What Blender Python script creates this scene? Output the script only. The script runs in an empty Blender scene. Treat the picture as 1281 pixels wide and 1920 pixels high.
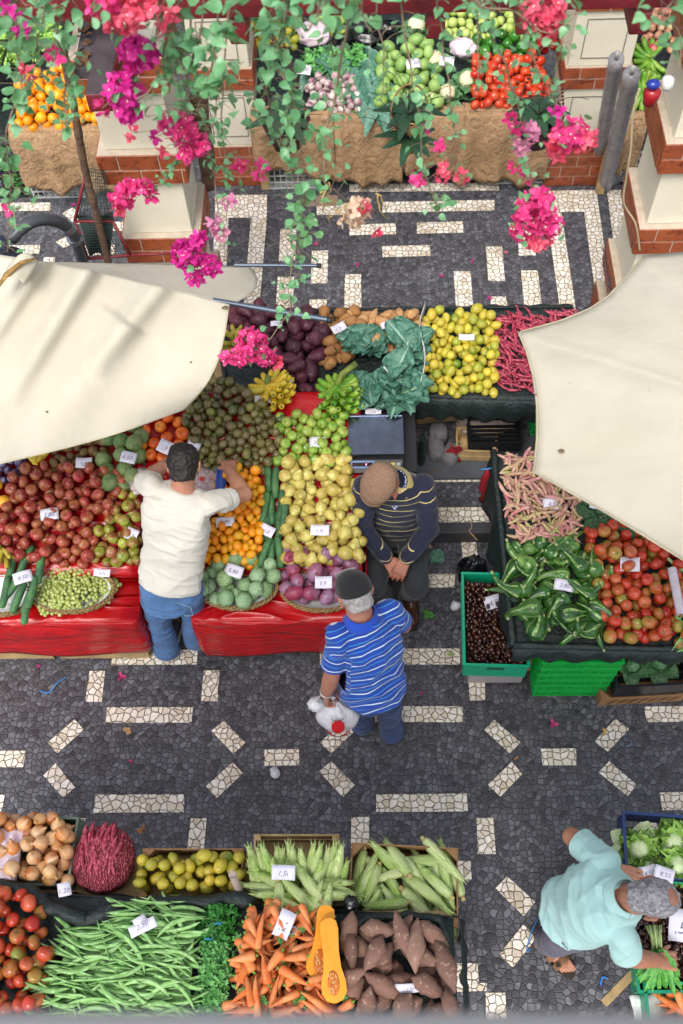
import bpy, bmesh, math, random
from mathutils import Vector, Matrix, Euler, noise
R = math.radians
rnd = random.Random(7)
scene = bpy.context.scene
COL = scene.collection
# ---------------------------------------------------------------- camera, world, sun, exposure
CAMZ = 5.8
F, PITCH, ROLL, YAW = 1867.0, R(60.687), R(-3.5105), R(3.36684)
def ray(px, py):
    x = (px - 640.5) / F; y = -(py - 960) / F
    c, s = math.cos(ROLL), math.sin(ROLL); x, y = c*x - s*y, s*x + c*y
    d = Vector((x, math.cos(PITCH) + y*math.sin(PITCH), -math.sin(PITCH) + y*math.cos(PITCH)))
    c, s = math.cos(YAW), math.sin(YAW)
    return Vector((c*d.x - s*d.y, s*d.x + c*d.y, d.z))
def P(px, py, z=0.0):
    """point at height z seen at photo pixel (px, py)"""
    d = ray(px, py); t = (CAMZ - z) / -d.z
    return Vector((d.x*t, d.y*t, z))
def PY(px, py, Y):
    d = ray(px, py); t = Y / d.y
    return Vector((d.x*t, Y, CAMZ + d.z*t))
def PP(px, py, pl):
    """point on the sloping board pl = (z0, Y0, slope)"""
    z0, Y0, s = pl; d = ray(px, py)
    t = (z0 - s*Y0 - CAMZ) / (d.z - s*d.y)
    return Vector((d.x*t, d.y*t, CAMZ + d.z*t))
camd = bpy.data.cameras.new("camera"); cam = bpy.data.objects.new("camera", camd); COL.objects.link(cam)
e0 = ray(640.5, 960); ex = ray(640.5 + F, 960) - e0; ey = ray(640.5, 960 - F) - e0
M = Matrix((ex, ey, -e0)).transposed().to_4x4(); M.translation = Vector((0, 0, CAMZ)); cam.matrix_world = M
camd.sensor_fit = 'VERTICAL'; camd.sensor_height = 36.0; camd.lens = 35.0
camd.clip_start = 0.05; camd.clip_end = 300
camd.dof.use_dof = True; camd.dof.focus_distance = 5.0; camd.dof.aperture_fstop = 3.2
scene.camera = cam
w = bpy.data.worlds.new("World"); scene.world = w; w.use_nodes = True
SUN_EL, SUN_AZ = R(58), R(200)     # azimuth clockwise from +Y
sky = w.node_tree.nodes.new('ShaderNodeTexSky'); sky.sky_type = 'NISHITA'; sky.sun_disc = False
sky.sun_elevation = SUN_EL; sky.sun_rotation = SUN_AZ; sky.dust_density = 3.0; sky.air_density = 1.0; sky.ozone_density = 1.0
bg = w.node_tree.nodes['Background']; bg.inputs[1].default_value = 0.15
hs = w.node_tree.nodes.new('ShaderNodeHueSaturation'); hs.inputs['Saturation'].default_value = .35   # overcast: nearly colourless
w.node_tree.links.new(sky.outputs[0], hs.inputs['Color']); w.node_tree.links.new(hs.outputs[0], bg.inputs[0])
sl = bpy.data.lights.new("sun", 'SUN'); sl.energy = 1.5; sl.angle = R(25); sl.color = (1, 0.95, 0.88)
so = bpy.data.objects.new("sun", sl); COL.objects.link(so)
sdir = Vector((math.sin(SUN_AZ)*math.cos(SUN_EL), math.cos(SUN_AZ)*math.cos(SUN_EL), math.sin(SUN_EL)))
so.rotation_euler = sdir.to_track_quat('Z', 'Y').to_euler(); so.location = (0, 0, 12)
scene.view_settings.view_transform = 'Standard'; scene.view_settings.look = 'None'
scene.view_settings.exposure = 1.08; scene.view_settings.gamma = 1.0
scene.cycles.max_bounces = 6; scene.cycles.diffuse_bounces = 3; scene.cycles.glossy_bounces = 2
scene.cycles.transparent_max_bounces = 8; scene.cycles.caustics_reflective = False; scene.cycles.caustics_refractive = False
# ---------------------------------------------------------------- materials
def lin(h):
    h = h.lstrip('#'); v = [int(h[i:i+2], 16)/255 for i in (0, 2, 4)]
    return tuple(((c/12.92) if c <= 0.04045 else ((c+0.055)/1.055)**2.4) for c in v) + (1,)
def dim(c, k): return (c[0]*k, c[1]*k, c[2]*k, 1)
class NT:
    def __init__(s, name):
        s.m = bpy.data.materials.new(name); s.m.use_nodes = True; s.t = s.m.node_tree
        s.b = s.t.nodes['Principled BSDF']; s.tc = None
    def n(s, t, **k):
        nd = s.t.nodes.new('ShaderNode' + t)
        for a, v in k.items():
            if a.startswith('i_'):
                key = a[2:]; key = int(key) if key.isdigit() else key.replace('_', ' ')
                if isinstance(v, bpy.types.NodeSocket): s.t.links.new(v, nd.inputs[key])
                else: nd.inputs[key].default_value = v
            else: setattr(nd, a, v)
        return nd
    def l(s, a, b): s.t.links.new(a, b)
    def set(s, key, v):
        if isinstance(v, bpy.types.NodeSocket): s.l(v, s.b.inputs[key])
        else: s.b.inputs[key].default_value = v
    def obj(s):
        if not s.tc: s.tc = s.n('TexCoord')
        return s.tc.outputs['Object']
    def world(s): return s.n('NewGeometry').outputs['Position']
    def noise(s, sc, det=3, co=None, rough=.55, out='Fac'):
        return s.n('TexNoise', i_Vector=co or s.obj(), i_Scale=sc, i_Detail=det, i_Roughness=rough).outputs[out]
    def ramp(s, fac, stops, interp='LINEAR'):
        r = s.n('ValToRGB'); r.color_ramp.interpolation = interp
        el = r.color_ramp.elements
        while len(el) < len(stops): el.new(0.5)
        for e, (p, c) in zip(el, stops): e.position = p; e.color = c if len(c) == 4 else tuple(c) + (1,)
        s.l(fac, r.inputs[0]); return r.outputs[0]
    def mix(s, f, a, b, bt='MIX'):
        m = s.n('MixRGB', blend_type=bt)
        for k, v in ((0, f), (1, a), (2, b)):
            if isinstance(v, bpy.types.NodeSocket): s.l(v, m.inputs[k])
            else: m.inputs[k].default_value = v
        return m.outputs[0]
    def math(s, op, a, b=0.0, c=None):
        m = s.n('Math', operation=op)
        for k, v in enumerate((a, b) if c is None else (a, b, c)):
            if isinstance(v, bpy.types.NodeSocket): s.l(v, m.inputs[k])
            else: m.inputs[k].default_value = v
        return m.outputs[0]
    def bump(s, h, dist, strength=1.0, nrm=None):
        b = s.n('Bump', i_Height=h, i_Distance=dist, i_Strength=strength)
        if nrm is not None: s.l(nrm, b.inputs['Normal'])
        s.l(b.outputs[0], s.b.inputs['Normal']); return b.outputs[0]
MATS = {}
def simple(name, hexc, rough=.6, var=.25, vs=6, bump=0, bs=40, spec=.5, metal=0, co='obj', sheen=0, trans=0):
    if name in MATS: return MATS[name]
    s = NT(name); c = lin(hexc)
    co_ = s.obj() if co == 'obj' else s.world()
    nz = s.noise(vs, 4, co_)
    s.set('Base Color', s.ramp(nz, [(.3, dim(c, 1-var)), (.7, dim(c, 1+var*.6))]))
    s.set('Roughness', rough); s.set('Metallic', metal); s.set('Specular IOR Level', spec)
    if bump: s.bump(s.noise(bs, 3, co_), bump)
    if trans:
        s.set('Subsurface Weight', trans); s.b.inputs['Subsurface Radius'].default_value = (.02, .02, .02)
    MATS[name] = s.m; return s.m
def skin(name, cols, rough=.4, patch=None, ps=14, spots=None, ss=60, bump=0, bs=60, vor=0, vs=30, spec=.5, blush=None):
    """fruit skin: each fruit takes its colour from the list, patches and specks lie over it"""
    if name in MATS: return MATS[name]
    s = NT(name); oi = s.n('ObjectInfo'); r = oi.outputs['Random']
    n = len(cols); base = s.ramp(r, [((i)/(max(n-1, 1)), lin(c)) for i, c in enumerate(cols)])
    off = s.n('VectorMath', operation='ADD'); s.l(s.obj(), off.inputs[0])
    rv = s.n('CombineXYZ'); s.l(s.math('MULTIPLY', r, 37.0), rv.inputs[0]); s.l(s.math('MULTIPLY', r, 91.0), rv.inputs[1]); s.l(rv.outputs[0], off.inputs[1])
    co = off.outputs[0]
    if patch:
        f = s.ramp(s.noise(ps, 3, co), [(.42, (0, 0, 0)), (.62, (1, 1, 1))]); base = s.mix(f, base, lin(patch))
    if spots:
        f = s.ramp(s.noise(ss, 2, co), [(.60, (0, 0, 0)), (.68, (.8, .8, .8))]); base = s.mix(f, base, lin(spots))
    base = s.mix(s.ramp(s.noise(ps*2.5, 4, co), [(.3, (.75, .75, .75)), (.7, (1.1, 1.1, 1.1))]), base, base) if False else base
    v = s.ramp(s.noise(ps*.8, 5, co), [(.25, (.78, .78, .78)), (.75, (1.12, 1.12, 1.12))])
    s.set('Base Color', s.mix(1.0, base, v, 'MULTIPLY'))
    s.set('Roughness', rough); s.set('Specular IOR Level', spec)
    nn = None
    if vor:
        vt = s.n('TexVoronoi', i_Vector=s.obj(), i_Scale=vs); vt.feature = 'SMOOTH_F1'
        nn = s.bump(s.math('SUBTRACT', 1.0, vt.outputs['Distance']), vor)
    if bump: s.bump(s.noise(bs, 2, co), bump, 1.0, nn)
    MATS[name] = s.m; return s.m
def cobble(name, scale, ramp, joint, rough, edge=.07, tilt=.6, z=0, dirt=None):
    s = NT(name); co = s.world()
    wob = s.n('TexNoise', i_Vector=co, i_Scale=9.0, i_Detail=1.0)
    add = s.n('VectorMath', operation='MULTIPLY_ADD'); s.l(wob.outputs['Color'], add.inputs[0]); add.inputs[1].default_value = (.03, .03, 0); s.l(co, add.inputs[2])
    fl = s.n('VectorMath', operation='MULTIPLY'); s.l(add.outputs[0], fl.inputs[0]); fl.inputs[1].default_value = (1, 1, 0); c2 = fl.outputs[0]
    v = s.n('TexVoronoi', i_Vector=c2, i_Scale=scale, i_Randomness=.82, voronoi_dimensions='2D')
    e = s.n('TexVoronoi', i_Vector=c2, i_Scale=scale, i_Randomness=.82, voronoi_dimensions='2D', feature='DISTANCE_TO_EDGE')
    sep = s.n('SeparateColor'); s.l(v.outputs['Color'], sep.inputs[0])
    col = s.ramp(sep.outputs[0], ramp)
    fine = s.ramp(s.noise(90, 4, co), [(.3, (.8, .8, .8)), (.7, (1.12, 1.12, 1.12))])
    col = s.mix(1.0, col, fine, 'MULTIPLY')
    if dirt:
        big = s.ramp(s.noise(1.7, 4, co), [(.35, (0, 0, 0)), (.7, (.55, .55, .55))]); col = s.mix(big, col, lin(dirt))
    jw = s.math('MULTIPLY', s.noise(25, 2, co), edge*1.6)
    j = s.math('GREATER_THAN', jw, e.outputs['Distance'])
    jc = s.ramp(s.noise(14, 4, co), [(.35, dim(joint, .5)), (.7, joint)])
    s.set('Base Color', s.mix(j, col, jc))
    s.set('Roughness', s.ramp(s.math('ADD', s.math('MULTIPLY', j, .5), s.math('MULTIPLY', sep.outputs[1], .4)), [(0, (rough-.12,)*3), (.4, (rough+.15,)*3), (.9, (.95,)*3)]))
    # every stone is a facet of its own, a little tilted, with rounded edges
    loc = s.n('VectorMath', operation='SUBTRACT'); s.l(c2, loc.inputs[0]); s.l(v.outputs['Position'], loc.inputs[1])
    dv = s.n('VectorMath', operation='SUBTRACT'); s.l(v.outputs['Color'], dv.inputs[0]); dv.inputs[1].default_value = (.5, .5, .5)
    dt = s.n('VectorMath', operation='DOT_PRODUCT'); s.l(loc.outputs[0], dt.inputs[0]); s.l(dv.outputs[0], dt.inputs[1])
    h = s.math('MULTIPLY', dt.outputs['Value'], tilt)
    ed = s.math('MULTIPLY', s.ramp(e.outputs['Distance'], [(0, (0, 0, 0)), (edge*2.6, (1, 1, 1))]), .006)
    h = s.math('ADD', h, ed); h = s.math('ADD', h, s.math('MULTIPLY', s.noise(70, 3, co), .003))
    s.bump(h, 1.0, 1.0)
    return s.m
# ---------------------------------------------------------------- objects
def tag(o, label=None, cat=None, group=None, kind=None):
    if label: o['label'] = label
    if cat: o['category'] = cat
    if group: o['group'] = group
    if kind: o['kind'] = kind
    return o
def link(name, me, mats=None, parent=None, smooth=True):
    o = bpy.data.objects.new(name, me); COL.objects.link(o)
    if mats is not None and not me.materials:
        for m in (mats if isinstance(mats, (list, tuple)) else [mats]): me.materials.append(m)
    if parent: o.parent = parent
    return o
def empty(name, loc=(0, 0, 0), rot=(0, 0, 0)):
    o = bpy.data.objects.new(name, None); COL.objects.link(o); o.location = loc; o.rotation_euler = rot; o.empty_display_size = .05
    return o
class MB:
    """collects vertices and faces of one mesh"""
    def __init__(s): s.v = []; s.f = []; s.m = []; s.mi = 0
    def add(s, vs, fs, mi=None):
        b = len(s.v); s.v += [tuple(v) for v in vs]; s.f += [tuple(i+b for i in f) for f in fs]; s.m += [s.mi if mi is None else mi]*len(fs); return s
    def box(s, a, b, T=None, mi=None):
        x0, y0, z0 = a; x1, y1, z1 = b
        vs = [Vector(p) for p in ((x0,y0,z0),(x1,y0,z0),(x1,y1,z0),(x0,y1,z0),(x0,y0,z1),(x1,y0,z1),(x1,y1,z1),(x0,y1,z1))]
        if T: vs = [T @ v for v in vs]
        return s.add(vs, [(0,3,2,1),(4,5,6,7),(0,1,5,4),(1,2,6,5),(2,3,7,6),(3,0,4,7)], mi)
    def tube(s, pts, rad, seg=8, caps=True, flat=1.0, mi=None, up=None):
        pts = [Vector(p) for p in pts]; n = len(pts)
        rads = rad if isinstance(rad, (list, tuple)) else [rad]*n
        vs = []; t0 = None
        for i, p in enumerate(pts):
            t = (pts[min(i+1, n-1)] - pts[max(i-1, 0)]).normalized()
            if i == 0:
                u = Vector(up) if up is not None else (Vector((0, 0, 1)) if abs(t.z) < .9 else Vector((1, 0, 0)))
                a = t.cross(u).normalized()
            else:
                a = (a - t*a.dot(t)).normalized()
            b = t.cross(a)
            for k in range(seg):
                an = 2*math.pi*k/seg; vs.append(p + a*(math.cos(an)*rads[i]) + b*(math.sin(an)*rads[i]*flat))
        fs = [(i*seg+k, i*seg+(k+1) % seg, (i+1)*seg+(k+1) % seg, (i+1)*seg+k) for i in range(n-1) for k in range(seg)]
        if caps: fs += [tuple(reversed(range(seg))), tuple(range((n-1)*seg, n*seg))]
        return s.add(vs, fs, mi)
    def lathe(s, prof, seg=14, T=None, mi=None, fn=None):
        vs = []; n = len(prof)
        for i, (r, z) in enumerate(prof):
            for k in range(seg):
                an = 2*math.pi*k/seg; q = fn(r, z, an) if fn else (r, z)
                vs.append(Vector((q[0]*math.cos(an), q[0]*math.sin(an), q[1])))
        fs = [(i*seg+k, i*seg+(k+1) % seg, (i+1)*seg+(k+1) % seg, (i+1)*seg+k) for i in range(n-1) for k in range(seg)]
        fs += [tuple(reversed(range(seg))), tuple(range((n-1)*seg, n*seg))]
        if T: vs = [T @ v for v in vs]
        return s.add(vs, fs, mi)
    def ball(s, c, r, seg=10, rings=7, T=None, mi=None, disp=None):
        c = Vector(c); r = Vector(r) if hasattr(r, '__len__') else Vector((r, r, r)); vs = []
        for i in range(rings+1):
            th = math.pi*min(max(i/rings, .012), .988)
            for k in range(seg):
                an = 2*math.pi*k/seg; d = Vector((math.sin(th)*math.cos(an), math.sin(th)*math.sin(an), -math.cos(th)))
                q = disp(d) if disp else 1.0; v = Vector((d.x*r.x, d.y*r.y, d.z*r.z))*q
                vs.append((T @ v if T else v) + c)
        fs = [(i*seg+k, i*seg+(k+1) % seg, (i+1)*seg+(k+1) % seg, (i+1)*seg+k) for i in range(rings) for k in range(seg)]
        fs += [tuple(reversed(range(seg))), tuple(range(rings*seg, (rings+1)*seg))]
        return s.add(vs, fs, mi)
    def grid(s, fn, nu, nv, mi=None):
        vs = [fn(i/nu, j/nv) for j in range(nv+1) for i in range(nu+1)]
        fs = [(j*(nu+1)+i, j*(nu+1)+i+1, (j+1)*(nu+1)+i+1, (j+1)*(nu+1)+i) for j in range(nv) for i in range(nu)]
        return s.add(vs, fs, mi)
    def mesh(s, name, mats=None, smooth=True):
        me = bpy.data.meshes.new(name); me.from_pydata(s.v, [], s.f)
        me.polygons.foreach_set('material_index', s.m); me.polygons.foreach_set('use_smooth', [bool(smooth)]*len(s.f))
        me.update()
        for m in (mats if isinstance(mats, (list, tuple)) else [mats] if mats else []): me.materials.append(m)
        return me
    def build(s, name, mats=None, parent=None, smooth=False):
        me = s.mesh(name, mats, smooth)
        if smooth == 'auto':
            me.polygons.foreach_set('use_smooth', [True]*len(s.f)); me.set_sharp_from_angle(angle=R(40))
        return link(name, me, None, parent)
def nz(v, s=1.0, o=0.0): return noise.noise(Vector(v)*s + Vector((o, o*1.7, o*.3)))
def in_poly(x, y, pl):
    c = False; j = len(pl)-1
    for i in range(len(pl)):
        xi, yi = pl[i][0], pl[i][1]; xj, yj = pl[j][0], pl[j][1]
        if (yi > y) != (yj > y) and x < (xj-xi)*(y-yi)/(yj-yi)+xi: c = not c
        j = i
    return c
def solid(o, th, off=0):
    md = o.modifiers.new('thickness', 'SOLIDIFY'); md.thickness = th; md.offset = off; return o
def bevel(o, wd, seg=2):
    md = o.modifiers.new('edge', 'BEVEL'); md.width = wd; md.segments = seg; md.limit_method = 'ANGLE'; return o
# ---------------------------------------------------------------- piles of single fruits
def pile(name, cat, label, group, meshes, poly, pl, size, n, maxh=.12, length=0, rotf=None, seed=1, scal=(.88, 1.12), pack=.86, tries=14, mode='any', lift=0, ang=None, tilt=.25, spread=None, holes=None):
    """drop n fruits one by one into the outline: each settles on the board or on those below"""
    rg = random.Random(seed); W = [PP(x, y, pl) if not callable(pl) else pl(x, y) for x, y in poly]
    x0, x1 = min(p.x for p in W), max(p.x for p in W); y0, y1 = min(p.y for p in W), max(p.y for p in W)
    z0, Y0, sl_ = pl; placed = []; cell = {}; cs = max(size*1.05, .02); out = []
    half = max(0, length/2 - size*.5); ns = 1 if length == 0 else max(2, int(round(2*half/(size*.8)))+1)
    for i in range(n):
        best = None
        for t in range(tries):
            for _ in range(30):
                x, y = rg.uniform(x0, x1), rg.uniform(y0, y1)
                if in_poly(x, y, W) and not (holes and any((x-h[0])**2+(y-h[1])**2 < h[2]**2 for h in holes)): break
            else: continue
            sc = rg.uniform(*scal); a = (ang(rg, x, y) if ang else rg.uniform(0, math.pi))
            d = Vector((math.cos(a), math.sin(a)))
            if length:
                # keep the ends inside as well
                if not in_poly(x+d.x*half*.8, y+d.y*half*.8, W) or not in_poly(x-d.x*half*.8, y-d.y*half*.8, W):
                    if rg.random() < .85: continue
            zs = []; ss = []
            for k in range(ns):
                o = 0 if ns == 1 else -half + 2*half*k/(ns-1)
                sx, sy = x+d.x*o, y+d.y*o; z = z0 + sl_*(sy-Y0) + size*sc/2 + lift
                ci, cj = int(sx//cs), int(sy//cs)
                for ii in (ci-1, ci, ci+1):
                    for jj in (cj-1, cj, cj+1):
                        for (qx, qy, qz, qr) in cell.get((ii, jj), ()):
                            dd = (qx-sx)**2+(qy-sy)**2; rr = (qr+size*sc/2)*pack
                            if dd < rr*rr: z = max(z, qz+math.sqrt(rr*rr-dd))
                zs.append(z); ss.append((sx, sy))
            if ns == 1: zz = zs[0]; sl2 = 0
            else:
                zz = max(zs[0], zs[-1])*.5 + .5*sum(zs)/ns; sl2 = (zs[-1]-zs[0])/(2*half)*.6
                mid = (zs[0]+zs[-1])/2; zz = max(mid, max(z - (abs(zs[-1]-zs[0])*.3) for z in zs)) - size*.12
            hh = zz - (z0 + sl_*(y-Y0))
            if hh > maxh + size/2 and t < tries-1: continue
            if best is None or hh < best[0]: best = (hh, x, y, zz, sc, a, sl2, ss)
        if best is None or best[0] > maxh*1.35 + size/2: continue
        hh, x, y, zz, sc, a, sl2, ss = best
        for k, (sx, sy) in enumerate(ss):
            f = 0 if ns == 1 else k/(ns-1)-.5
            cell.setdefault((int(sx//cs), int(sy//cs)), []).append((sx, sy, zz+sl2*f*2*half, size*sc/2))
        o = bpy.data.objects.new(name, rg.choice(meshes)); COL.objects.link(o); o.location = (x, y, zz)
        if rotf: o.rotation_euler = rotf(rg, a)
        elif length: o.rotation_euler = Euler((rg.uniform(-3.1, 3.1) if mode == 'roll' else rg.uniform(-.4, .4), -math.atan(max(-.8, min(.8, sl2))), a + (math.pi if rg.random() < .5 and mode != 'dir' else 0)), 'XYZ')
        else: o.rotation_euler = (rg.gauss(0, .6), rg.gauss(0, .6), rg.uniform(0, 6.28)) if mode == 'top' else (rg.uniform(0, 6.28), rg.uniform(0, 6.28), rg.uniform(0, 6.28))
        o.scale = (sc, sc, sc); tag(o, label, cat, group); out.append(o)
    return out
# ================================================================ ground
UP = 0.13; YS = P(870, 1000, UP).y
dark = cobble('black_basalt_cobbles', 31.0, [(0, lin('#43444b')), (.35, lin('#4f5057')), (.7, lin('#5b5c64')), (1, lin('#6e6f78'))], lin('#7d6f6a'), .48, .045, .42, dirt='#37363a')
white = cobble('white_limestone_cobbles', 25.0, [(0, lin('#cdbda5')), (.3, lin('#e2d6c4')), (.7, lin('#ece4d8')), (1, lin('#d8cbb8'))], lin('#4a4038'), .6, .042, .3)
slabm = simple('basalt_slab', '#3b3a3f', .6, .3, 5, .004, 60, co='w')
g = MB(); g.add([(-20, -8, 0), (20, -8, 0), (20, YS, 0), (-20, YS, 0)], [(0, 1, 2, 3)])
tag(g.build('ground', dark), kind='structure')
g = MB(); g.add([(-20, YS+.06, UP), (20, YS+.06, UP), (20, 40, UP), (-20, 40, UP)], [(0, 1, 2, 3)])
tag(g.build('ground_upper_level', dark), kind='structure')
g = MB(); g.box((-20, YS, -.1), (20, YS+.085, UP+.004)); o = g.build('step', slabm); bevel(o, .006); tag(o, kind='structure')
LOW = [[(168,1258),(197,1258),(191,1316),(160,1316)],[(382.5,1257),(411.5,1257),(408.5,1315),(377,1314.5)],[(201,1326),(362,1326),(359,1355),(198,1355.5)],
[(140,1349),(157.5,1368),(107,1413),(89.5,1392)],[(420,1351.5),(460,1392.5),(438,1414),(396,1370)],[(-14,1408),(49,1407.5),(43.5,1438.5),(-20,1439)],
[(104.5,1431),(141,1476.5),(118,1495.5),(81,1454)],[(436,1429),(456,1450),(407,1496),(386,1474.5)],[(179.5,1490),(346,1489.5),(345,1523),(175,1524)],
[(358,1534.5),(387.5,1534),(382.5,1595.5),(350.5,1595.5)],[(213,1219),(371,1218),(369,1246),(208,1247)],[(134,1534),(161,1534),(152,1596),(121,1596)],[(-180,1489),(9,1490),(3,1524),(-186,1524)],
[(600,1216),(862,1216),(863,1246),(600,1247)],[(704,1324),(867.5,1324),(869,1354),(702,1354)],[(878,1256),(909,1256),(910,1313.5),(880.5,1313.5)],
[(651,1348),(670,1367),(621,1412.5),(600,1392)],[(496,1405.5),(560.5,1404.5),(561.5,1435),(496,1436)],[(621,1427),(665.5,1472),(643,1494.5),(598.5,1447)],
[(705.5,1489.5),(876.5,1488),(877.5,1521.5),(705.5,1522.5)],[(659,1532),(692.5,1532),(692,1590),(658,1590)],[(894,1533.5),(925,1533.5),(930,1601.5),(896,1601.5)],
[(927,1350),(976.5,1392),(956,1412.5),(908,1368.5)],[(960,1428.5),(980,1451),(938.5,1494),(915,1471.5)],[(1014,1404),(1080.5,1403),(1081,1435),(1017.5,1435)],
[(1154.5,1347),(1180,1367),(1140,1410),(1115,1390)],[(1142.5,1427),(1194,1471.5),(1177,1493.5),(1122.5,1448)],[(1237.5,1486),(1410,1484),(1418,1518),(1242,1519)],
[(1198,1531.5),(1230,1531.5),(1243,1598),(1209,1598)],[(1208,1325),(1372,1323),(1378,1352),(1213,1354)],[(815,1614),(883,1614),(884.5,1649),(815,1649)],
[(951,1643),(1004,1691.5),(982,1718),(929,1666)],[(981.5,1733.5),(1007,1758),(962,1814.5),(936.5,1789)],[(720,1806),(896,1806),(898,1845),(720,1845)],[(830,1847),(913,1843),(913,1858),(830,1861)],
[(911,1861.5),(947.5,1861.5),(951,1925),(912,1925)],[(865,1016.5),(893,1016.5),(903,1110),(874,1110)],[(760,1076),(854,1076),(852,1101.5),(760,1102)],
[(1415,1400),(1480,1399),(1486,1432),(1419,1433)]]
HIGH = [[(740,886),(924,885),(926,903),(740,904)],[(740,952),(1100,950),(1103,978),(740,981)],
[(655,345),(935,342),(936,357),(655,360)],[(594,381),(680,380),(680,402),(594,403)],[(718,378.5),(927,374.5),(927.5,394.5),(717,398.5)],[(654.5,421),(742,418.5),(743,439),(655.5,441)],
[(782,417),(868.5,415),(869.5,436),(782,438)],[(716.5,461.5),(806,459),(807.5,479.5),(718,482)],[(526,430),(556,429),(554,488),(523,490)],[(585,470),(615.5,469.5),(614,531),(583,531.5)],
[(521,519),(551.5,519),(549,581.5),(517,581.5)],[(581,561),(613,561),(612,620),(579,620)],[(646.5,514),(677,514),(678,579.5),(646,580)],[(911,462),(941.5,462),(947.5,527),(916,527)],
[(851,508.5),(882.5,508.5),(887,574),(855,574)],[(970,412),(1001,412),(1005,479),(973,479)],[(977,507),(1008.5,507),(1016,572.5),(983,572.5)],[(919.5,556),(949.5,556),(958,630),(924,630)],
[(471,408),(500.5,408),(481,640),(451,640)],[(404,366),(500.5,365),(500.5,408),(403,408)],[(403,408),(428.5,408),(420,640),(391,640)],
[(1021,357),(1118,356),(1124,396),(1025,398)],[(1025,398),(1053,398),(1090,650),(1060,650)],[(1095.5,397),(1124,396),(1160,650),(1131,650)],[(1138,356),(1165,356),(1205,650),(1176,650)],
[(-20,380),(95,379.6),(94,395),(-22,396)],[(136,389),(162,411),(144,422),(117,400)],[(124,443.5),(141,455),(119.5,465),(104.5,453.5)],[(-30,461),(75,459),(74,476),(-30,477)],
[(195,416),(231,416),(231,433),(198,433)],[(82,482),(103,482),(100,530),(78,530)],[(168,330),(194,330),(194,353),(168,353)],[(150,460),(215,458),(214,478),(146,479)]]
g = MB()
for q in LOW: g.add([P(x, y, .004) for x, y in reversed(q)], [(0, 1, 2, 3)])
for q in HIGH: g.add([P(x, y, UP+.004) for x, y in reversed(q)], [(0, 1, 2, 3)])
tag(g.build('white_stone_paving_pattern', white), kind='structure')
# worn, patched bit of mosaic and a stone cover in the upper floor
g = MB(); a = P(573, 387, UP+.004); b = P(634, 366, UP+.004); g.box((a.x, a.y, UP-.02), (b.x, b.y, UP+.006))
tag(g.build('paving_cover_slab', simple('brown_slab', '#8a7568', .7, .2, 12, .002)), kind='structure')
# ================================================================ fruit and vegetable shapes (shared meshes, unit: metres)
stemM = simple('dry_stem', '#5b4326', .8)
def sphere_mesh(name, mat, rx, rz, ribs=0, amp=0, dim_=0, stem=0, noise_=0, seed=0, seg=12, rings=8, calyx=None, tip=0):
    mb = MB()
    def disp(d):
        q = 1 + (amp*math.cos(ribs*math.atan2(d.y, d.x))*(1-abs(d.z)) if ribs else 0)
        if dim_: q -= dim_*max(0, abs(d.z)-.72)/.28*(1 if d.z > 0 else .6)
        if tip: q += tip*max(0, abs(d.z)-.85)/.15
        if noise_: q += noise_*nz(d, 1.7, seed)
        return q
    mb.ball((0, 0, 0), (rx, rx, rz), seg, rings, disp=disp, mi=0)
    if stem: mb.tube([(0, 0, rz*(1-dim_)*.9), (rx*.05, 0, rz*(1-dim_)+stem)], [rx*.06, rx*.045], 5, mi=1)
    if calyx:
        for k in range(5):
            a = k*1.2566; T = Matrix.Rotation(a, 4, 'Z'); z = rz*(1-dim_)*.97
            mb.add([T @ Vector(p) for p in ((0, -rx*.07, z), (rx*.42, 0, z*.93+.001), (0, rx*.07, z), (rx*.2, 0, z+rx*.08))], [(0, 1, 3), (1, 2, 3), (0, 3, 2)], mi=1)
    return mb.mesh(name, [mat, calyx or stemM])
def lathe_x(name, prof, mats, seg=10, bend=0, fn=None, extra=None, wob=0, seed=0, flat=1.0):
    """turned shape lying along X, bent sideways, optionally knobbly"""
    mb = MB(); n = len(prof); L = prof[-1][0]-prof[0][0]; vs = []
    for i, (x, r) in enumerate(prof):
        u = (x-prof[0][0])/L-.5
        for k in range(seg):
            a = 2*math.pi*k/seg; q = (fn(u, a) if fn else 1)*(1 + wob*nz((u*4, math.cos(a), math.sin(a)), 1.6, seed))
            th = math.atan(bend*4*u); rc = r*math.cos(a)*q
            vs.append((x - math.sin(th)*rc, math.cos(th)*rc + bend*(u*u*4-.5)*L*.5, r*math.sin(a)*q*flat))
    fs = [(i*seg+k, i*seg+(k+1) % seg, (i+1)*seg+(k+1) % seg, (i+1)*seg+k) for i in range(n-1) for k in range(seg)]
    fs += [tuple(reversed(range(seg))), tuple(range((n-1)*seg, n*seg))]
    mb.add(vs, fs, 0)
    if extra: extra(mb)
    return mb.mesh(name, mats)
# ---- skins
m_redapple = skin('red_apple_skin', ['#75101c', '#8c1a28', '#9f2a32', '#7c131e', '#a8483c', '#8a1c26'], .26, patch='#9a5a34', ps=18, spots='#c98a6a', ss=130)
m_mixapple = skin('green_red_apple_skin', ['#8a9a2c', '#a4ad3c', '#7f9228', '#9c7a35'], .3, patch='#8d4a35', ps=14, spots='#c5c27a', ss=130)
m_greenapple = skin('green_apple_skin', ['#5f8a22', '#7a9f30', '#6b9426', '#8ba83e', '#87983a'], .28, patch='#9aa84a', ps=14, spots='#c9d98a', ss=140)
m_pear = skin('pear_skin', ['#c8bf66', '#d4cb78', '#b5ad58', '#c6b75c', '#b09a50'], .42, patch='#b39c4c', ps=22, spots='#8a6a30', ss=90)
m_mand = skin('mandarin_peel', ['#e8830c', '#ef9113', '#e9780a', '#e79a1a', '#ee8a10'], .33, bump=.0012, bs=260, patch='#d9a21c', ps=10)
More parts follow.
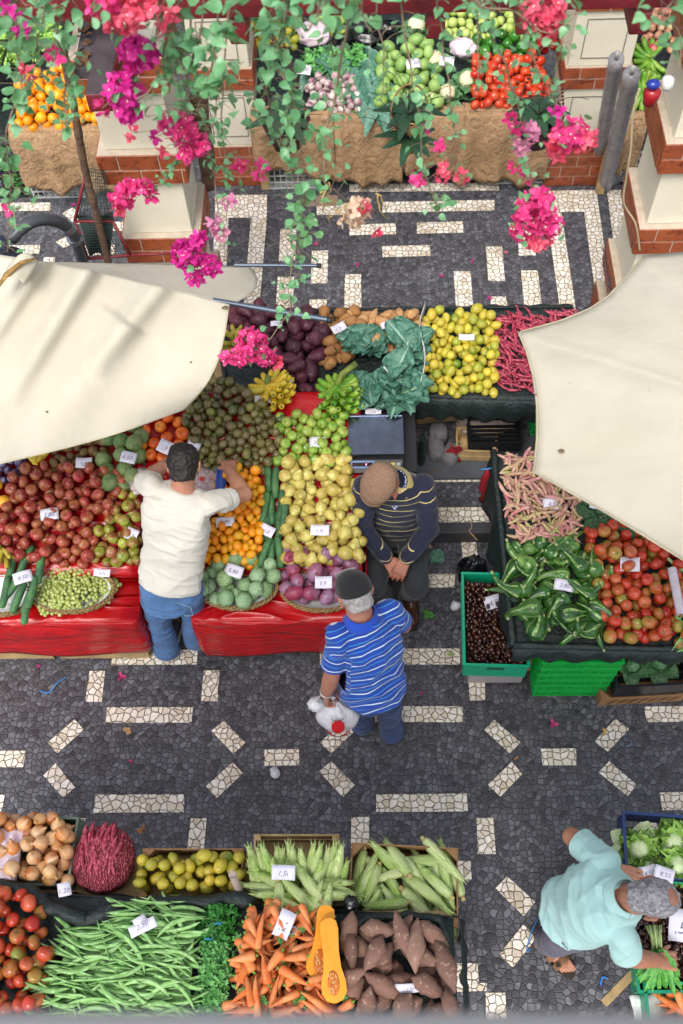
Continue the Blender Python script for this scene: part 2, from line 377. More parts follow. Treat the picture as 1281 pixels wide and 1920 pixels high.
m_orange = skin('orange_peel', ['#f0920c', '#f5a314', '#eb8a0a'], .38, bump=.0012, bs=220)
m_lemon_o = skin('yellow_orange_peel', ['#f3b22a', '#f5bf3a', '#eea41e'], .38, bump=.0012, bs=220)
m_passion = skin('passion_fruit_skin', ['#4a4a28', '#5c4a34', '#3f4c22', '#6f5f42', '#54382f', '#7d8436', '#43362f', '#4c5a2c', '#75654a', '#8a8c3c'], .28, patch='#6b6234', ps=16, spots='#a09a6a', ss=120)
m_persimmon = skin('persimmon_skin', ['#dd5a12', '#e4651a', '#d24d0e'], .25, patch='#e88a2c', ps=10)
m_kiwi = skin('kiwi_skin', ['#6a5530', '#7a6238', '#5e4a2a'], .85, bump=.001, bs=400, spots='#8d7748', ss=200)
m_cheri = skin('custard_apple_skin', ['#5f7f45', '#6f8c4e', '#557540', '#7d955c'], .6, vor=.006, vs=62, patch='#7f8a58', ps=20)
m_cheri2 = skin('pale_custard_apple_skin', ['#84a57a', '#93b088', '#7d9d6c', '#8aa670'], .6, vor=.005, vs=62, spots='#5b4a2c', ss=70)
m_mango = skin('mango_skin', ['#a02f45', '#8a3a5a', '#7c3d58', '#b04350', '#8c4a6a'], .38, patch='#8f6a85', ps=9, spots='#5a2035', ss=40)
m_plum = skin('plum_skin', ['#3c3052', '#4a3a66', '#54375a', '#38304a'], .45, patch='#8f88a8', ps=22)
m_grape = skin('grape_skin', ['#a3b25a', '#b4bf6c', '#98a84e', '#bcc27a'], .22, spots='#cdd49a', ss=90, spec=.6)
m_tomato = skin('tomato_skin', ['#b3281e', '#c03f2a', '#a6241e', '#bf5636', '#b0603a', '#9c8038', '#7f9038', '#b83a2a', '#6f8a38', '#b85040'], .2, patch='#b03c22', ps=8)
m_tomred = skin('ripe_tomato_skin', ['#b81f16', '#c62d1c', '#c43a20', '#a81a14'], .22, patch='#d0552c', ps=9)
m_lime = skin('lime_peel', ['#ddc43c', '#b3ac3a', '#7f962c', '#e0c840', '#96a233', '#dcc648', '#557f22', '#c9b636', '#d9b83a'], .4, bump=.001, bs=220, patch='#b8a63a', ps=14, spots='#8a7a3a', ss=90)
m_longgreen = skin('scaly_green_fruit_skin', ['#2f5a3a', '#37633f', '#294f33'], .55, vor=.004, vs=120, patch='#4a7a45', ps=14)
m_potP = skin('purple_sweet_potato_skin', ['#4a1a2e', '#561f35', '#3f1728', '#612a3a'], .6, spots='#7d5a58', ss=60, bump=.003, bs=50)
m_potB = skin('brown_potato_skin', ['#a0703f', '#8f6338', '#ad7d4a', '#96683c'], .75, spots='#6a4526', ss=70, bump=.002, bs=70)
m_potL = skin('pale_sweet_potato_skin', ['#b98a58', '#c49766', '#ab7c4c'], .75, spots='#7a5230', ss=60, bump=.003, bs=50)
m_yam = skin('earthy_sweet_potato_skin', ['#7a5a4e', '#876456', '#6f5045', '#917060'], .85, spots='#a88f7c', ss=46, bump=.004, bs=45)
m_onion = skin('onion_skin', ['#c9773a', '#d68e48', '#b8642c', '#cf9858', '#dcae78', '#b06038'], .22, patch='#dcb78c', ps=10)
m_chest = skin('chestnut_shell', ['#2c0f0d', '#3a1511', '#451c16', '#280d0c', '#4c2519'], .13, spots='#5a2f20', ss=24, spec=.8)
m_chestb = simple('chestnut_base', '#9a6b3f', .7)
m_carrot = skin('carrot_skin', ['#d66a2a', '#de7a3a', '#c96024', '#e08848'], .55, bump=.003, bs=40, patch='#dc9058', ps=14)
m_greenleafM = simple('carrot_top', '#6f9a3c', .6)
m_cornh = None
def husk():
    s = NT('maize_husk'); oi = s.n('ObjectInfo').outputs['Random']
    wv = s.n('TexWave', i_Vector=s.obj(), i_Scale=60.0, i_Distortion=1.5, i_Detail=2.0, bands_direction='Y')
    base = s.ramp(oi, [(0, lin('#a8bf6a')), (.5, lin('#8fb053')), (1, lin('#c2cf92'))])
    st = s.ramp(wv.outputs['Fac'], [(.2, (.72, .78, .62)), (.8, (1.15, 1.12, 1.1))]); c = s.mix(1.0, base, st, 'MULTIPLY')
    s.set('Base Color', s.mix(s.ramp(s.noise(9, 3), [(.4, (0, 0, 0)), (.7, (.8, .8, .8))]), c, lin('#cfd8a0'))); s.set('Roughness', .5)
    s.bump(wv.outputs['Fac'], .002); return s.m
m_cornh = husk()
def striped(name, c1, c2, freq):
    s = NT(name); sep = s.n('SeparateXYZ'); s.l(s.obj(), sep.inputs[0])
    a = s.math('ARCTAN2', sep.outputs[1], sep.outputs[2]); wv = s.math('SINE', s.math('ADD', s.math('MULTIPLY', a, freq), s.math('MULTIPLY', s.noise(40, 2), 3.5)))
    oi = s.n('ObjectInfo').outputs['Random']
    ca = s.ramp(oi, [(0, lin(c1[0])), (.5, lin(c1[1])), (1, lin(c1[2]))]); 
    s.set('Base Color', s.mix(s.ramp(wv, [(.80, (0, 0, 0)), (.97, (.8, .8, .8))]), ca, lin(c2))); s.set('Roughness', .25); return s.m
m_squash = striped('striped_squash_skin', ('#1f4a1c', '#33662a', '#6d9448'), '#9ab56a', 7)
m_bean_g = skin('green_bean_pod', ['#6a9f4e', '#7dae5e', '#74a655', '#90bb72'], .5, patch='#9ac480', ps=30)
m_bean_r = skin('crimson_bean_pod', ['#7a1230', '#931a3a', '#a52a4a', '#6a1028'], .5, patch='#c45a6a', ps=60)
m_bean_b = skin('speckled_bean_pod', ['#b5a668', '#c08a82', '#b86a70', '#c4b47e', '#98a056', '#b87880', '#c9a08e'], .6, spots='#943448', ss=60, patch='#c9a08c', ps=34)
m_ban = skin('banana_peel', ['#dcb325', '#e2be33', '#d4a81f'], .45, spots='#7a5a1c', ss=45, patch='#c9b83a', ps=8)
m_bang = skin('green_banana_peel', ['#4f8a22', '#5c962a', '#447a1e'], .4, patch='#8aa837', ps=8)
m_banm = skin('mottled_banana_peel', ['#a89a35', '#b4a640', '#8f8f30'], .45, spots='#4a3a1c', ss=50)
m_bantip = simple('banana_tip', '#2d2318', .8)
# ---- shapes
redapples = [sphere_mesh('red_apple', m_redapple, .037, .033, 5, .02, .28, .012, .05, i) for i in range(3)]
mixapples = [sphere_mesh('green_red_apple', m_mixapple, .036, .032, 5, .02, .28, .012, .05, i) for i in range(2)]
greenapples = [sphere_mesh('green_apple', m_greenapple, .034, .031, 5, .02, .28, .012, .05, i) for i in range(3)]
mandarins = [sphere_mesh('mandarin', m_mand, .029, .025, 8, .01, .12, .004, .03, i) for i in range(3)]
oranges = [sphere_mesh('orange', m_orange, .04, .039, 0, 0, .06, .002, .03, i) for i in range(2)]
yoranges = [sphere_mesh('orange', m_lemon_o, .04, .039, 0, 0, .06, .002, .03, i) for i in range(2)]
passions = [sphere_mesh('passion_fruit', m_passion, .028, .032, 0, 0, .02, .01, .05, i) for i in range(3)]
persimmons = [sphere_mesh('persimmon', m_persimmon, .042, .036, 4, .03, .2, 0, .03, i, calyx=simple('persimmon_calyx', '#8a6a3a', .8)) for i in range(2)]
kiwis = [sphere_mesh('kiwi', m_kiwi, .026, .033, 0, 0, .05, .003, .05, i) for i in range(2)]
cheris = [sphere_mesh('custard_apple', m_cheri, .055, .055, 0, 0, .06, .008, .12, i, 16, 12) for i in range(3)]
cheris2 = [sphere_mesh('custard_apple', m_cheri2, .044, .047, 0, 0, .05, .004, .14, i, 16, 12) for i in range(3)]
mangos = [sphere_mesh('mango', m_mango, .040, .056, 0, 0, .03, .004, .14, i, 14, 10) for i in range(3)]
plums = [sphere_mesh('plum', m_plum, .024, .026, 0, 0, .06, .002, .04, i) for i in range(2)]
grapes = [sphere_mesh('grape', m_grape, .0125, .0145, seg=8, rings=6)]
calyx = simple('tomato_calyx', '#4f6a2c', .7)
tomatoes = [sphere_mesh('tomato', m_tomato, .037, .031, 5, .02+.015*i, .14, 0, .05, i, calyx=calyx if i == 1 else None) for i in range(3)]
tomreds = [sphere_mesh('tomato', m_tomred, .037, .031, 5, .02+.015*i, .14, 0, .05, i, calyx=calyx if i == 1 else None) for i in range(3)]
limes = [sphere_mesh('lemon', m_lime, .030, .035, 0, 0, 0, 0, .06, i, tip=.1) for i in range(2)] + [sphere_mesh('lime', m_lime, .031, .031, 0, 0, .03, 0, .05, 5)]
def pear_mesh(i):
    mb = MB(); pr = [(.003, -.040), (.018, -.041), (.030, -.033), (.037, -.016), (.037, .002), (.030, .018), (.020, .032), (.015, .043), (.008, .050), (.002, .050)]
    k = (1, .94, 1.05)[i]
    mb.lathe([(r*k, z) for r, z in pr], 12, mi=0, fn=lambda r, z, a: (r*(1+.05*nz((math.cos(a), math.sin(a), z*20), 1.5, i)), z))
    mb.tube([(0, 0, .048), (.004, 0, .058), (.010, .002, .066)], .0017, 5, mi=1); return mb.mesh('pear', [m_pear, stemM])
pears = [pear_mesh(i) for i in range(3)]
def onion_mesh(i):
    mb = MB(); pr = [(.004, -.034), (.016, -.035), (.031, -.025), (.037, -.006), (.034, .014), (.022, .029), (.010, .037), (.006, .046), (.008, .054)]
    mb.lathe(pr, 12, mi=0, fn=lambda r, z, a: (r*(1+.04*nz((math.cos(a), math.sin(a), 0), 2, i)), z)); 
    for k in range(6): a = k; mb.tube([(0, 0, -.034), (.006*math.cos(a), .006*math.sin(a), -.040)], .0008, 4, mi=1)
    return mb.mesh('onion', [m_onion, stemM])
onions = [onion_mesh(i) for i in range(2)]
def potato(name, mat, L, r, wob, i, bend=.06, pts=1.0):
    n = 11; pr = []
    for k in range(n):
        u = k/(n-1); s_ = max(.04, math.sin(math.pi*min(max(u, .015), .985)))**(.55*pts)
        pr.append(((u-.5)*L, r*s_*(1+.12*math.sin(u*7+i*2))))
    return lathe_x(name, pr, [mat], 12, bend*(1 if i % 2 else -1), wob=wob, seed=i*3.1)
potPs = [potato('purple_sweet_potato', m_potP, L, r, .35, i) for i, (L, r) in enumerate(((.15, .042), (.12, .040), (.17, .038), (.11, .045)))]
potBs = [potato('brown_potato', m_potB, L, r, .2, i) for i, (L, r) in enumerate(((.10, .038), (.085, .036), (.12, .036)))]
potLs = [potato('pale_sweet_potato', m_potL, L, r, .35, i, .1) for i, (L, r) in enumerate(((.14, .034), (.11, .036), (.17, .033)))]
yams = [potato('brown_sweet_potato', m_yam, L, r, .3, i, .08, 1.5) for i, (L, r) in enumerate(((.19, .041), (.16, .042), (.22, .039), (.13, .043)))]
longs = [lathe_x('scaly_green_fruit', [(-.10, .004), (-.097, .014), (-.085, .021), (-.03, .024), (.04, .024), (.085, .021), (.097, .013), (.10, .004)], [m_longgreen], 12, b, wob=.06, seed=i) for i, b in enumerate((.05, -.08))]
def pod(name, mat, L, r, bend, flat, bumps, i, seg=6):
    n = 9; return lathe_x(name, [((k/(n-1)-.5)*L, r*(max(.12, math.sin(math.pi*k/(n-1))**.35))*(1+(bumps*math.sin(k*2.4+i)))) for k in range(n)], [mat], seg, bend, flat=flat)
gpods = [pod('flat_green_bean', m_bean_g, L, .0125, b, .42, .04, i) for i, (L, b) in enumerate(((.20, .22), (.23, -.32), (.18, .14), (.24, .40)))]
rpods = [pod('crimson_bean_pod', m_bean_r, L, .009, b, .8, .12, i) for i, (L, b) in enumerate(((.14, .12), (.12, -.3), (.16, .22)))]
bpods = [pod('speckled_bean_pod', m_bean_b, L, .0118, b, .8, .14, i) for i, (L, b) in enumerate(((.12, .18), (.10, -.32), (.135, .28), (.09, .42)))]
def carrot_x(i):
    L = (.14, .12, .16)[i]; r = (.021, .023, .019)[i]
    def ex(mb): mb.tube([(-L/2, 0, 0), (-L/2-.012, .002, .002)], [r*.35, r*.2], 6, mi=1)
    return lathe_x('carrot', [(-L/2, r*.35), (-L/2+.003, r*.85), (-L/2+.015, r), (0, r*.78), (L*.3, r*.45), (L*.45, r*.18), (L/2+.01, .001)], [m_carrot, m_greenleafM], 9, (.04, -.06, .08)[i], wob=.06, seed=i, extra=ex)
carrots = [carrot_x(i) for i in range(3)]
silk = simple('dry_husk_tip', '#b8a468', .8)
def corn_x(i):
    L = (.24, .21, .26)[i]; r = .026
    def ex(mb):
        for k in range(4):
            a = k*1.57+i; mb.tube([(L*.36, math.cos(a)*.010, math.sin(a)*.010), (L*.46, math.cos(a)*.010, math.sin(a)*.010), (L*.56, math.cos(a)*.016, math.sin(a)*.016)], [.006, .005, .001], 5, flat=.35, mi=0)
        mb.tube([(-L/2-.02, 0, 0), (-L/2, 0, 0)], [.010, .012], 8, mi=1)
    return lathe_x('maize_cob', [(-L/2, .011), (-L*.46, .020), (-L*.3, r), (-L*.05, r*1.02), (L*.2, r*.8), (L*.38, r*.5), (L*.5, .004)], [m_cornh, silk], 12, (.03, -.05, .06)[i], fn=lambda u, a: 1+.07*abs(math.sin(a*2.5+i)), extra=ex)
corns = [corn_x(i) for i in range(3)]
def squash_x(i):
    """bulb at one end, neck curling at the other, pale stripes running lengthways"""
    mb = MB(); L = (.23, .20, .25, .21)[i]; curl = (1.1, -1.5, 1.9, .6)[i]; n = 15; seg = 18; p = V3_((-.055, 0, 0)); pts = []; a = 0
    rr = [.006, .030, .042, .047, .046, .040, .031, .024, .020, .018, .017, .016, .015, .012, .007]; step = L/(n-1)
    for k in range(n):
        pts.append(p.copy()); a += 0 if k < 4 else curl/(n-4)*(1.3 if k > 7 else .6); p = p+V3_((math.cos(a), math.sin(a), .05*math.sin(k)))*step*(.7 if k < 2 else 1)
    q = (1, .9, 1.05, .82)[i]; mb.tube([v*1.0 for v in pts], [r*q for r in rr], seg, mi=0)
    st = {(1, 5, 8, 12, 15), (0, 4, 9, 13), (2, 6, 10, 13, 17), (3, 8, 14)}; sets = [(1, 5, 8, 12, 15), (0, 4, 9, 13), (2, 6, 10, 13, 17), (3, 8, 14)][i]
    for f in range((n-1)*seg):
        if f % seg in sets and 1 < f//seg < n-4 and (f*7+i) % 11: mb.m[f] = 1
    mb.tube([pts[-1], pts[-1]+(pts[-1]-pts[-2])*1.2], [.006, .008], 6, mi=2)
    return mb.mesh('necked_squash', [m_squash, m_sqstripe, m_sqstem])
V3_ = Vector
m_squash = skin('green_squash_skin', ['#183a17', '#224a1e', '#2b5823', '#6f9648', '#1d421a'], .24, patch='#356327', ps=30)
m_sqstripe = skin('squash_stripe', ['#96b068', '#a9bf7c', '#7f9f55'], .3, patch='#4f7a38', ps=60); m_sqstem = simple('pale_squash_stem', '#9aa66a', .7)
squashes = [squash_x(i) for i in range(4)]
def chestnut(i):
    mb = MB(); f = (.75, .85, .68)[i]
    def disp(d): return 1+.12*max(0, d.z-.6)/.4-(.12 if d.y < -.6 else 0)
    mb.ball((0, 0, 0), (.0185, .0185*f, .0165), 10, 7, disp=disp, mi=0)
    mb.ball((0, 0, -.0075), (.0145, .0145*f, .0102), 10, 5, mi=1); return mb.mesh('chestnut', [m_chest, m_chestb])
chests = [chestnut(i) for i in range(3)]
# ---- bananas
def banana_mesh(mat, L, r, bend, small=False):
    mb = MB(); n = 10; pts = []; rr = []
    for k in range(n):
        u = k/(n-1); a = (u-.5)*bend; pts.append((math.sin(a)*L/bend, 0, (1-math.cos(a))*L/bend)); rr.append(r*(.28 if k == 0 else .55 if k == 1 else 0.5 if k == n-1 else .9 if k == n-2 else 1))
    mb.tube(pts, rr, 5 if small else 6, mi=0, up=(0, 1, 0)); mb.ball(pts[-1], r*.34, 6, 4, mi=1)
    return mb.mesh('banana', [mat, m_bantip])
ban_y = banana_mesh(m_ban, .16, .018, 1.3); ban_s = banana_mesh(m_banm, .11, .014, 1.1); ban_g = banana_mesh(m_bang, .15, .021, 1.1); ban_ys = banana_mesh(m_ban, .15, .020, 1.1)
def hand_of_bananas(name, label, loc, mesh, n, rad, rows, stalk, rotz=0, tilt=0, group=None, spreadA=5.2, L=.14, stalkmat=None):
    """fruit radiating in rows from a stalk"""
    t = empty(name, loc, (tilt, 0, rotz)); tag(t, label, 'bananas', group)
    rg = random.Random(int(loc[0]*1000)+n)
    if stalk:
        mb = MB(); mb.tube([(0, 0, -.05), (0, 0, .05), (stalk*.3, 0, .07+stalk*.4), (stalk*.9, 0, .07+stalk*.7)], [.022, .02, .018, .019], 10)
        mb.build('stalk', stalkmat or simple('banana_stalk', '#6b7a35', .7, .4, 30), t, True)
    k = 0
    for rw in range(rows):
        m = n//rows
        for i in range(m):
            a = -spreadA/2 + spreadA*(i+.5*(rw % 2))/m + rg.uniform(-.05, .05); z = .055 - rw*.042 + rg.uniform(-.006, .006)
            o = bpy.data.objects.new('banana', mesh); COL.objects.link(o); o.parent = t
            rr = rad + rg.uniform(-.008, .008) + .012*rw; o.location = (math.cos(a)*rr, math.sin(a)*rr, z)
            o.rotation_euler = Euler((rg.uniform(-.15, .15), rg.uniform(-.1, .25)-.15, a), 'XYZ')
    return t
# ---- leaves
leafm = {}
def leaf_mat(name, c1, c2, vein='#8fae7a', rough=.5, vs=40):
    if name in MATS: return MATS[name]
    s = NT(name); nz_ = s.noise(vs, 4)
    wv = s.n('TexVoronoi', i_Vector=s.obj(), i_Scale=45.0, feature='DISTANCE_TO_EDGE')
    c = s.ramp(nz_, [(.3, lin(c1)), (.7, lin(c2))]); v = s.ramp(wv.outputs['Distance'], [(0, (.5, .5, .5)), (.05, (0, 0, 0))])
    s.set('Base Color', s.mix(v, c, lin(vein))); s.set('Roughness', rough)
    s.bump(nz_, .004); MATS[name] = s.m; return s.m
m_collard = leaf_mat('collard_leaf', '#2a5a4c', '#52846e', '#86b09a'); m_cab = leaf_mat('cabbage_leaf', '#2f5f3c', '#5d8f5a', '#a8c79a')
m_lett = leaf_mat('lettuce_leaf', '#6fa835', '#a5cc60', '#d5e6a8'); m_letw = leaf_mat('pale_lettuce_leaf', '#b5cf8a', '#dbe6bb', '#f0f3dc')
m_pars = leaf_mat('parsley_leaf', '#1f5a1c', '#3a8a2e', '#3a8a2e'); m_cori = leaf_mat('coriander_leaf', '#448a44', '#70b05e', '#70b05e')
m_broc = skin('broccoli_floret', ['#37573a', '#41633f'], .9, bump=.006, bs=140, vor=.005, vs=110); m_caul = skin('cauliflower_curd', ['#d8cfa8', '#e4dcb8'], .9, bump=.005, bs=110, vor=.006, vs=70)
def leaf_sheet(mb, base, yaw_, L, W, droop, cup, seed, mi=0, nu=6, nv=8, ruff=.15, pitch=.5, rib=None):
    """one big curled leaf growing from base"""
    T = Matrix.Translation(base) @ Matrix.Rotation(yaw_, 4, 'Z') @ Matrix.Rotation(-pitch, 4, 'Y')
    def fn(u, v):
        wid = W*math.sin(math.pi*min(.97, v*.9+.08))**.6*(1+.12*nz((u*3, v*5, 0), 1, seed)); x = v*L; y = (u-.5)*wid
        z = .018*W*math.cos(v*38-abs(u-.5)*22) + cup*(abs(u-.5)*2)**2*W*.5 - droop*v*v*L + ruff*W*nz((u*4, v*4, 0), 1.4, seed+9)*abs(u-.5)*2 + .02*W*math.cos(u*40)
        if abs(u-.5) < .09: z -= .02*W
        return T @ Vector((x, y, z))
    b0 = len(mb.m); mb.grid(fn, nu, nv, mi)
    if rib is not None:
        for f in range(nu*nv):
            if f % nu == nu//2: mb.m[b0+f] = rib
def cabbage(name, label, cat, loc, r, mats, seed, nl=14, group=None, heart=True, lean=0):
    mb = MB()
    if heart: mb.ball((0, 0, r*.45), r*.55, 14, 10, mi=1, disp=lambda d: 1+.1*nz(d, 2.5, seed)+.05*math.sin(math.atan2(d.y, d.x)*5+d.z*4))
    rg = random.Random(seed)
    for k in range(nl):
        a = k*2.4+rg.uniform(-.3, .3); ring = k/nl
        leaf_sheet(mb, Vector((math.cos(a)*r*.12, math.sin(a)*r*.12, r*.08*ring)), a, r*(1.25-.45*ring)*rg.uniform(.85, 1.1), r*1.15, .25+.3*(1-ring), .25, seed*10+k, 0, pitch=.25+ring*.85)
    t = mb.build(name, mats, None, True); t.location = loc; t.rotation_euler = (lean, 0, rg.uniform(0, 6)); tag(t, label, cat, group); return t
def herb(name, label, cat, P0, P1, W, H, n, mat, seed, leaf=.012, group=None, stems=True, kind=None):
    """bunch of small divided leaves heaped between two points"""
    mb = MB(); rg = random.Random(seed); P0 = Vector(P0); P1 = Vector(P1); ax = (P1-P0); L = ax.length; ax.normalize(); sd = Vector((-ax.y, ax.x, 0)).normalized(); up = Vector((0, 0, 1))
    for i in range(n):
        u = rg.random(); s_ = rg.gauss(0, .36); s_ = max(-1, min(1, s_)); h = (1-s_*s_)*rg.uniform(.35, 1.05)*(.75+.35*nz((u*5, s_*2, 0), 1.3, seed))
        c = P0 + ax*(u*L) + sd*(s_*W/2) + up*(h*H); T = Matrix.Translation(c) @ Euler((rg.uniform(-.9, .9), rg.uniform(-.9, .9), rg.uniform(0, 6.28))).to_matrix().to_4x4(); l = leaf*rg.uniform(.7, 1.4)
        for q in (-.8, 0, .8):
            Q = T @ Matrix.Rotation(q, 4, 'Z')
            mb.add([Q @ Vector(p) for p in ((0, 0, 0), (l*.55, -l*.32, l*.1), (l*1.1, 0, 0), (l*.55, l*.32, l*.1))], [(0, 1, 2, 3)])
        if stems and i % 6 == 0: mb.tube([c, c-ax*L*.15-up*H*.3], .0013, 3, mi=0)
    o = mb.build(name, mat); tag(o, label, cat, group, kind); return o
# ---- cloth sheets
def woven(name, hexc, rough=.55, spec=.5):
    if name in MATS: return MATS[name]
    s = NT(name); c = lin(hexc); a = s.n('TexWave', i_Vector=s.world(), i_Scale=110.0, i_Distortion=1.0, bands_direction='X'); b = s.n('TexWave', i_Vector=s.world(), i_Scale=110.0, i_Distortion=1.0, bands_direction='Z')
    f = s.math('MULTIPLY', a.outputs['Fac'], b.outputs['Fac'])
    n_ = s.noise(300, 2, s.world()); s.set('Base Color', s.mix(s.math('MULTIPLY', n_, f), dim(c, .45), dim(c, 2.0)))
    s.set('Roughness', rough); s.set('Specular IOR Level', spec); s.bump(s.noise(35, 4, s.world()), .012); MATS[name] = s.m; return s.m
m_net = woven('dark_green_shade_net', '#1d2c2b'); 
def redplastic():
    s = NT('red_plastic_sheet'); co = s.world(); st = s.n('VectorMath', operation='MULTIPLY'); s.l(co, st.inputs[0]); st.inputs[1].default_value = (1.2, 2.5, 4.5)
    n1 = s.n('TexNoise', i_Vector=st.outputs[0], i_Scale=1.7, i_Detail=3.0, i_Roughness=.45, i_Distortion=1.0).outputs['Fac']; r1 = s.math('ABSOLUTE', s.math('SUBTRACT', n1, .5))
    s.set('Base Color', s.ramp(s.noise(5, 4, co), [(.3, lin('#a30c12')), (.7, lin('#c21218'))])); s.set('Roughness', .27); s.set('Specular IOR Level', .45); s.bump(s.math('SUBTRACT', 1.0, s.math('POWER', r1, .6)), .03); return s.m
m_redp = redplastic()
def paperm(name, hexc, rough=.85):
    if name in MATS: return MATS[name]
    s = NT(name); n1 = s.noise(7, 5, s.world()); s.set('Base Color', s.ramp(n1, [(.3, dim(lin(hexc), .8)), (.7, lin(hexc))])); s.set('Roughness', rough)
    r1 = s.math('ABSOLUTE', s.math('SUBTRACT', s.noise(9, 5, s.world(), .6), .5)); r2 = s.math('ABSOLUTE', s.math('SUBTRACT', s.noise(4, 3, s.world()), .5)); s.bump(s.math('ADD', s.math('POWER', r1, .5), s.math('POWER', r2, .5)), .022); MATS[name] = s.m; return s.m
m_kraft = paperm('brown_kraft_paper', '#a88763')
def crumple(p, amp, sc, seed=0): return Vector((0, 0, 1))*0 + Vector((nz(p, sc, seed), nz(p, sc, seed+5), nz(p, sc, seed+9)))*amp
def skirt(mb, line, drop, out=.03, folds=18, nv=8, amp=.02, seed=0, uneven=.03, mi=0, dirs=None, drop2=None):
    """cloth hanging from a polyline of world points"""
    line = [Vector(p) for p in line]; seg = [(b-a).length for a, b in zip(line, line[1:])]; tot = sum(seg); nu = max(6, int(tot/.03))
    def at(u):
        d = u*tot
        for i, s_ in enumerate(seg):
            if d <= s_ or i == len(seg)-1: return line[i].lerp(line[i+1], min(1, d/s_)), i
            d -= s_
    def fn(u, v):
        p, i = at(u); t = (line[i+1]-line[i]); n = Vector((t.y, -t.x, 0)).normalized()
        if dirs: n = Vector(dirs)
        f = math.sin(u*folds*6.28+2*nz((u*6, 0, 0), 1, seed))*amp*v**.8 + nz((u*9, v*2, 0), 1, seed+3)*amp*.9*min(1, v*3)
        dz = (drop if drop2 is None else drop+(drop2-drop)*u)*(1+uneven*4*nz((u*3, 0, 0), 1, seed+7))
        return p + n*(out*math.sin(min(v*3, 1)*1.57) + f) + Vector((0, 0, -dz*v))
    mb.grid(fn, nu, nv, mi)
def topsheet(mb, quad, th=.0, n=20, amp=.006, seed=0, mi=0):
    a, b, c, d = [Vector(q) for q in quad]
    mb.grid(lambda u, v: a.lerp(b, u).lerp(d.lerp(c, u), v) + Vector((0, 0, amp*nz((u*7, v*7, 0), 1, seed))), n, n, mi)
# ---- price cards
m_card = simple('white_price_card', '#d9d6e2', .6, .05); m_ink = simple('pencil_writing', '#77778c', .8)
_fc = {}
def writing(text, size, mat, parent, name='price_writing', loc=(0, 0, .0015), rot=(0, 0, 0), shear=.25):
    k = (text, round(size, 4), mat.name)
    if k not in _fc:
        cu = bpy.data.curves.new(name, 'FONT'); cu.body = text; cu.size = size; cu.align_x = 'CENTER'; cu.align_y = 'CENTER'; cu.shear = shear; cu.extrude = .0003; cu.resolution_u = 2
        t = bpy.data.objects.new('tmp', cu); COL.objects.link(t); bpy.context.view_layer.update()
        me = bpy.data.meshes.new_from_object(t.evaluated_get(bpy.context.evaluated_depsgraph_get())); bpy.data.objects.remove(t); me.materials.clear(); me.materials.append(mat); _fc[k] = me
    o = bpy.data.objects.new(name, _fc[k]); COL.objects.link(o); o.parent = parent; o.location = loc; o.rotation_euler = rot; return o
cardn = 0
def card(px, py, pl, w, h, rotz, text, what, tilt=.3, lift=.07, small=True):
    """price card lying on the goods"""
    global cardn; cardn += 1
    p = PP(px, py, (pl[0]+lift, pl[1], pl[2]))
    mb = MB(); k = .012*(1 if cardn % 2 else -1)
    w *= 1.05; h *= 1.12
    mb.grid(lambda u, v: Vector(((u-.5)*w, (v-.5)*h, k*(math.cos((u-.5)*3)-.8))), 6, 3)
    t = mb.build('price_card', m_card, None, True); solid(t, .0006); t.location = p; t.rotation_euler = (tilt, 0, rotz)
    tag(t, 'white price card marked %s on %s' % (text, what), 'price card', 'price cards on the stalls')
    zz = .002+max(k*.2, k)
    writing(text, h*.52, m_ink, t, loc=(0, -h*.1, zz)); 
    return t
def woodbox(mb, c, sx, sy, sz): mb.box((c[0]-sx/2, c[1]-sy/2, c[2]-sz/2), (c[0]+sx/2, c[1]+sy/2, c[2]+sz/2))
m_pine = simple('rough_pine_slats', '#b09468', .8, .3, 14, .003, 60); m_carton = simple('cardboard', '#8f6b45', .85, .15, 10)
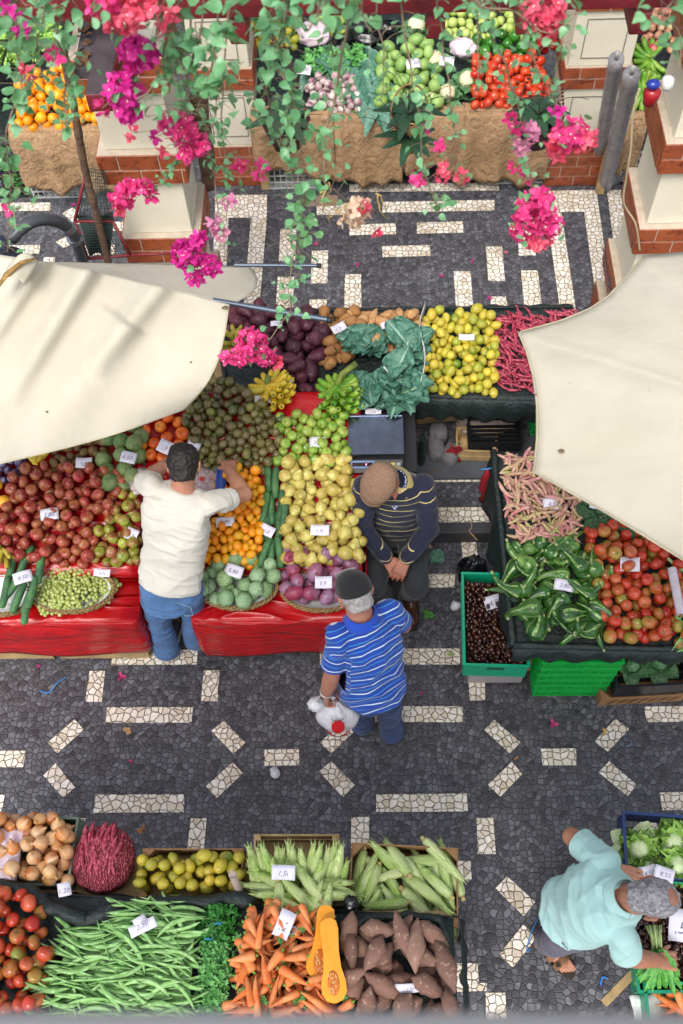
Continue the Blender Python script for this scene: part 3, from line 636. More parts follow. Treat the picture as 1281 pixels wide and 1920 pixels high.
# ================================================================ the red-covered stall in the middle
PA = (.69, 2.42, .28); PB = (.85, 3.55, .10); PC = (.71, 2.0, .10); PD = (.77, .4, 0.0)
SH = (.60, 2.2, .03)
def tables():
    # sloping display boards, the low shelf in front, and their red plastic covers
    for nm, x0, x1, lab in (('left', -3.0, -1.33, 'red plastic cover on the fruit stall left of the standing man in white'), ('right', -1.02, -.05, 'red plastic cover on the fruit stall between the two men')):
        mb = MB(); yb = 3.52; z = lambda y: PA[0]+PA[2]*(y-PA[1])-.012
        topsheet(mb, [(x0, 2.46, z(2.46)), (x1, 2.46, z(2.46)), (x1, yb, z(yb)), (x0, yb, z(yb))], seed=1)
        topsheet(mb, [(x0, 2.21, .60), (x1, 2.21, .60), (x1, 2.46, .61), (x0, 2.46, .61)], n=8, amp=.01, seed=3)
        topsheet(mb, [(x0, 2.46, .61), (x1, 2.46, .61), (x1, 2.465, z(2.46)), (x0, 2.465, z(2.46))], n=8, amp=.008, seed=4)
        if nm == 'left':
            skirt(mb, [(x0, 2.21, .60), (x1-.02, 2.21, .60), (x1, 2.23, .60), (x1, 3.4, .66)], .46, .012, 3, 16, .012, 5, .004)
        else:
            skirt(mb, [(x0, 3.4, .66), (x0, 2.23, .60), (x0+.02, 2.21, .60), (x1, 2.21, .60), (x1+.02, 2.24, .60), (x1+.02, 3.3, .66)], .47, .012, 3, 16, .012, 6, .004)
        o = mb.build('plastic_table_cover', m_redp, None, True); solid(o, .003, -1); tag(o, lab, 'table cover', 'red plastic covers')
    mb = MB(); topsheet(mb, [(-1.32, 2.66, z(2.66)), (-1.03, 2.66, z(2.66)), (-1.03, 3.52, z(3.52)), (-1.32, 3.52, z(3.52))], seed=8)
    skirt(mb, [(-1.33, 2.66, z(2.66)), (-1.02, 2.66, z(2.66))], .45, .02, 2, 10, .012, 9, .01)
    o = mb.build('plastic_table_cover', m_redp, None, True); solid(o, .003, -1); tag(o, 'red plastic cover in the gap in front of the standing man in white', 'table cover', 'red plastic covers')
    # slatted wooden crates that carry the boards
    def crate(x, y, w, d, h, zb, lab, nsl=4, name='wooden_crate', grp='wooden crates under the stalls', mat=m_pine):
        mb = MB(); t = .012; sh = h/nsl
        for k in range(nsl):
            z0 = k*sh+sh*.12; z1 = z0+sh*.68
            mb.box((-w/2, -d/2, z0), (w/2, -d/2+t, z1)); mb.box((-w/2, d/2-t, z0), (w/2, d/2, z1))
            mb.box((-w/2, -d/2+t+.001, z0), (-w/2+t, d/2-t-.001, z1)); mb.box((w/2-t, -d/2+t+.001, z0), (w/2, d/2-t-.001, z1))
        for sx in (-1, 1):
            for sy in (-1, 1):
                cx, cy = sx*(w/2-t-.018), sy*(d/2-t-.018); mb.box((cx-.017, cy-.017, 0), (cx+.017, cy+.017, h+.01))
        for k in range(5):
            yy = -d/2+t+.01+(d-2*t-.02)*k/5; mb.box((-w/2+t+.002, yy, .012), (w/2-t-.002, yy+(d/5)*.75, .02))
        o = mb.build(name, mat); o.location = (x, y, zb); tag(o, lab, 'crate', grp); return o
    crate(-1.65, 2.47, .56, .50, .56, 0, 'pale slatted wooden crate under the red cover beside the standing man', 5)
    crate(-2.24, 2.47, .54, .50, .56, 0, 'pale slatted wooden crate under the red cover at the left edge', 5)
    crate(-2.82, 2.47, .54, .50, .56, 0, 'pale slatted wooden crate furthest left under the red cover', 5)
    crate(-.69, 2.50, .54, .46, .56, 0, 'slatted wooden crate under the red stall just right of the standing man', 5)
    crate(-.16-.06, 2.50, .34, .46, .56, 0, 'slatted wooden crate under the red stall behind the man in blue', 5)
tables()
G_RA = 'red apples on the central stall'
def rag(lab): return lab
pile('apple', 'apple', 'red apple in the big heap at the left of the red stall', G_RA, redapples, [(20,915),(70,880),(150,885),(215,885),(240,915),(225,955),(190,985),(178,1062),(-20,1062),(5,1000)], PA, .072, 210, .05, seed=3, mode='top')
pile('apple', 'apple', 'green and red blushed apple left of the man in the white shirt', 'green-red apples beside the man in white', mixapples, [(205,905),(262,905),(262,1062),(178,1062),(190,1000),(235,950)], PA, .068, 75, .04, seed=4, mode='top')
pile('orange', 'orange', 'yellow orange at the left edge beside the red apples', 'oranges at the left edge', yoranges, [(-60,900),(18,905),(12,990),(-60,1000)], PA, .08, 16, .03, seed=5)
pile('plum', 'plum', 'dusky blue plum below the left canopy edge', 'plums by the left canopy', plums, [(-40,868),(48,862),(50,905),(-40,905)], PA, .05, 34, .03, seed=6)
pile('kiwi', 'kiwi', 'fuzzy brown kiwi below the left canopy', 'kiwis by the canopy', kiwis, [(97,835),(195,808),(200,880),(105,893)], PA, .058, 44, .03, seed=7)
pile('custard_apple', 'custard apple', 'large green scaly custard apple between kiwis and persimmons', 'large custard apples', cheris, [(195,815),(270,800),(262,912),(215,925),(192,890)], PA, .105, 17, .05, seed=8, pack=.8)
pile('persimmon', 'persimmon', 'orange persimmon above the head of the man in white', 'persimmons', persimmons, [(268,790),(345,765),(350,800),(360,850),(300,870),(268,860)], PA, .078, 19, .012, seed=9, mode='top', pack=.95)
pile('passion_fruit', 'passion fruit', 'round olive and brown passion fruit in the heap above the green apples', 'passion fruits', passions, [(352,770),(385,720),(440,725),(480,760),(530,790),(520,880),(440,900),(350,880)], PA, .057, 225, .045, seed=10)
pile('mandarin', 'mandarin', 'small orange mandarin right of the man in white', 'mandarins', mandarins, [(400,900),(490,885),(494,960),(488,1064),(372,1064),(375,960)], PA, .052, 215, .06, seed=11)
pile('apple', 'apple', 'bright green apple in the heap left of the weighing scale', 'green apples by the scale', greenapples, [(525,790),(650,782),(650,878),(560,885),(522,875)], PA, .064, 78, .05, seed=12, mode='top')
pile('pear', 'pear', 'yellow russet pear in the heap left of the seated man', 'pears', pears, [(537,885),(560,870),(655,875),(672,935),(680,1055),(620,1066),(535,1062)], PA, .072, 118, .06, seed=13)
# long scaly green fruits
longspots = [(503,900,92,0),(517,905,88,0),(539,905,94,0),(497,950,80,0),(509,955,92,0),(528,948,86,0),(522,990,90,0),(497,1035,70,0),(509,1040,88,0),(524,1035,98,0),(500,985,94,0),(533,968,84,1)]
for i, (x, y, a, l) in enumerate(longspots):
    o = bpy.data.objects.new('scaly_green_fruit', longs[i % 2]); COL.objects.link(o); o.location = PP(x, y, (PA[0]+.035+.03*l+.02*(i % 2), PA[1], PA[2])); o.rotation_euler = Euler((i, -.27, R(a)), 'XYZ'); o.scale = (.95, .95, .95)
    tag(o, 'long scaly dark green fruit between the mandarins and the pears', 'exotic fruit', 'long green fruits by the pears')
for i, (x, y, a) in enumerate([(20,1070,80),(48,1050,70),(75,1065,88),(10,1110,84),(35,1120,72),(60,1110,80),(28,1095,60),(50,1140,85)]):
    o = bpy.data.objects.new('scaly_green_fruit', longs[i % 2]); COL.objects.link(o); o.location = PP(x, y, (.72+.02*(i % 3), 2.3, .1)); o.rotation_euler = Euler((i, -.2, R(a)), 'XYZ'); o.scale = (.95,)*3
    tag(o, 'long scaly dark green fruit in the basket at the left edge', 'exotic fruit', 'long green fruits at the left edge')
# wicker baskets
def wick():
    s = NT('wicker'); a = s.n('TexWave', i_Vector=s.obj(), i_Scale=55.0, i_Distortion=.6, bands_direction='Z'); b = s.n('TexNoise', i_Vector=s.obj(), i_Scale=70.0)
    s.set('Base Color', s.ramp(s.math('MULTIPLY', a.outputs['Fac'], s.math('ADD', b.outputs['Fac'], .4)), [(.1, lin('#7a5a30')), (.8, lin('#c9a871'))])); s.set('Roughness', .65); s.bump(a.outputs['Fac'], .004); return s.m
m_wick = wick(); m_tissue = simple('white_tissue_paper', '#d8dad8', .8, .1, 14, .008, 14)
def basket(loc, rx, ry, h, lab, seed=0):
    t = empty('wicker_basket', loc); tag(t, lab, 'basket', 'wicker baskets on the red shelf')
    mb = MB(); N = 44
    for lay in range(5):       # woven rows that weave in and out
        z = .006+h*lay/5; k = .86+.14*lay/4; rad = .006
        pts = [(rx*k*math.cos(a)+0.004*math.cos(a)*(1 if (i+lay) % 2 else -1), ry*k*math.sin(a)+.004*math.sin(a)*(1 if (i+lay) % 2 else -1), z) for i, a in ((i, 2*math.pi*i/N) for i in range(N+1))]
        mb.tube(pts, rad, 5, caps=False)
    mb.lathe([(.01, .0), (rx*.84, .0), (rx*.84, .004), (.01, .004)], 30, T=Matrix.Diagonal((1, ry/rx, 1, 1)))
    mb.build('body', m_wick, t, True)
    mb = MB()
    for ph in (0, math.pi):    # braided rim
        pts = []
        for i in range(161):
            a = 2*math.pi*i/160; b = a*22+ph; rr = .007; pts.append((math.cos(a)*(rx+math.cos(b)*rr), math.sin(a)*(ry+math.cos(b)*rr), h+.004+math.sin(b)*rr))
        mb.tube(pts, .0055, 5, caps=False)
    mb.build('rim', m_wick, t, True)
    mb = MB(); mb.grid(lambda u, v: Vector(((rx*.93)*(.02+v*.98)*math.cos(u*6.2832), (ry*.93)*(.02+v*.98)*math.sin(u*6.2832), .012+h*.95*v**3+.008*nz((math.cos(u*6.28)*3, math.sin(u*6.28)*3, v*4), 1, seed))), 40, 8)
    mb.build('paper_lining', m_tissue, t, True); return t
bz = .615
bg1 = P(137, 1112, bz+.03); bg1.z = bz; basket(bg1, .245, .135, .07, 'oval wicker basket heaped with green grapes', 1)
bg2 = P(447, 1107, bz+.03); bg2.z = bz; basket(bg2, .225, .130, .07, 'oval wicker basket of pale green custard apples', 2)
bg3 = P(603, 1112, bz+.03); bg3.z = bz; basket(bg3, .225, .125, .07, 'oval wicker basket of purple mangoes', 3)
bg4 = P(5, 1120, bz+.03); bg4.z = bz; basket(bg4, .20, .125, .07, 'wicker basket of long green fruits at the left edge', 4)
pile('custard_apple', 'custard apple', 'pale green custard apple in the wicker basket', 'custard apples in the basket', cheris2, [(375,1095),(405,1070),(470,1058),(515,1070),(518,1105),(490,1135),(420,1138),(385,1125)], (bz+.03, 2.3, .12), .088, 34, .065, seed=21)
pile('mango', 'mango', 'purple red mango in the wicker basket behind the man in blue', 'mangoes in the basket', mangos, [(530,1085),(535,1040),(570,1050),(640,1055),(680,1075),(665,1125),(610,1135),(550,1130)], (bz+.03, 2.3, .2), .085, 30, .085, seed=22)
# grape bunches: stalk and single grapes
def grape_bunch(c, L, Wd, n, a, lab, seed):
    t = empty('grape_bunch', c, (0, 0, a)); tag(t, lab, 'grapes', 'green grape bunches'); rg = random.Random(seed)
    mb = MB(); mb.tube([(-L*.5, 0, .03), (0, 0, .035), (L*.45, .01, .02)], .0022, 5)
    for k in range(7): x = -L*.4+k*L*.13; mb.tube([(x, 0, .033), (x+.01, rg.uniform(-.04, .04), .035)], .0013, 4)
    mb.build('stalk', stemM, t, True); pts = []
    for i in range(n):
        best = None
        for q in range(12):
            u = rg.uniform(-.5, .5); wv = Wd*(1-.6*abs(u)); v = rg.uniform(-.5, .5); h = math.sqrt(max(0, 1-(2*v)**2))*(.05-.02*abs(u)); 
            p = Vector((u*L, v*wv, .008+h*rg.uniform(.45, 1))); d = min([(p-q_).length for q_ in pts] or [1])
            if best is None or d > best[0]: best = (d, p)
        pts.append(best[1]); o = bpy.data.objects.new('grape', grapes[0]); COL.objects.link(o); o.parent = t; o.location = best[1]; o.rotation_euler = (rg.uniform(0, 3), rg.uniform(0, 3), 0); s_ = rg.uniform(.85, 1.1); o.scale = (s_,)*3
for i, (x, y, a, L, lab) in enumerate([(95,1100,.5,.2,'leftmost green grape bunch in the basket'),(135,1080,-.3,.22,'green grape bunch at the back of the basket'),(140,1118,.1,.24,'green grape bunch in the middle of the basket'),(185,1095,-.5,.2,'green grape bunch at the right end of the basket'),(110,1125,.2,.2,'green grape bunch hanging over the front rim of the basket')]):
    p = P(x, y, bz+.06); p.z = bz+.02+.012*(i % 3); grape_bunch(p, L*1.08, .175, 92, a, lab, 30+i)
# bananas on the stall
hand_of_bananas('banana_bunch', 'ripe yellow banana hand beside the plums at the canopy edge', PP(72, 878, (PA[0]+.03, PA[1], PA[2])), ban_y, 5, .06, 1, 0, R(100), 0, spreadA=1.6)
hand_of_bananas('banana_bunch', 'small mottled banana hand at the left edge above the long green fruits', PP(10, 1035, (PA[0]+.05, PA[1], PA[2])), ban_s, 10, .05, 2, 0, R(250), 0, spreadA=3.5)
hand_of_bananas('banana_bunch', 'ripe yellow banana bunch with two price cards below the purple sweet potatoes', PP(512, 738, (1.0, 3.4, .1)), ban_ys, 36, .065, 3, .05, R(60), R(-28))
hand_of_bananas('banana_bunch', 'small mottled green-yellow banana bunch at the edge of the left canopy', PP(442, 640, (.99, 3.55, .1)), ban_s, 24, .05, 3, 0, R(0), R(-30), spreadA=5)
hand_of_bananas('banana_bunch', 'green unripe banana bunch with cut stalk beside the collard leaves', PP(632, 742, (1.0, 3.5, .1)), ban_g, 48, .065, 4, .16, R(15), R(-25), stalkmat=simple('green_banana_stalk', '#6d7a2c', .6, .5, 25))
# garlic in netted bags
def garlic_bag(p, w, d, rz, lab, seed):
    t = empty('garlic_bag', p, (.25, 0, rz)); tag(t, lab, 'bag of garlic', 'garlic bags'); rg = random.Random(seed)
    s = MATS.get('garlic') or skin('garlic', ['#cdbcb0', '#d9ccc2', '#bda6a0'], .6, patch='#a5808a', ps=30); mb = MB()
    for i in range(46):
        c = (rg.uniform(-w/2+.03, w/2-.03), rg.uniform(-d/2+.02, d/2-.02), rg.uniform(.01, .05)); r = rg.uniform(.019, .026)
        mb.ball(c, (r, r, r*.9), 9, 6, disp=lambda q: 1+.08*math.sin(math.atan2(q.y, q.x)*6)+.35*max(0, q.z-.88))
    mb.build('garlic_bulbs', s, t, True)
    nm = MATS.get('net_film')
    if not nm:
        q = NT('net_film'); q.set('Base Color', lin('#d8c8d0')); q.set('Roughness', .15); q.set('Alpha', q.math('ADD', .12, q.math('MULTIPLY', .7, q.math('GREATER_THAN', q.n('TexWave', i_Vector=q.obj(), i_Scale=60.0).outputs['Fac'], .93)))); MATS['net_film'] = nm = q.m
    mb = MB(); mb.ball((0, 0, .032), (w*.5, d*.55, .045), 22, 10, disp=lambda q: 1+.06*nz(q, 4, seed)); mb.build('net', nm, t, True)
    for sx in ((-1, 1) if w > .2 else (1,)):
        mb = MB(); mb.grid(lambda u, v: Vector((sx*(w*.38+u*w*.17), (v-.5)*d*.95, .068-.045*u*u+.006*nz((u*5, v*9, 0), 1, seed))), 8, 12); o = mb.build('printed_label', simple('blue_white_print', '#2a4a9c', .3, .2), t, True); solid(o, .001)
        mb = MB(); mb.grid(lambda u, v: Vector((sx*(w*.45+u*w*.05), (v-.5)*d*.5, .072-.045*.5+.012)), 2, 4); 
    mb = MB(); mb.lathe([(.003, .0785), (.014, .0785), (.014, .0765), (.003, .0765)], 14); o = mb.build('red_badge', simple('red_print', '#b03030', .4), t)
    o.location = (w*.12, 0, 0)
garlic_bag(PP(372, 905, (PA[0]+.06, PA[1], PA[2])), .30, .15, R(-2), 'netted garlic bag with blue print right of the standing man\'s head', 41)
garlic_bag(PP(268, 905, (PA[0]+.06, PA[1], PA[2])), .16, .15, R(12), 'netted garlic bag with blue print left of the standing man\'s head', 42)
# ---------------------------------------------------------------- back table: sweet potatoes, collards, citrus, beans
def slab_cloth(quad_px, pl, drops, name, lab, seed, group=None, out=.03):
    mb = MB(); q = [PP(x, y, (pl[0]-.012, pl[1], pl[2])) for x, y in quad_px]
    topsheet(mb, q, n=24, amp=.012, seed=seed)
    for k, d in enumerate(drops):
        if d:
            a, b = q[k], q[(k+1) % 4]; skirt(mb, [a, b], d, out, max(3, int((b-a).length*7)), 9, .018, seed+k)
    o = mb.build(name, m_net, None, True); solid(o, .004, -1); tag(o, lab, 'cloth', group); return o
slab_cloth([(424,735),(1040,752),(1075,576),(420,585)], PB, (.17, .2, .05, .2), 'shade_net_cloth', 'dark green net cloth under the sweet potatoes, lemons and crimson beans', 50, 'dark net cloths on the tables')
mb = MB(); z = .80
for (x, y) in ((-.9, 3.66), (.25, 3.66), (1.2, 3.66), (-.9, 4.1), (1.2, 4.1)): mb.box((x-.025, y-.025, UP), (x+.025, y+.025, z-.02))
mb.box((-.97, 3.6, z-.02), (1.3, 4.12, z)); tag(mb.build('trestle_table', m_pine), 'wooden trestle table under the dark cloth of the sweet potatoes and lemons', 'table')
pile('sweet_potato', 'sweet potato', 'purple sweet potato heaped beside the ripe bananas', 'purple sweet potatoes', potPs, [(425,598),(600,598),(612,640),(600,700),(560,735),(520,700),(470,640),(425,640)], PB, .072, 78, .075, length=.13, seed=51, mode='roll')
pile('sweet_potato', 'sweet potato', 'purple sweet potato lying loose at the edge of the ripe bananas', 'loose purple sweet potatoes', potPs, [(560,735),(600,740),(595,790),(548,785)], PB, .07, 6, .03, length=.12, seed=52, mode='roll')
pile('potato', 'potato', 'round brown potato between the purple and the pale sweet potatoes', 'brown potatoes', potBs, [(605,600),(672,596),(680,640),(650,690),(612,700)], PB, .070, 38, .06, length=.10, seed=53, mode='roll')
pile('sweet_potato', 'sweet potato', 'pale knobbly sweet potato left of the lemons', 'pale sweet potatoes', potLs, [(668,600),(790,598),(790,650),(740,665),(672,650)], PB, .065, 38, .06, length=.13, seed=54, mode='roll')
pile('citrus', 'lemon', 'yellow or green lemon in the heap on the back table', 'lemons and limes on the back table', limes, [(795,600),(930,595),(925,745),(795,745)], (PB[0]+.0, PB[1], PB[2]+.02), .062, 135, .085, seed=55)
pile('crimson_bean', 'bean', 'crimson bean pod right of the lemons', 'crimson beans on the back table', rpods, [(915,598),(1085,585),(1085,745),(1003,742),(925,725)], PB, .015, 270, .10, length=.13, seed=56, mode='roll', tries=5, ang=lambda r, x, y: r.gauss(2.2, .7))
mb = MB(); a = PP(787, 750, PB); b = PP(793, 585, PB)
mb.grid(lambda u, v: a.lerp(b, u)+Vector((.02*math.sin(u*7), 0, .02+.16*v*(.8+.4*math.sin(u*3+1)))), 12, 5); o = mb.build('paper_divider', simple('printed_white_card', '#d8d6d4', .7, .12, 9), None, True); solid(o, .003); tag(o, 'upright white paper divider between collard leaves and lemons', 'paper divider')
# big collard leaves, each head a loose bunch
for i, (x, y, rz, n, lab) in enumerate([(690,665,2.6,7,'blue-green collard bunch behind the green banana stalk'),(760,668,.9,7,'blue-green collard bunch beside the white paper divider'),(735,715,-.5,7,'blue-green collard bunch in front of the divider'),(755,752,-1.2,6,'blue-green collard bunch hanging over the scale board'),(700,745,-2.4,5,'blue-green collard bunch just above the scale')]):
    mb = MB(); rg = random.Random(60+i); mb2 = MB()
    for k in range(n):
        a = rz+(k-n/2)*.62; leaf_sheet(mb, Vector((rg.uniform(-.03, .03), rg.uniform(-.03, .03), .02+.012*k)), a, rg.uniform(.15, .19), rg.uniform(.16, .20), .45, .35, 60*i+k, pitch=.4+.1*k, nu=15, nv=14, ruff=.35, rib=1)
        mb2.tube([(0, 0, .02+.012*k), (math.cos(a)*.08, math.sin(a)*.08, .065+.012*k)], [.006, .003], 6)
    o = mb.build('collard_bunch', [m_collard, simple('pale_leaf_rib', '#8fb09c', .5)], None, True); o.location = PP(x, y, (PB[0]+.045, PB[1], PB[2])); tag(o, lab, 'collard greens', 'collard bunches')
    mb2.build('stalks', simple('pale_leaf_stalk', '#9db58a', .5), o, True)
# ---------------------------------------------------------------- weighing scale
def scale():
    c = P(705, 830, .93); c.z = .86; t = empty('weighing_scale', c, (0, 0, 0)); tag(t, 'black digital weighing scale with steel pan behind the seated man', 'scale')
    blk = simple('black_plastic', '#1b1b1e', .45, .1); mb = MB(); mb.box((-.155, -.16, 0), (.155, .16, .075)); o = mb.build('housing', blk, t); bevel(o, .012, 3)
    mb = MB(); T = Matrix.Translation((0, -.155, .05)) @ Matrix.Rotation(R(35), 4, 'X'); mb.box((-.155, -.035, 0), (.155, .045, .016), T); o = mb.build('keypad_panel', blk, t); bevel(o, .004)
    mb = MB(); mb.box((-.145, -.005, .0165), (-.01, .038, .0185), T); o = mb.build('display', simple('blue_display_frame', '#1c5a96', .3, .05), t)
    mb = MB(); mb.box((-.138, .006, .0185), (-.02, .028, .0195), T); mb.build('screen', simple('dark_red_screen', '#26060a', .1, .1), o)
    mb = MB(); mb.box((-.06, .012, .0195), (-.055, .022, .0202), T); q = NT('red_led'); q.set('Emission Color', (1, .05, .1, 1)); q.set('Emission Strength', 4.0); mb.build('red_digit', q.m, o)
    for k in range(8):
        mb = MB(); x0 = .02+.032*(k % 4); y0 = -.018+.026*(k//4); mb.box((x0, y0, .0165), (x0+.024, y0+.018, .020), T); mb.build('key', simple('yellow_key' if k % 3 == 0 else 'grey_key', '#b5b04a' if k % 3 == 0 else '#8b8f8c', .5), t)
    st = simple('scratched_steel', '#7c8494', .2, .2, 14, .0006, 80, metal=.95)
    mb = MB(); mb.box((-.16, -.105, .092), (.16, .17, .104)); o = mb.build('pan', st, t); bevel(o, .005, 2)
    mb = MB(); 
    for a, b in (((-.16, -.105, .104), (.16, -.099, .110)), ((-.16, .164, .104), (.16, .17, .110)), ((-.16, -.0985, .104), (-.154, .1635, .110)), ((.154, -.0985, .104), (.16, .1635, .110))): mb.box(a, b)
    mb.build('pan_rim', st, t)
scale()
mb = MB(); a = P(650, 888, .84); b = P(775, 770, .86); mb.box((a.x, a.y, .82), (b.x+.01, b.y+.05, .855)); tag(mb.build('counter_board', simple('black_rubber_board', '#1d1e22', .6)), 'black counter board under the weighing scale', 'board')
mb = MB(); 
for x, y in ((a.x+.03, a.y+.03), (b.x-.02, a.y+.03), (a.x+.03, b.y), (b.x-.02, b.y)): mb.box((x-.015, y-.015, 0), (x+.015, y+.015, .80))
mb.box((a.x, a.y, .80), (b.x+.01, b.y+.05, .818))
tag(mb.build('counter_trestle', simple('dark_steel', '#2c2f33', .5, metal=.5)), 'dark steel trestle carrying the counter board', 'trestle')
# ---------------------------------------------------------------- post, steel base and clutter under the back table
p = P(790, 868, UP+.03); pm = simple('green_black_post', '#20302e', .4, .2)
mb = MB(); mb.tube([(p.x, p.y, UP), (p.x, p.y, UP+.32)], .024, 14); mb.tube([(p.x, p.y, UP+.312), (p.x, p.y, UP+.322)], .0235, 14); t = mb.build('umbrella_base_post', pm, None, 'auto'); tag(t, 'short dark green steel umbrella tube standing beside the scale', 'post')
mb = MB(); mb.box((p.x-.06, p.y-.12, UP+.004), (p.x+.5, p.y+.08, UP+.03)); mb.build('base_plate', simple('grey_steel_plate', '#4b4f55', .6), t)
mb = MB()
for k in range(3): x, y = p.x+(.0, .05, .1)[k], p.y-.1+.02*k; mb.lathe([(.003, UP+.03), (.01, UP+.03), (.01, UP+.038), (.003, UP+.040)], 6, T=Matrix.Translation((x, y, 0)))
mb.build('bolts', simple('rusty_bolt', '#6a4a3a', .7), t)
m_conc = simple('rough_concrete', '#6f6d70', .95, .3, 30, .006, 60)
for i, (x, y, sx, sy, rz) in enumerate([(818,838,.09,.14,.1),(846,850,.09,.13,-.35),(822,815,.10,.10,.05)]):
    q = P(x, y, UP+.08); mb = MB(); mb.ball((0, 0, .06), (sx*.62, sy*.62, .07), 14, 10, disp=lambda d: 1.0/max(abs(d.x), abs(d.y), abs(d.z))**.6+.08*nz(d, 3, i)); o = mb.build('concrete_block', m_conc, None, True); o.location = (q.x, q.y, UP+.03*(i == 2)); o.rotation_euler = (0, 0, rz)
    tag(o, ('left of the two rough concrete blocks beside the umbrella post', 'right of the two rough concrete blocks, next to the red cloth', 'concrete block lying behind the two others under the table')[i], 'concrete block', 'concrete blocks')
def openbox(name, cat, lab, c, w, d, h, th, mat, rz=0, group=None, slats=0, floor=True, flare=0):
    mb = MB()
    def wall(a, b):
        if slats:
            z0, z1 = a[2], b[2]; s_ = (z1-z0)/slats
            for k in range(slats): mb.box((a[0], a[1], z0+k*s_+s_*.08), (b[0], b[1], z0+k*s_+s_*.84))
        else: mb.box(a, b)
    wall((-w/2, -d/2, 0), (w/2, -d/2+th, h)); wall((-w/2, d/2-th, 0), (w/2, d/2, h)); e = th+.0006
    wall((-w/2, -d/2+e, 0), (-w/2+th, d/2-e, h)); wall((w/2-th, -d/2+e, 0), (w/2, d/2-e, h))
    if floor: mb.box((-w/2+e, -d/2+e, .002), (w/2-e, d/2-e, .008))
    if slats:
        for sx in (-1, 1):
            for sy in (-1, 1): cx, cy = sx*(w/2-e-.012), sy*(d/2-e-.012); mb.box((cx-.011, cy-.011, 0), (cx+.011, cy+.011, h+.004))
    o = mb.build(name, mat); o.location = c; o.rotation_euler = (0, 0, rz); tag(o, lab, cat, group); return o
q = P(892, 868, UP); openbox('wooden_crate', 'crate', 'low wooden crate lying under the lemons beside the red cloth', (q.x, q.y+.09, UP+.031), .27, .19, .13, .01, m_pine, -.05, 'wooden crates under the stalls', 2)
q = P(812, 800, UP); openbox('wooden_crate', 'crate', 'broken wooden crate pushed far under the lemon table', (q.x+.03, q.y+.12, UP+.02), .30, .2, .18, .01, m_pine, .1, 'wooden crates under the stalls', 3)
mb = MB(); q = P(850, 860, UP+.1); mb.grid(lambda u, v: Vector((q.x+.035*math.cos(u*3)+.02*math.sin(v*9), q.y+.01+.03*u, UP+.21-.19*v+.02*math.sin(u*8+v*3))), 8, 16); o = mb.build('red_rag', simple('red_net_rag', '#8a1020', .8, .3, 40, .004, 90), None, True); solid(o, .004); tag(o, 'dark red net rag hanging over the corner of a wooden crate', 'rag')
# black and green plastic crates
def plastic_crate(name, lab, c, w, d, h, hexc, rz=0, group='plastic crates', bars=7, rows=4, cat='crate', solidw=False):
    m = simple('plastic_'+hexc.strip('#'), hexc, .35, .1, 4); t = .008; mb = MB()
    def side(p0, p1, ax):
        L = p1-p0; 
        for zz in ((0, .012), (h-.016, h)) + (() if solidw else tuple((h*k/rows-.003, h*k/rows+.003) for k in range(1, rows))):
            if ax[0] == 'x': mb.box((p0, ax[1]-t/2, zz[0]), (p1, ax[1]+t/2, zz[1]))
            else: mb.box((ax[1]-t/2, p0, zz[0]), (ax[1]+t/2, p1, zz[1]))
        for k in range(bars+1):
            q_ = p0+(L-.012)*k/bars; ww = .012 if k in (0, bars) else .006
            if ax[0] == 'x': mb.box((q_, ax[1]-t*.35, .013), (q_+ww, ax[1]+t*.35, h-.017))
            else: mb.box((ax[1]-t*.35, q_, .013), (ax[1]+t*.35, q_+ww, h-.017))
        if solidw:
            if ax[0] == 'x': mb.box((p0+.002, ax[1]-.0015, .013), (p1-.002, ax[1]+.0015, h-.017))
            else: mb.box((ax[1]-.0015, p0+.002, .013), (ax[1]+.0015, p1-.002, h-.017))
    side(-w/2, w/2, ('x', -d/2)); side(-w/2, w/2, ('x', d/2)); side(-d/2+t, d/2-t, ('y', -w/2+t/2)); side(-d/2+t, d/2-t, ('y', w/2-t/2))
    for k in range(5): y0 = -d/2+t+.01+(d-.04)*k/5; mb.box((-w/2+t+.001, y0, .004), (w/2-t-.001, y0+(d-.04)/7, .009))
    # rim lip
    for a, b in (((-w/2-.008, -d/2-.008, h), (w/2+.008, -d/2+.006, h+.006)), ((-w/2-.008, d/2-.006, h), (w/2+.008, d/2+.008, h+.006)), ((-w/2-.008, -d/2+.0065, h), (-w/2+.006, d/2-.0065, h+.006)), ((w/2-.006, -d/2+.0065, h), (w/2+.008, d/2-.0065, h+.006))): mb.box(a, b)
    o = mb.build(name, m); o.location = c; o.rotation_euler = (0, 0, rz); tag(o, lab, cat, group); return o
q = P(930, 832, UP+.2); 
for k in range(2): plastic_crate('plastic_crate', ('lower', 'upper')[k]+' flat black plastic crate under the crimson beans', (q.x, q.y+.1, UP+.10+.06*k), .34, .2, .05, '#17181c', 0, rows=2)
q = P(1000, 850, UP)
for k in range(4): plastic_crate('plastic_crate', ('lowest', 'second lowest', 'second highest', 'topmost')[k]+' green crate of the stack behind the bean cloth', (q.x+.15, q.y+.28, UP+.13*k), .32, .26, .12, '#15a04a', 0, rows=3)
mb = MB(); q = P(905, 850, UP); mb.ball((q.x+.03, q.y+.18, UP+.10), (.20, .13, .08), 20, 12, disp=lambda d: 1+.25*nz(d, 3, 4)); tag(mb.build('sack', simple('beige_sack_cloth', '#94877c', .9, .2, 20, .01, 30), None, True), 'crumpled beige sack under the black crates', 'sack')
# cut leaf, string and scraps on the floor
mb = MB(); leaf_sheet(mb, Vector((0, 0, .004)), 0, .11, .10, .05, .05, 5, pitch=.05, ruff=.3); o = mb.build('fallen_leaf', m_collard, None, True); o.location = P(828, 1033, .008); o.rotation_euler = (0, 0, -2.2); tag(o, 'torn blue-green collard leaf on the dark paving beside the seated man', 'leaf')
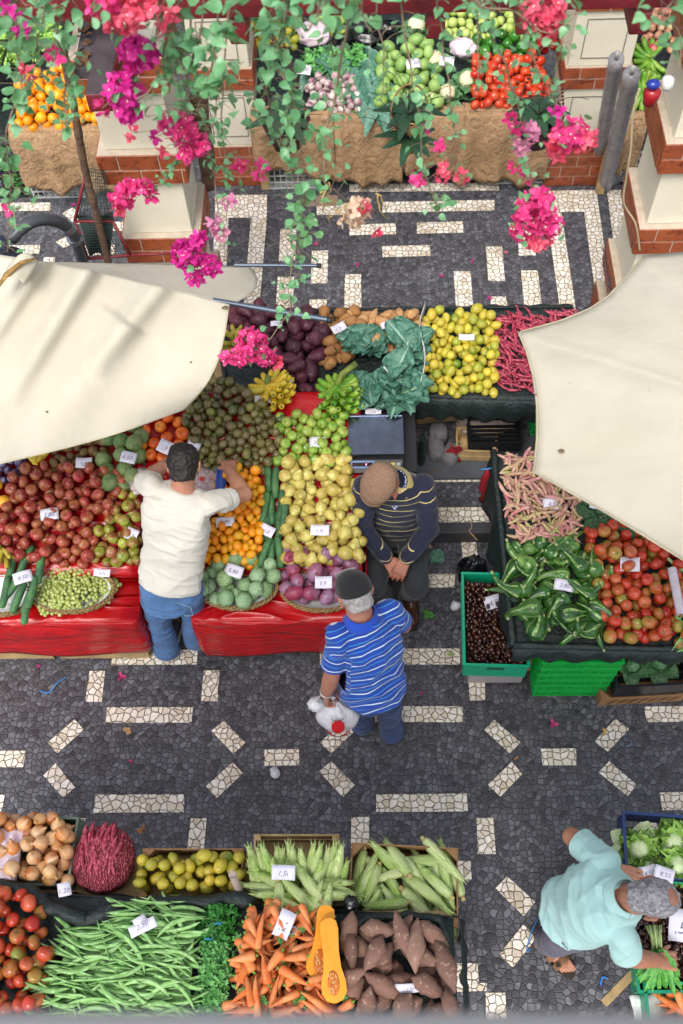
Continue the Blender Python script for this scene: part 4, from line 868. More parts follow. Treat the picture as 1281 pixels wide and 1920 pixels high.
# ================================================================ right stall: speckled beans, broccoli, squashes, tomatoes
mb = MB(); q = [PP(x, y, (PC[0]-.01, PC[1], PC[2])) for x, y in ((962,1212),(1420,1222),(1400,842),(925,848))]
topsheet(mb, q, n=20, amp=.01, seed=71); skirt(mb, [q[3], q[0]], .46, .02, 3, 10, .022, 72, .01, drop2=.10); skirt(mb, [q[0], q[1]], .11, .03, 8, 8, .016, 73, .03)
for a, b in ((q[0], q[1]), (q[3], q[0]), (PP(948,1030,PC), PP(1090,1030,PC))):
    mb.tube([a.lerp(b, k/14)+Vector((0, 0, .018+.006*math.sin(k*2.2))) for k in range(15)], .021, 8)
o = mb.build('shade_net_cloth', m_net, None, True); solid(o, .004, -1); tag(o, 'dark green net cloth under the squashes and tomatoes, hanging down beside the chestnuts', 'cloth', 'dark net cloths on the tables')
pile('speckled_bean', 'bean', 'cream and pink speckled bean pod behind the squashes', 'speckled beans', bpods, [(945,858),(1085,850),(1088,960),(1075,1025),(975,1020),(945,955)], (PC[0]+.04, PC[1], PC[2]), .019, 285, .07, length=.11, seed=74, mode='roll', tries=5)
mb = MB(); q = [PP(x, y, (PC[0]+.03, PC[1], PC[2])) for x, y in ((960,1018),(1092,1020),(1100,850),(938,852))]; topsheet(mb, q, n=10, amp=.006); tag(mb.build('bean_tray', m_net, None, True), 'dark lined tray under the speckled beans', 'tray')
sqp = pile('squash', 'squash', 'small striped green squash with a crooked neck', 'striped squashes', squashes, [(960,1032),(1090,1018),(1106,1060),(1128,1195),(976,1200),(960,1120)], PC, .064, 95, .08, length=.21, seed=75, mode='roll', tries=8, pack=.74)
for i, (x, y, a, s_) in enumerate([(985,1025,.2,1.0),(975,1122,.1,1.05),(975,1105,.3,.9),(1060,1115,-.2,.9)]):
    o = bpy.data.objects.new('dark_squash', sphere_mesh('dark_squash', skin('dark_squash_skin', ['#12261a', '#183020'], .2, spots='#2f4a30', ss=60), .03, .06, 6, .03, .05, .01, .03, i)); COL.objects.link(o); o.location = PP(x, y, (PC[0]+.05, PC[1], PC[2])); o.rotation_euler = (0, R(90), a); o.scale = (s_,)*3
    tag(o, ('plain dark green squash at the back corner of the squashes', 'plain dark green squash near the chestnut crate, lower one', 'plain dark green squash near the chestnut crate, upper one', 'plain dark green squash beside the price card')[i], 'squash', 'plain dark squashes')
pile('tomato', 'tomato', 'red or green-shouldered tomato on the right stall', 'tomatoes on the right stall', tomatoes, [(1095,1010),(1135,990),(1345,990),(1345,1212),(1135,1210),(1112,1100)], PC, .072, 290, .075, seed=76, mode='top')
for i, (x, y) in enumerate([(1095,965),(1125,975),(1110,992),(1150,985),(1175,1000),(1140,950),(1165,968)]):
    mb = MB(); rg = random.Random(i); c = Vector((0, 0, .03))
    for k in range(34):
        d = Vector((rg.gauss(0, 1), rg.gauss(0, 1), abs(rg.gauss(0, 1))+.1)).normalized(); mb.ball(c+Vector((d.x*.05, d.y*.05, d.z*.038)), rg.uniform(.014, .022), 8, 6, disp=lambda v: 1+.15*nz(v, 4, k))
    t = mb.build('broccoli_head', m_broc, None, True); t.location = PP(x, y, (PC[0]+.03, PC[1], PC[2])); tag(t, 'dark green broccoli head between the speckled beans and the tomatoes', 'broccoli', 'broccoli heads')
    mb = MB(); mb.tube([(0, 0, -.03), (0, 0, .03)], [.018, .024], 8); mb.build('stem', simple('pale_leaf_stalk', '#9db58a', .5), t, True)
pile('green_bean', 'bean', 'long green bean at the right edge of the right stall', 'green beans at the right edge', gpods, [(1245,1045),(1400,1050),(1400,1215),(1270,1215),(1262,1100)], (PC[0]+.07, PC[1], PC[2]), .013, 60, .05, length=.17, seed=77, mode='roll', tries=4)
# plastic bag roll lying on the beans
a = PP(1260, 1066, (PC[0]+.17, PC[1], PC[2])); b = PP(1277, 1152, (PC[0]+.17, PC[1], PC[2])); mb = MB(); mb.tube([a, b], .024, 18); mb.tube([a+(a-b)*.02, b+(b-a)*.02], .008, 10, mi=1)
t = mb.build('plastic_bag_roll', [simple('milky_film', '#c3b9c2', .25, .15, 30), m_carton], None, 'auto'); tag(t, 'roll of clear plastic bags on the tomatoes at the right edge', 'bag roll')
# table legs
mb = MB()
for x, y in ((.95, 2.15), (1.75, 2.15), (.95, 2.9), (1.75, 2.9)): mb.box((x-.02, y-.02, 0 if y < YS else UP), (x+.02, y+.02, .66))
mb.box((.86, 2.1, .662), (2.0, 3.0, .69)); tag(mb.build('trestle_table', m_pine), 'table hidden under the net cloth of the squashes and tomatoes', 'table')
# chestnut crate on a pale box
cc = P(925, 1170, .36); W_, D_ = .36, .57
t = plastic_crate('chestnut_crate', 'turquoise green plastic crate full of chestnuts beside the squash stall', (cc.x, cc.y, .27), W_, D_, .17, '#12a077', R(-2), None, 8, 3, solidw=True)
mb = MB(); mb.box((-.05, -.003, .05), (.05, .003, .075)); 
o = mb.build('handle', simple('dark_handle_slot', '#0b4f3c', .5), t); o.location = (0, -D_/2-.003, .06)
c0 = Vector((cc.x, cc.y, .27)); pc = (.335, 2, 0)
cpoly = [(-W_/2+.02, -D_/2+.02), (W_/2-.02, -D_/2+.02), (W_/2-.02, D_/2-.05), (-W_/2+.02, D_/2-.03)]
mb = MB(); mb.box((cc.x-W_/2+.013, cc.y-D_/2+.013, .28), (cc.x+W_/2-.013, cc.y+D_/2-.013, .345)); tag(mb.build('sacking_filler', simple('dark_sacking', '#2a1512', .9)), 'dark sacking under the chestnuts in the turquoise crate', 'sacking')
pile('chestnut', 'chestnut', 'shiny brown chestnut in the turquoise crate', 'chestnuts in the turquoise crate', chests, cpoly, lambda x, y: Vector((cc.x+x, cc.y+y, 0)), .030, 290, .03, seed=78) if False else None
def chest_pile(poly_w, z, n, lab, grp, seed, mh=.03, msh=None, size=.034, cat='chestnut', nm='chestnut', mode='top'):
    # outline given in world metres
    cx = poly_w; 
    def plf(x, y): return Vector((x, y, 0))
    rg = random.Random(seed)
    global PP; old = PP
    PP = lambda x, y, pl: Vector((x, y, 0))
    r = pile(nm, cat, lab, grp, msh or chests, cx, (z, 0, 0), size, n, mh, seed=seed, mode=mode); PP = old; return r
def chest_bed(lab, x0, y0, x1, y1, z, n, seed):
    rg = random.Random(seed); mb = MB()
    for k in range(n):
        e = Euler((rg.uniform(0, 6), rg.uniform(0, 6), rg.uniform(0, 6))).to_matrix().to_4x4(); mb.ball((rg.uniform(x0, x1), rg.uniform(y0, y1), z+rg.uniform(-.008, .008)), (.0165, .0135, .015), 8, 6, T=e, mi=0 if rg.random() < .95 else 1)
    tag(mb.build('chestnut_layer', [m_chest, m_chestb], None, True), lab, 'chestnuts', None, 'stuff')
chest_bed('lower layer of chestnuts in the turquoise crate', cc.x-.155, cc.y-.26, cc.x+.155, cc.y+.24, .352, 420, 1)
chest_pile([(cc.x+x, cc.y+y) for x, y in cpoly], .365, 185, 'shiny brown chestnut in the turquoise crate', 'chestnuts in the turquoise crate', 78)
mb = MB(); mb.box((-.165, -.22, 0), (.165, .22, .25)); o = mb.build('storage_box', simple('pale_grey_plastic', '#9c9696', .5, .08, 4)); o.location = (cc.x+.025, cc.y-.02, .012); bevel(o, .01); tag(o, 'pale grey plastic box under the turquoise chestnut crate', 'box')
# black bag behind the crate
blkbag = simple('black_bag_film', '#0e0f14', .25, .3, 30, .01, 24, spec=.6)
mb = MB(); q = P(885, 1062, .3); mb.ball((q.x, q.y, .24), (.09, .07, .16), 18, 12, disp=lambda d: 1+.3*nz(d, 3, 2)); tag(mb.build('black_bag', blkbag, None, True), 'black plastic bag standing behind the chestnut crate', 'bag')
mb = MB(); q = P(855, 1130, .1); mb.ball((q.x, q.y, .05), (.035, .03, .05), 10, 8, disp=lambda d: 1+.3*nz(d, 2, 2)); tag(mb.build('white_bag', simple('white_bag_film', '#cfcfd4', .4, .2, 20, .008, 20), None, True), 'small white bag pressed against the left side of the chestnut crate', 'bag')
# green crate stack
for k in range(6): plastic_crate('plastic_crate', ('lowest','second','third','fourth','fifth','topmost')[k]+(' bright green crate of the six-high stack under the squashes' if k in (0, 5) else ' bright green crate from the floor in the stack under the squashes'), (1.17, 2.14, .004+.092*k), .42+.004*k, .34, .085, '#12a040', 0, 'bright green crates stacked under the squashes', 9, 2)
# cabbages in a black crate on a banana carton
q = P(1190, 1322, .0)
def carton(name, lab, c, w, d, h, rz=0, corners=True, group='cardboard boxes'):
    o = openbox(name, 'box', lab, c, w, d, h, .006, m_carton, rz, group)
    if corners:
        for sx in (-1, 1):
            for sy in (-1, 1):
                mb = MB(); x0, y0 = sx*(w/2-.007), sy*(d/2-.007); mb.add([(x0, y0-sy*.05, h*.55), (x0-sx*.05, y0, h*.55), (x0-sx*.05, y0, h-.002), (x0, y0-sy*.05, h-.002), (x0, y0, h-.002)], [(0, 1, 2, 3), (3, 2, 4)]); f = mb.build('corner_flap', m_carton, o); solid(f, .003)
    return o
t = carton('banana_carton', 'brown printed carton under the black crate of cabbages', (q.x+.02, q.y+.2, 0), .50, .38, .12, R(3))
for k in range(7):
    mb = MB(); x0 = -.2+k*.06; mb.tube([(x0, -.1935, .02), (x0+.02, -.1935, .06), (x0+.045, -.1935, .09), (x0+.06, -.1935, .1)], [.002, .006, .005, .001], 6, flat=.15, up=(0, 1, 0)); mb.build('printed_leaf', simple('dark_print', '#3a2418', .7), t)
plastic_crate('plastic_crate', 'black crate of cabbages on a brown carton at the right', (q.x+.05, q.y+.18, .14), .44, .32, .16, '#1a1b20', R(3), 'black crates', 8, 3, solidw=True)
for i, (dx, dy, r) in enumerate([(-.1, -.02, .085), (.06, 0, .1), (.16, .08, .09), (-.04, .1, .09), (-.15, .1, .07)]): cabbage('cabbage', ('small cabbage at the left end of the black crate', 'large cabbage in the middle of the black crate', 'cabbage at the right end of the black crate', 'cabbage at the back of the black crate', 'cabbage in the back left corner of the black crate')[i], 'cabbage', (q.x+.05+dx, q.y+.18+dy, .21), r, [m_cab, m_cab], 80+i, 10)
t = carton('banana_carton', 'brown carton at the right edge beside the cabbages', (q.x+.56, q.y+.2, 0), .5, .38, .14, R(2)); plastic_crate('plastic_crate', 'dark green crate on the carton at the right edge', (q.x+.58, q.y+.18, .15), .44, .32, .12, '#0e5a3a', R(2), 'black crates', 8, 3)
cabbage('cabbage', 'cabbage in the dark green crate at the right edge', 'cabbage', (q.x+.48, q.y+.18, .2), .1, [m_cab, m_cab], 91, 10)
# red net bag hanging from the cloth, blue string
q = PP(915, 880, (.80, 3.05, 0)); t = empty('red_net_bag', q); tag(t, 'dark red net bag hanging by blue string from the cloth corner', 'net bag')
mb = MB(); mb.tube([(0, 0, 0), (0, 0, -.05), (-.005, 0, -.12), (.0, 0, -.22), (.0, 0, -.28), (0, 0, -.30), (0, .0, -.36)], [.006, .02, .028, .034, .014, .009, .022], 12); mb.build('net', simple('dark_red_net', '#8f0f1e', .7, .4, 60, .006, 120), t, True)
mb = MB(); mb.tube([(-.04, 0, .0), (0, -.004, .012), (.03, 0, .02), (.01, .004, .0)], .004, 5); mb.build('string', simple('blue_twine', '#2f8fd0', .6), t, True)
# ================================================================ near stall at the bottom
zD = PD[0]
q = [P(x, y, zD-.01) for x, y in ((-80,1960),(860,1960),(850,1722),(-60,1668))]
mb = MB(); topsheet(mb, q, n=24, amp=.012, seed=81); 
skirt(mb, [q[1]+Vector((.03, 0, 0)), q[2]+Vector((.03, -.0, 0))], .35, .03, 3, 8, .02, 83); skirt(mb, [q[2]+Vector((.03, 0, 0)), q[3]], .3, .02, 9, 8, .02, 84)
def ridge(mb, pts, r, amp, seed): 
    pts = [Vector(p) for p in pts]; L = []
    for a, b in zip(pts, pts[1:]): L += [a.lerp(b, k/10) for k in range(10)]
    L.append(pts[-1]); mb.tube([p+Vector((0, amp*nz((i*.3, 0, 0), 1, seed), amp*nz((i*.4, 3, 0), 1, seed))) for i, p in enumerate(L)], [r*(1+.35*nz((i*.35, 7, 0), 1, seed)) for i in range(len(L))], 9)
ridge(mb, [P(-20,1658,.80), P(60,1672,.80), P(95,1705,.81), P(165,1722,.80), P(290,1690,.79), P(480,1688,.80)], .034, .02, 85)
ridge(mb, [P(640,1900,.81), P(645,1800,.81), P(652,1740,.82), P(690,1722,.83), P(760,1716,.83), P(822,1722,.83), P(842,1770,.82), P(852,1900,.80)], .02, .008, 86)
o = mb.build('shade_net_cloth', m_net, None, True); solid(o, .004, -1); tag(o, 'dark green net cloth under the tomatoes, green beans and carrots of the near stall', 'cloth', 'dark net cloths on the tables')
mb = MB(); a, c = q[0], q[2]; mb.box((a.x, .12, zD-.06), (c.x+.0, .66, zD-.03))
for x in (-1.8, -.75, .28): 
    for y in (.18, .6): mb.box((x-.025, y-.025, 0), (x+.025, y+.025, zD-.061))
mb.box((-2.1, .67, zD-.2), (.36, .93, zD-.17))
for x in (-1.9, -.7, .33): mb.box((x-.02, .88, 0), (x+.02, .92, zD-.201))
tag(mb.build('trestle_table', m_pine), 'wooden trestle table under the goods of the near stall', 'table')
pile('tomato', 'tomato', 'red or pale green tomato at the left of the near stall', 'tomatoes on the near stall', tomatoes, [(-40,1675),(30,1665),(78,1695),(95,1760),(100,1800),(75,1900),(75,1960),(-60,1960)], PD, .078, 130, .07, seed=87, mode='top')
gp = pile('green_bean', 'bean', 'flat green bean in the wide bed of beans on the near stall', 'flat green beans', gpods, [(112,1745),(200,1740),(215,1690),(370,1690),(372,1800),(352,1960),(75,1960),(80,1850)], (PD[0]+.03, PD[1], PD[2]), .015, 296, .07, length=.18, seed=88, mode='roll', tries=6, ang=lambda r, x, y: r.gauss(-.15, .35))
mb = MB(); q = [P(x, y, zD+.035) for x, y in ((85,1955),(352,1955),(368,1700),(130,1740))]; topsheet(mb, q, n=16, amp=.02, seed=4); tag(mb.build('green_bean_bed', m_bean_g, None, True), 'layer of flat green beans under the loose top beans', 'bean layer', kind='stuff')
herb('parsley_bunch', 'dark green parsley bunch behind the coriander on the near stall', 'parsley', P(405,1770,zD+.02), P(420,1700,zD+.02), .22, .09, 620, m_pars, 90, .013)
herb('coriander_bunch', 'mid green coriander bunch beside the carrots on the near stall', 'coriander', P(400,1900,zD+.02), P(410,1770,zD+.02), .21, .08, 800, m_cori, 91, .014)
for i, (x, y) in enumerate(((408, 1733), (390, 1762))):
    mb = MB(); mb.tube([(-.015, 0, 0), (0, .004, .006), (.014, 0, .002), (.02, .01, .0)], .003, 5); o = mb.build('blue_tie', simple('blue_twine', '#2f8fd0', .6), None, True); o.location = P(x, y, zD+.125); tag(o, ('blue tie round the parsley bunch', 'blue tie between parsley and coriander')[i], 'tie')
pile('carrot', 'carrot', 'orange carrot in the heap between herbs and brown sweet potatoes', 'carrots on the near stall', carrots, [(470,1725),(520,1700),(600,1712),(600,1800),(640,1870),(640,1960),(425,1960),(455,1810)], PD, .034, 230, .09, length=.14, seed=92, mode='roll', tries=8)
rg = random.Random(5)
for i in range(14):
    x, y = rg.uniform(450, 600), rg.uniform(1720, 1885); c = P(x, y, zD+.105)
    herb('feathery_sprig', 'feathery green sprig lying on the heap of carrots', 'greens', c, c+Vector((.03*math.cos(i*2), .03*math.sin(i*2), .004)), .03, .015, 26, m_cori, i, .008, 'green sprigs on the carrots', True)
# split butternut
def butternut(p, rz, lab, L, roll, seed):
    t = empty('split_butternut', p, (roll, 0, rz)); tag(t, lab, 'squash', 'split butternut squashes')
    pr = [(-L/2, .012), (-L*.46, .035), (-L*.36, .042), (-L*.1, .036), (L*.1, .040), (L*.25, .055), (L*.38, .056), (L*.47, .036), (L/2, .008)]
    def half(sgn):
        n = len(pr); vs = []; seg = 10
        for i, (x, r) in enumerate(pr):
            for k in range(seg+1): a = math.pi*k/seg; vs.append((x, r*math.cos(a), -r*math.sin(a)*.85))
        return vs, [(i*(seg+1)+k, i*(seg+1)+k+1, (i+1)*(seg+1)+k+1, (i+1)*(seg+1)+k) for i in range(n-1) for k in range(seg)]
    mb = MB(); mb.add(*half(1)); mb.build('rind', simple('butternut_rind', '#d9922e', .5), t, True)
    mb = MB(); up_ = [(x, r) for x, r in pr]; vs = [(x, r, .0005) for x, r in up_]+[(x, -r, .0005) for x, r in reversed(up_)]; mb.add(vs, [tuple(range(len(vs)))]); mb.build('cut_flesh', simple('butternut_flesh', '#eb9a22', .45, .12, 18, .002, 60), t)
    mb = MB(); mb.ball((L*.27, 0, -.0), (.055, .028, .0035), 16, 6); sd = mb.build('seed_hollow', simple('butternut_seed_pulp', '#c96f1c', .5, .4, 50, .004, 80), t, True)
    mb = MB(); r_ = random.Random(seed)
    for k in range(16): mb.ball((L*.27+r_.uniform(-.04, .04), r_.uniform(-.018, .018), .004), (.007, .0035, .002), 6, 4)
    mb.build('seeds', simple('butternut_seeds', '#dcb070', .5), sd, True)
butternut(P(622, 1800, zD+.17), R(-84), 'cut orange butternut half lying on top beside the brown sweet potatoes', .35, R(6), 1)
butternut(P(604, 1765, zD+.13), R(-98), 'cut orange butternut half lying partly beneath the other one', .31, R(-12), 2)
pile('sweet_potato', 'sweet potato', 'earthy brown sweet potato in the black lined tray', 'brown sweet potatoes on the near stall', yams, [(652,1730),(825,1732),(845,1800),(852,1960),(640,1960),(648,1800)], PD, .076, 66, .09, length=.18, seed=93, mode='roll', pack=.8)
herb('green_sprig', 'small green sprig between carrots and brown sweet potatoes', 'herb', P(645,1880,zD+.08), P(655,1862,zD+.08), .05, .03, 60, m_cori, 94, .011)
# boxes behind: onions, red bean net, limes, maize
zE = .70
oc = P(70, 1595, zE); t = openbox('onion_box', 'box', 'grey-green edged box of onions at the left end of the near stall', (oc.x-.12, oc.y, zE-.14), .62, .33, .16, .012, simple('grey_green_board', '#7b8d7c', .7), R(-1), 'cardboard boxes')
pile('onion', 'onion', 'golden brown onion in the box at the left of the near stall', 'onions in the box', onions, [(-70,1545),(95,1538),(140,1548),(130,1655),(-70,1655)], (zE-.03, 1, 0), .074, 85, .10, seed=95, mode='top')
mb = MB(); q = P(8, 1600, zE+.12); mb.grid(lambda u, v: Vector((q.x+(u-.5)*.13, q.y+(.5-v)*.24, zE+.10+.02*nz((u*5, v*6, 0), 1, 5)-.05*(u-.3)**2)), 12, 18); o = mb.build('plastic_bag', simple('pinkish_white_film', '#d9c6d2', .3, .12, 12, .006, 25), None, True); solid(o, .002); tag(o, 'crumpled pinkish white plastic bag lying on the onions', 'bag')
# red net sack of beans
rc = P(193, 1610, zE+.0); t = empty('bean_net_sack', (rc.x, rc.y, zE-.13)); tag(t, 'round red net sack packed with crimson beans beside the onions', 'net sack')
mb = MB(); mb.ball((0, 0, .11), (.155, .165, .125), 28, 18, disp=lambda d: 1+.05*nz(d, 3, 3)+.025*math.sin(math.atan2(d.y, d.x)*17+d.z*8))
q = NT('crimson_netting'); wv = q.n('TexWave', i_Vector=q.obj(), i_Scale=24.0, i_Distortion=9.0, i_Detail=3.0, i_Detail_Scale=2.0); q.set('Base Color', q.ramp(wv.outputs['Fac'], [(.12, lin('#7a0c22')), (.5, lin('#c01a3a')), (.9, lin('#c9707c'))])); q.set('Roughness', .65); q.bump(q.math('ADD', wv.outputs['Fac'], q.noise(120, 3)), .012)
mb.build('net', q.m, t, True)
rg = random.Random(8)
for k in range(34):
    x = -.085+.17*(k % 12)/11+rg.uniform(-.01, .01); y = (-.02, .045, .085)[k//12]+rg.uniform(-.01, .01); o = bpy.data.objects.new('bean_pod', rpods[k % 3]); COL.objects.link(o); o.parent = t; o.location = (x, y, .225-.9*(x*x+(y-.03)**2)-.02*max(0, y)); o.rotation_euler = (rg.uniform(0, 6), rg.uniform(-.1, .1)+y, R(90)+rg.uniform(-.25, .25)-x*2); o.scale = (1, 1.2, 1.2)
# lime box
lc = P(360, 1640, zE); carton('lime_box', 'brown cardboard box of limes and lemons on the near stall', (lc.x, lc.y, zE-.13), .50, .24, .15, R(0))
mb = MB(); q = P(360, 1640, zE); 
pile('citrus', 'lime', 'green-yellow lime or lemon in the cardboard box of the near stall', 'limes in the cardboard box', limes, [(268,1612),(452,1612),(455,1668),(266,1672)], (zE-.06, 1, 0), .066, 62, .07, seed=96)
# plastic tube standing among them
a = P(436, 1640, zD+.14); b = P(452, 1680, zD+.0); mb = MB(); 
for r0 in (.019,): mb.tube([b+Vector((0, 0, -.03)), a], r0, 16, caps=False); mb.tube([a, b+Vector((0, 0, -.03))], r0-.003, 16, caps=False)
mb.lathe([(.016, 0), (.019, 0), (.019, .002), (.016, .002)], 16, T=Matrix.Translation(a)); tag(mb.build('plastic_tube', simple('pinkish_grey_tube', '#a8958c', .4, .1), None, True), 'grey-pink plastic tube standing between the limes and the maize', 'tube')
# maize: a crate with upright ears, and a box of lying ears
mc = P(555, 1650, zE); openbox('wooden_crate', 'crate', 'shallow wooden crate holding the upright maize ears', (mc.x, mc.y+.08, zE-.13), .42, .26, .18, .01, m_pine, 0, None, 2)
rg = random.Random(12)
def maize(x, y, z, tip, roll, s_=1.0, lab='', grp='', i=0):
    o = bpy.data.objects.new('maize_cob', corns[i % 3]); COL.objects.link(o); o.location = (x, y, z); d = Vector(tip).normalized()
    o.rotation_euler = (d.to_track_quat('X', 'Z') @ Euler((roll, 0, 0)).to_quaternion()).to_euler(); o.scale = (s_,)*3; tag(o, lab, 'maize', grp); return o
la, ga = 'pale green maize ear standing upright in the crate', 'upright maize ears'
for i in range(26):
    u = (i % 13)/12; row = i//13; px = 478+160*u+rg.uniform(-5, 5); p = P(px, 1625+22*row, zE+.09-.03*row)
    maize(p.x, p.y-.0, p.z+rg.uniform(-.01, .03), ((u-.5)*.5+rg.uniform(-.15, .15), .75+rg.uniform(-.1, .15)+.0, .75), rg.uniform(0, 6), 1, la, ga, i)
la, ga = 'pale green maize ear lying fanned out below the upright ears', 'fanned maize ears'
for i, (x, y, a, l) in enumerate([(505,1640,155,0),(490,1665,172,0),(520,1682,175,1),(510,1650,160,1),(548,1700,150,2),(560,1675,140,2),(575,1650,128,2),(600,1665,15,1),(625,1680,0,1),(618,1655,-2,0),(590,1690,70,2),(612,1700,80,2),(525,1702,-85,2),(570,1712,-28,1),(600,1640,60,1),(635,1668,-20,0),(545,1665,140,1),(580,1690,150,2)]):
    p = P(x, y, zE+.08+.03*l); maize(p.x, p.y, p.z+.0, (math.cos(R(a)), math.sin(R(a)), rg.uniform(-.15, .15)), rg.uniform(0, 6), .95, la, ga, i)
bx = P(757, 1660, zE); carton('maize_box', 'brown cardboard box of pale green maize ears on the near stall', (bx.x, bx.y, zE-.13), .52, .36, .17, R(-3))
pile('maize_cob', 'maize', 'pale green maize ear in the cardboard box', 'maize ears in the box', corns, [(672,1612),(845,1608),(852,1705),(840,1715),(668,1712)], (zE-.06, 1, 0), .05, 36, .08, length=.2, seed=97, mode='roll', ang=lambda r, x, y: r.choice([r.gauss(-1.1, .3), r.gauss(1.9, .3), r.gauss(1.3, .3), r.gauss(2.6, .4)]), pack=.8)
mb = MB(); mb.ball((0, 0, 0), (.035, .035, .03), 14, 9, disp=lambda d: 1+.45*nz(d, 3.5, 3)); o = mb.build('black_bag_knot', blkbag, None, True); o.location = P(658, 1694, zE+.14); tag(o, 'knotted piece of black plastic at the corner of the maize box', 'bag')
# ================================================================ lower right corner stall
zF = .74
lcb = P(1262, 1590, zF); plastic_crate('lettuce_crate', 'dark blue plastic crate of lettuces behind the man in aqua', (lcb.x, lcb.y, zF-.14), .46, .30, .15, '#1c3468', R(-4), None, 8, 3, solidw=True)
for i, (x, y, r, lab) in enumerate([(1205,1585,.1,'pale lettuce in the left corner of the blue crate'),(1262,1570,.1,'curly green lettuce at the back of the blue crate'),(1262,1618,.1,'pale lettuce with cut white stalk in the blue crate'),(1215,1625,.07,'small green lettuce near the hand of the man in aqua'),(1310,1590,.1,'green lettuce at the right end of the blue crate')]):
    c = P(x, y, zF-.02); o = cabbage('lettuce', lab, 'lettuce', (c.x, c.y, zF-.09), r, [m_lett if i in (1, 3, 4) else m_letw, m_letw], 100+i, 14); o.rotation_euler = (.3, -.3, i)
    mb = MB(); rg = random.Random(i)
    for k in range(16): leaf_sheet(mb, Vector((0, 0, .02)), k*2.4, r*1.1, r*.9, .2, .5, k, 0, ruff=.8, pitch=.35+k*.03)
    mb.build('ruffled_leaves', m_lett, o, True)
cr = P(1265, 1755, zF); zc = zF-.14
t = plastic_crate('chestnut_crate', 'green plastic crate full of chestnuts beside the bending man', (cr.x, cr.y, zc), .40, .47, .15, '#0f8a68', R(0), None, 8, 3, solidw=True)
mb = MB(); mb.box((cr.x-.185, cr.y-.22, zc+.02), (cr.x+.185, cr.y+.22, zc+.08)); tag(mb.build('sacking_filler', simple('dark_sacking', '#2a1512', .9)), 'dark sacking under the chestnuts beside the bending man', 'sacking')
chest_pile([(cr.x-.17, cr.y-.2), (cr.x+.17, cr.y-.2), (cr.x+.17, cr.y+.2), (cr.x-.17, cr.y+.2)], zc+.098, 115, 'shiny brown chestnut in the crate beside the bending man', 'chestnuts beside the bending man', 98)
chest_bed('lower layer of chestnuts beside the bending man', cr.x-.17, cr.y-.2, cr.x+.17, cr.y+.2, zc+.092, 380, 2)
cz = P(1290, 1900, zF); t = plastic_crate('carrot_crate', 'green plastic crate of carrots in the bottom right corner', (cz.x+.02, cz.y-.04, zc), .40, .32, .15, '#0f8a68', R(0), None, 8, 3, solidw=True)
pile('carrot', 'carrot', 'orange carrot in the crate at the bottom right corner', 'carrots in the corner crate', carrots, [(1240,1862),(1340,1862),(1340,1990),(1240,1990)], (zc+.05, 1, 0), .036, 60, .07, length=.15, seed=99, mode='roll')
mb = MB(); T = Matrix.Translation(P(1163, 1850, .62)) @ Matrix.Rotation(R(40), 4, 'Z'); mb.box((-.11, -.018, -.012), (.11, .018, .012), T); o = mb.build('wooden_plank', m_pine); tag(o, 'short wooden plank sticking out below the green chestnut crate', 'plank')
mb = MB(); a = P(1215, 1885, .62); topsheet(mb, [(a.x-.05, a.y-.16, .60), (a.x+.1, a.y-.16, .60), (a.x+.09, a.y+.05, .63), (a.x-.08, a.y+.04, .62)], n=10, amp=.02, seed=2); o = mb.build('paper_sheet', m_tissue, None, True); solid(o, .002); tag(o, 'crumpled white paper under the corner of the carrot crate', 'paper')
mb = MB(); mb.box((cr.x-.17, cr.y-.65, zc-.05), (cr.x+.5, cr.y+.38, zc-.01))
for x in (cr.x-.05, cr.x+.45):
    for y in (cr.y-.6, cr.y+.3): mb.box((x-.02, y-.02, 0), (x+.02, y+.02, zc-.051))
tag(mb.build('trestle_table', m_pine), 'wooden trestle table in the lower right corner', 'table')
for i, (x, y, rz) in enumerate(((1215,1638,.2),(1245,1640,-.3))):
    mb = MB(); mb.grid(lambda u, v: Vector(((u-.5)*.10, (v-.5)*.07, .012*math.sin(u*5+i))), 8, 4); o = mb.build('paper_sheet', m_card, None, True); o.location = P(x, y, zF+.06); o.rotation_euler = (.2, .1, rz); solid(o, .0008); tag(o, ('crumpled white paper under the fingers of the bending man', 'folded white paper between the lettuces and the grey head')[i], 'paper'); writing('4,50', .03, m_ink, o, loc=(0, 0, .016))
# greens held by the bending man
g0 = P(1232, 1775, zF+.12); g1 = P(1228, 1850, zF+.05)
mb = MB(); rg = random.Random(3); t = empty('rocket_bunch', (0, 0, 0)); tag(t, 'bunch of long green leaves in the hand of the bending man', 'leafy greens')
for k in range(46):
    a = rg.uniform(-2.35, -.75); T0 = g0+Vector((rg.uniform(-.02, .02), -.01, rg.uniform(-.02, .02))); L = rg.uniform(.10, .2)
    d = Vector((math.cos(a)*.8, math.sin(a), rg.uniform(-.3, .25))).normalized(); s_ = Vector((-d.y, d.x, 0)).normalized(); pts = []
    for i in range(7):
        u = i/6; c = T0+d*(L*u)-Vector((0, 0, .10*u*u)); w_ = .016*math.sin(math.pi*min(.98, u*.9+.05))*(1 if i % 2 else .45); pts += [c+s_*w_+Vector((0, 0, .004)), c, c-s_*w_+Vector((0, 0, .004))]
    mb.add(pts, [(i*3+j, i*3+j+1, i*3+j+4, i*3+j+3) for i in range(6) for j in range(2)])
mb.build('leaves', leaf_mat('rocket_leaf', '#2f7a28', '#5aa53c', '#8ac46a'), t, True)
mb = MB()
for k in range(26): x, y = rg.uniform(-.018, .018), rg.uniform(-.015, .015); mb.tube([g0+Vector((x, -.02, y)), g0+Vector((x*1.2, .04, y+.01)), g0+Vector((x*1.7+rg.uniform(-.01, .01), .09, y*1.4+.0))], [.0022, .0025, .002], 5)
mb.build('stalks', simple('pale_green_stalk', '#b5cf8a', .5), t, True)
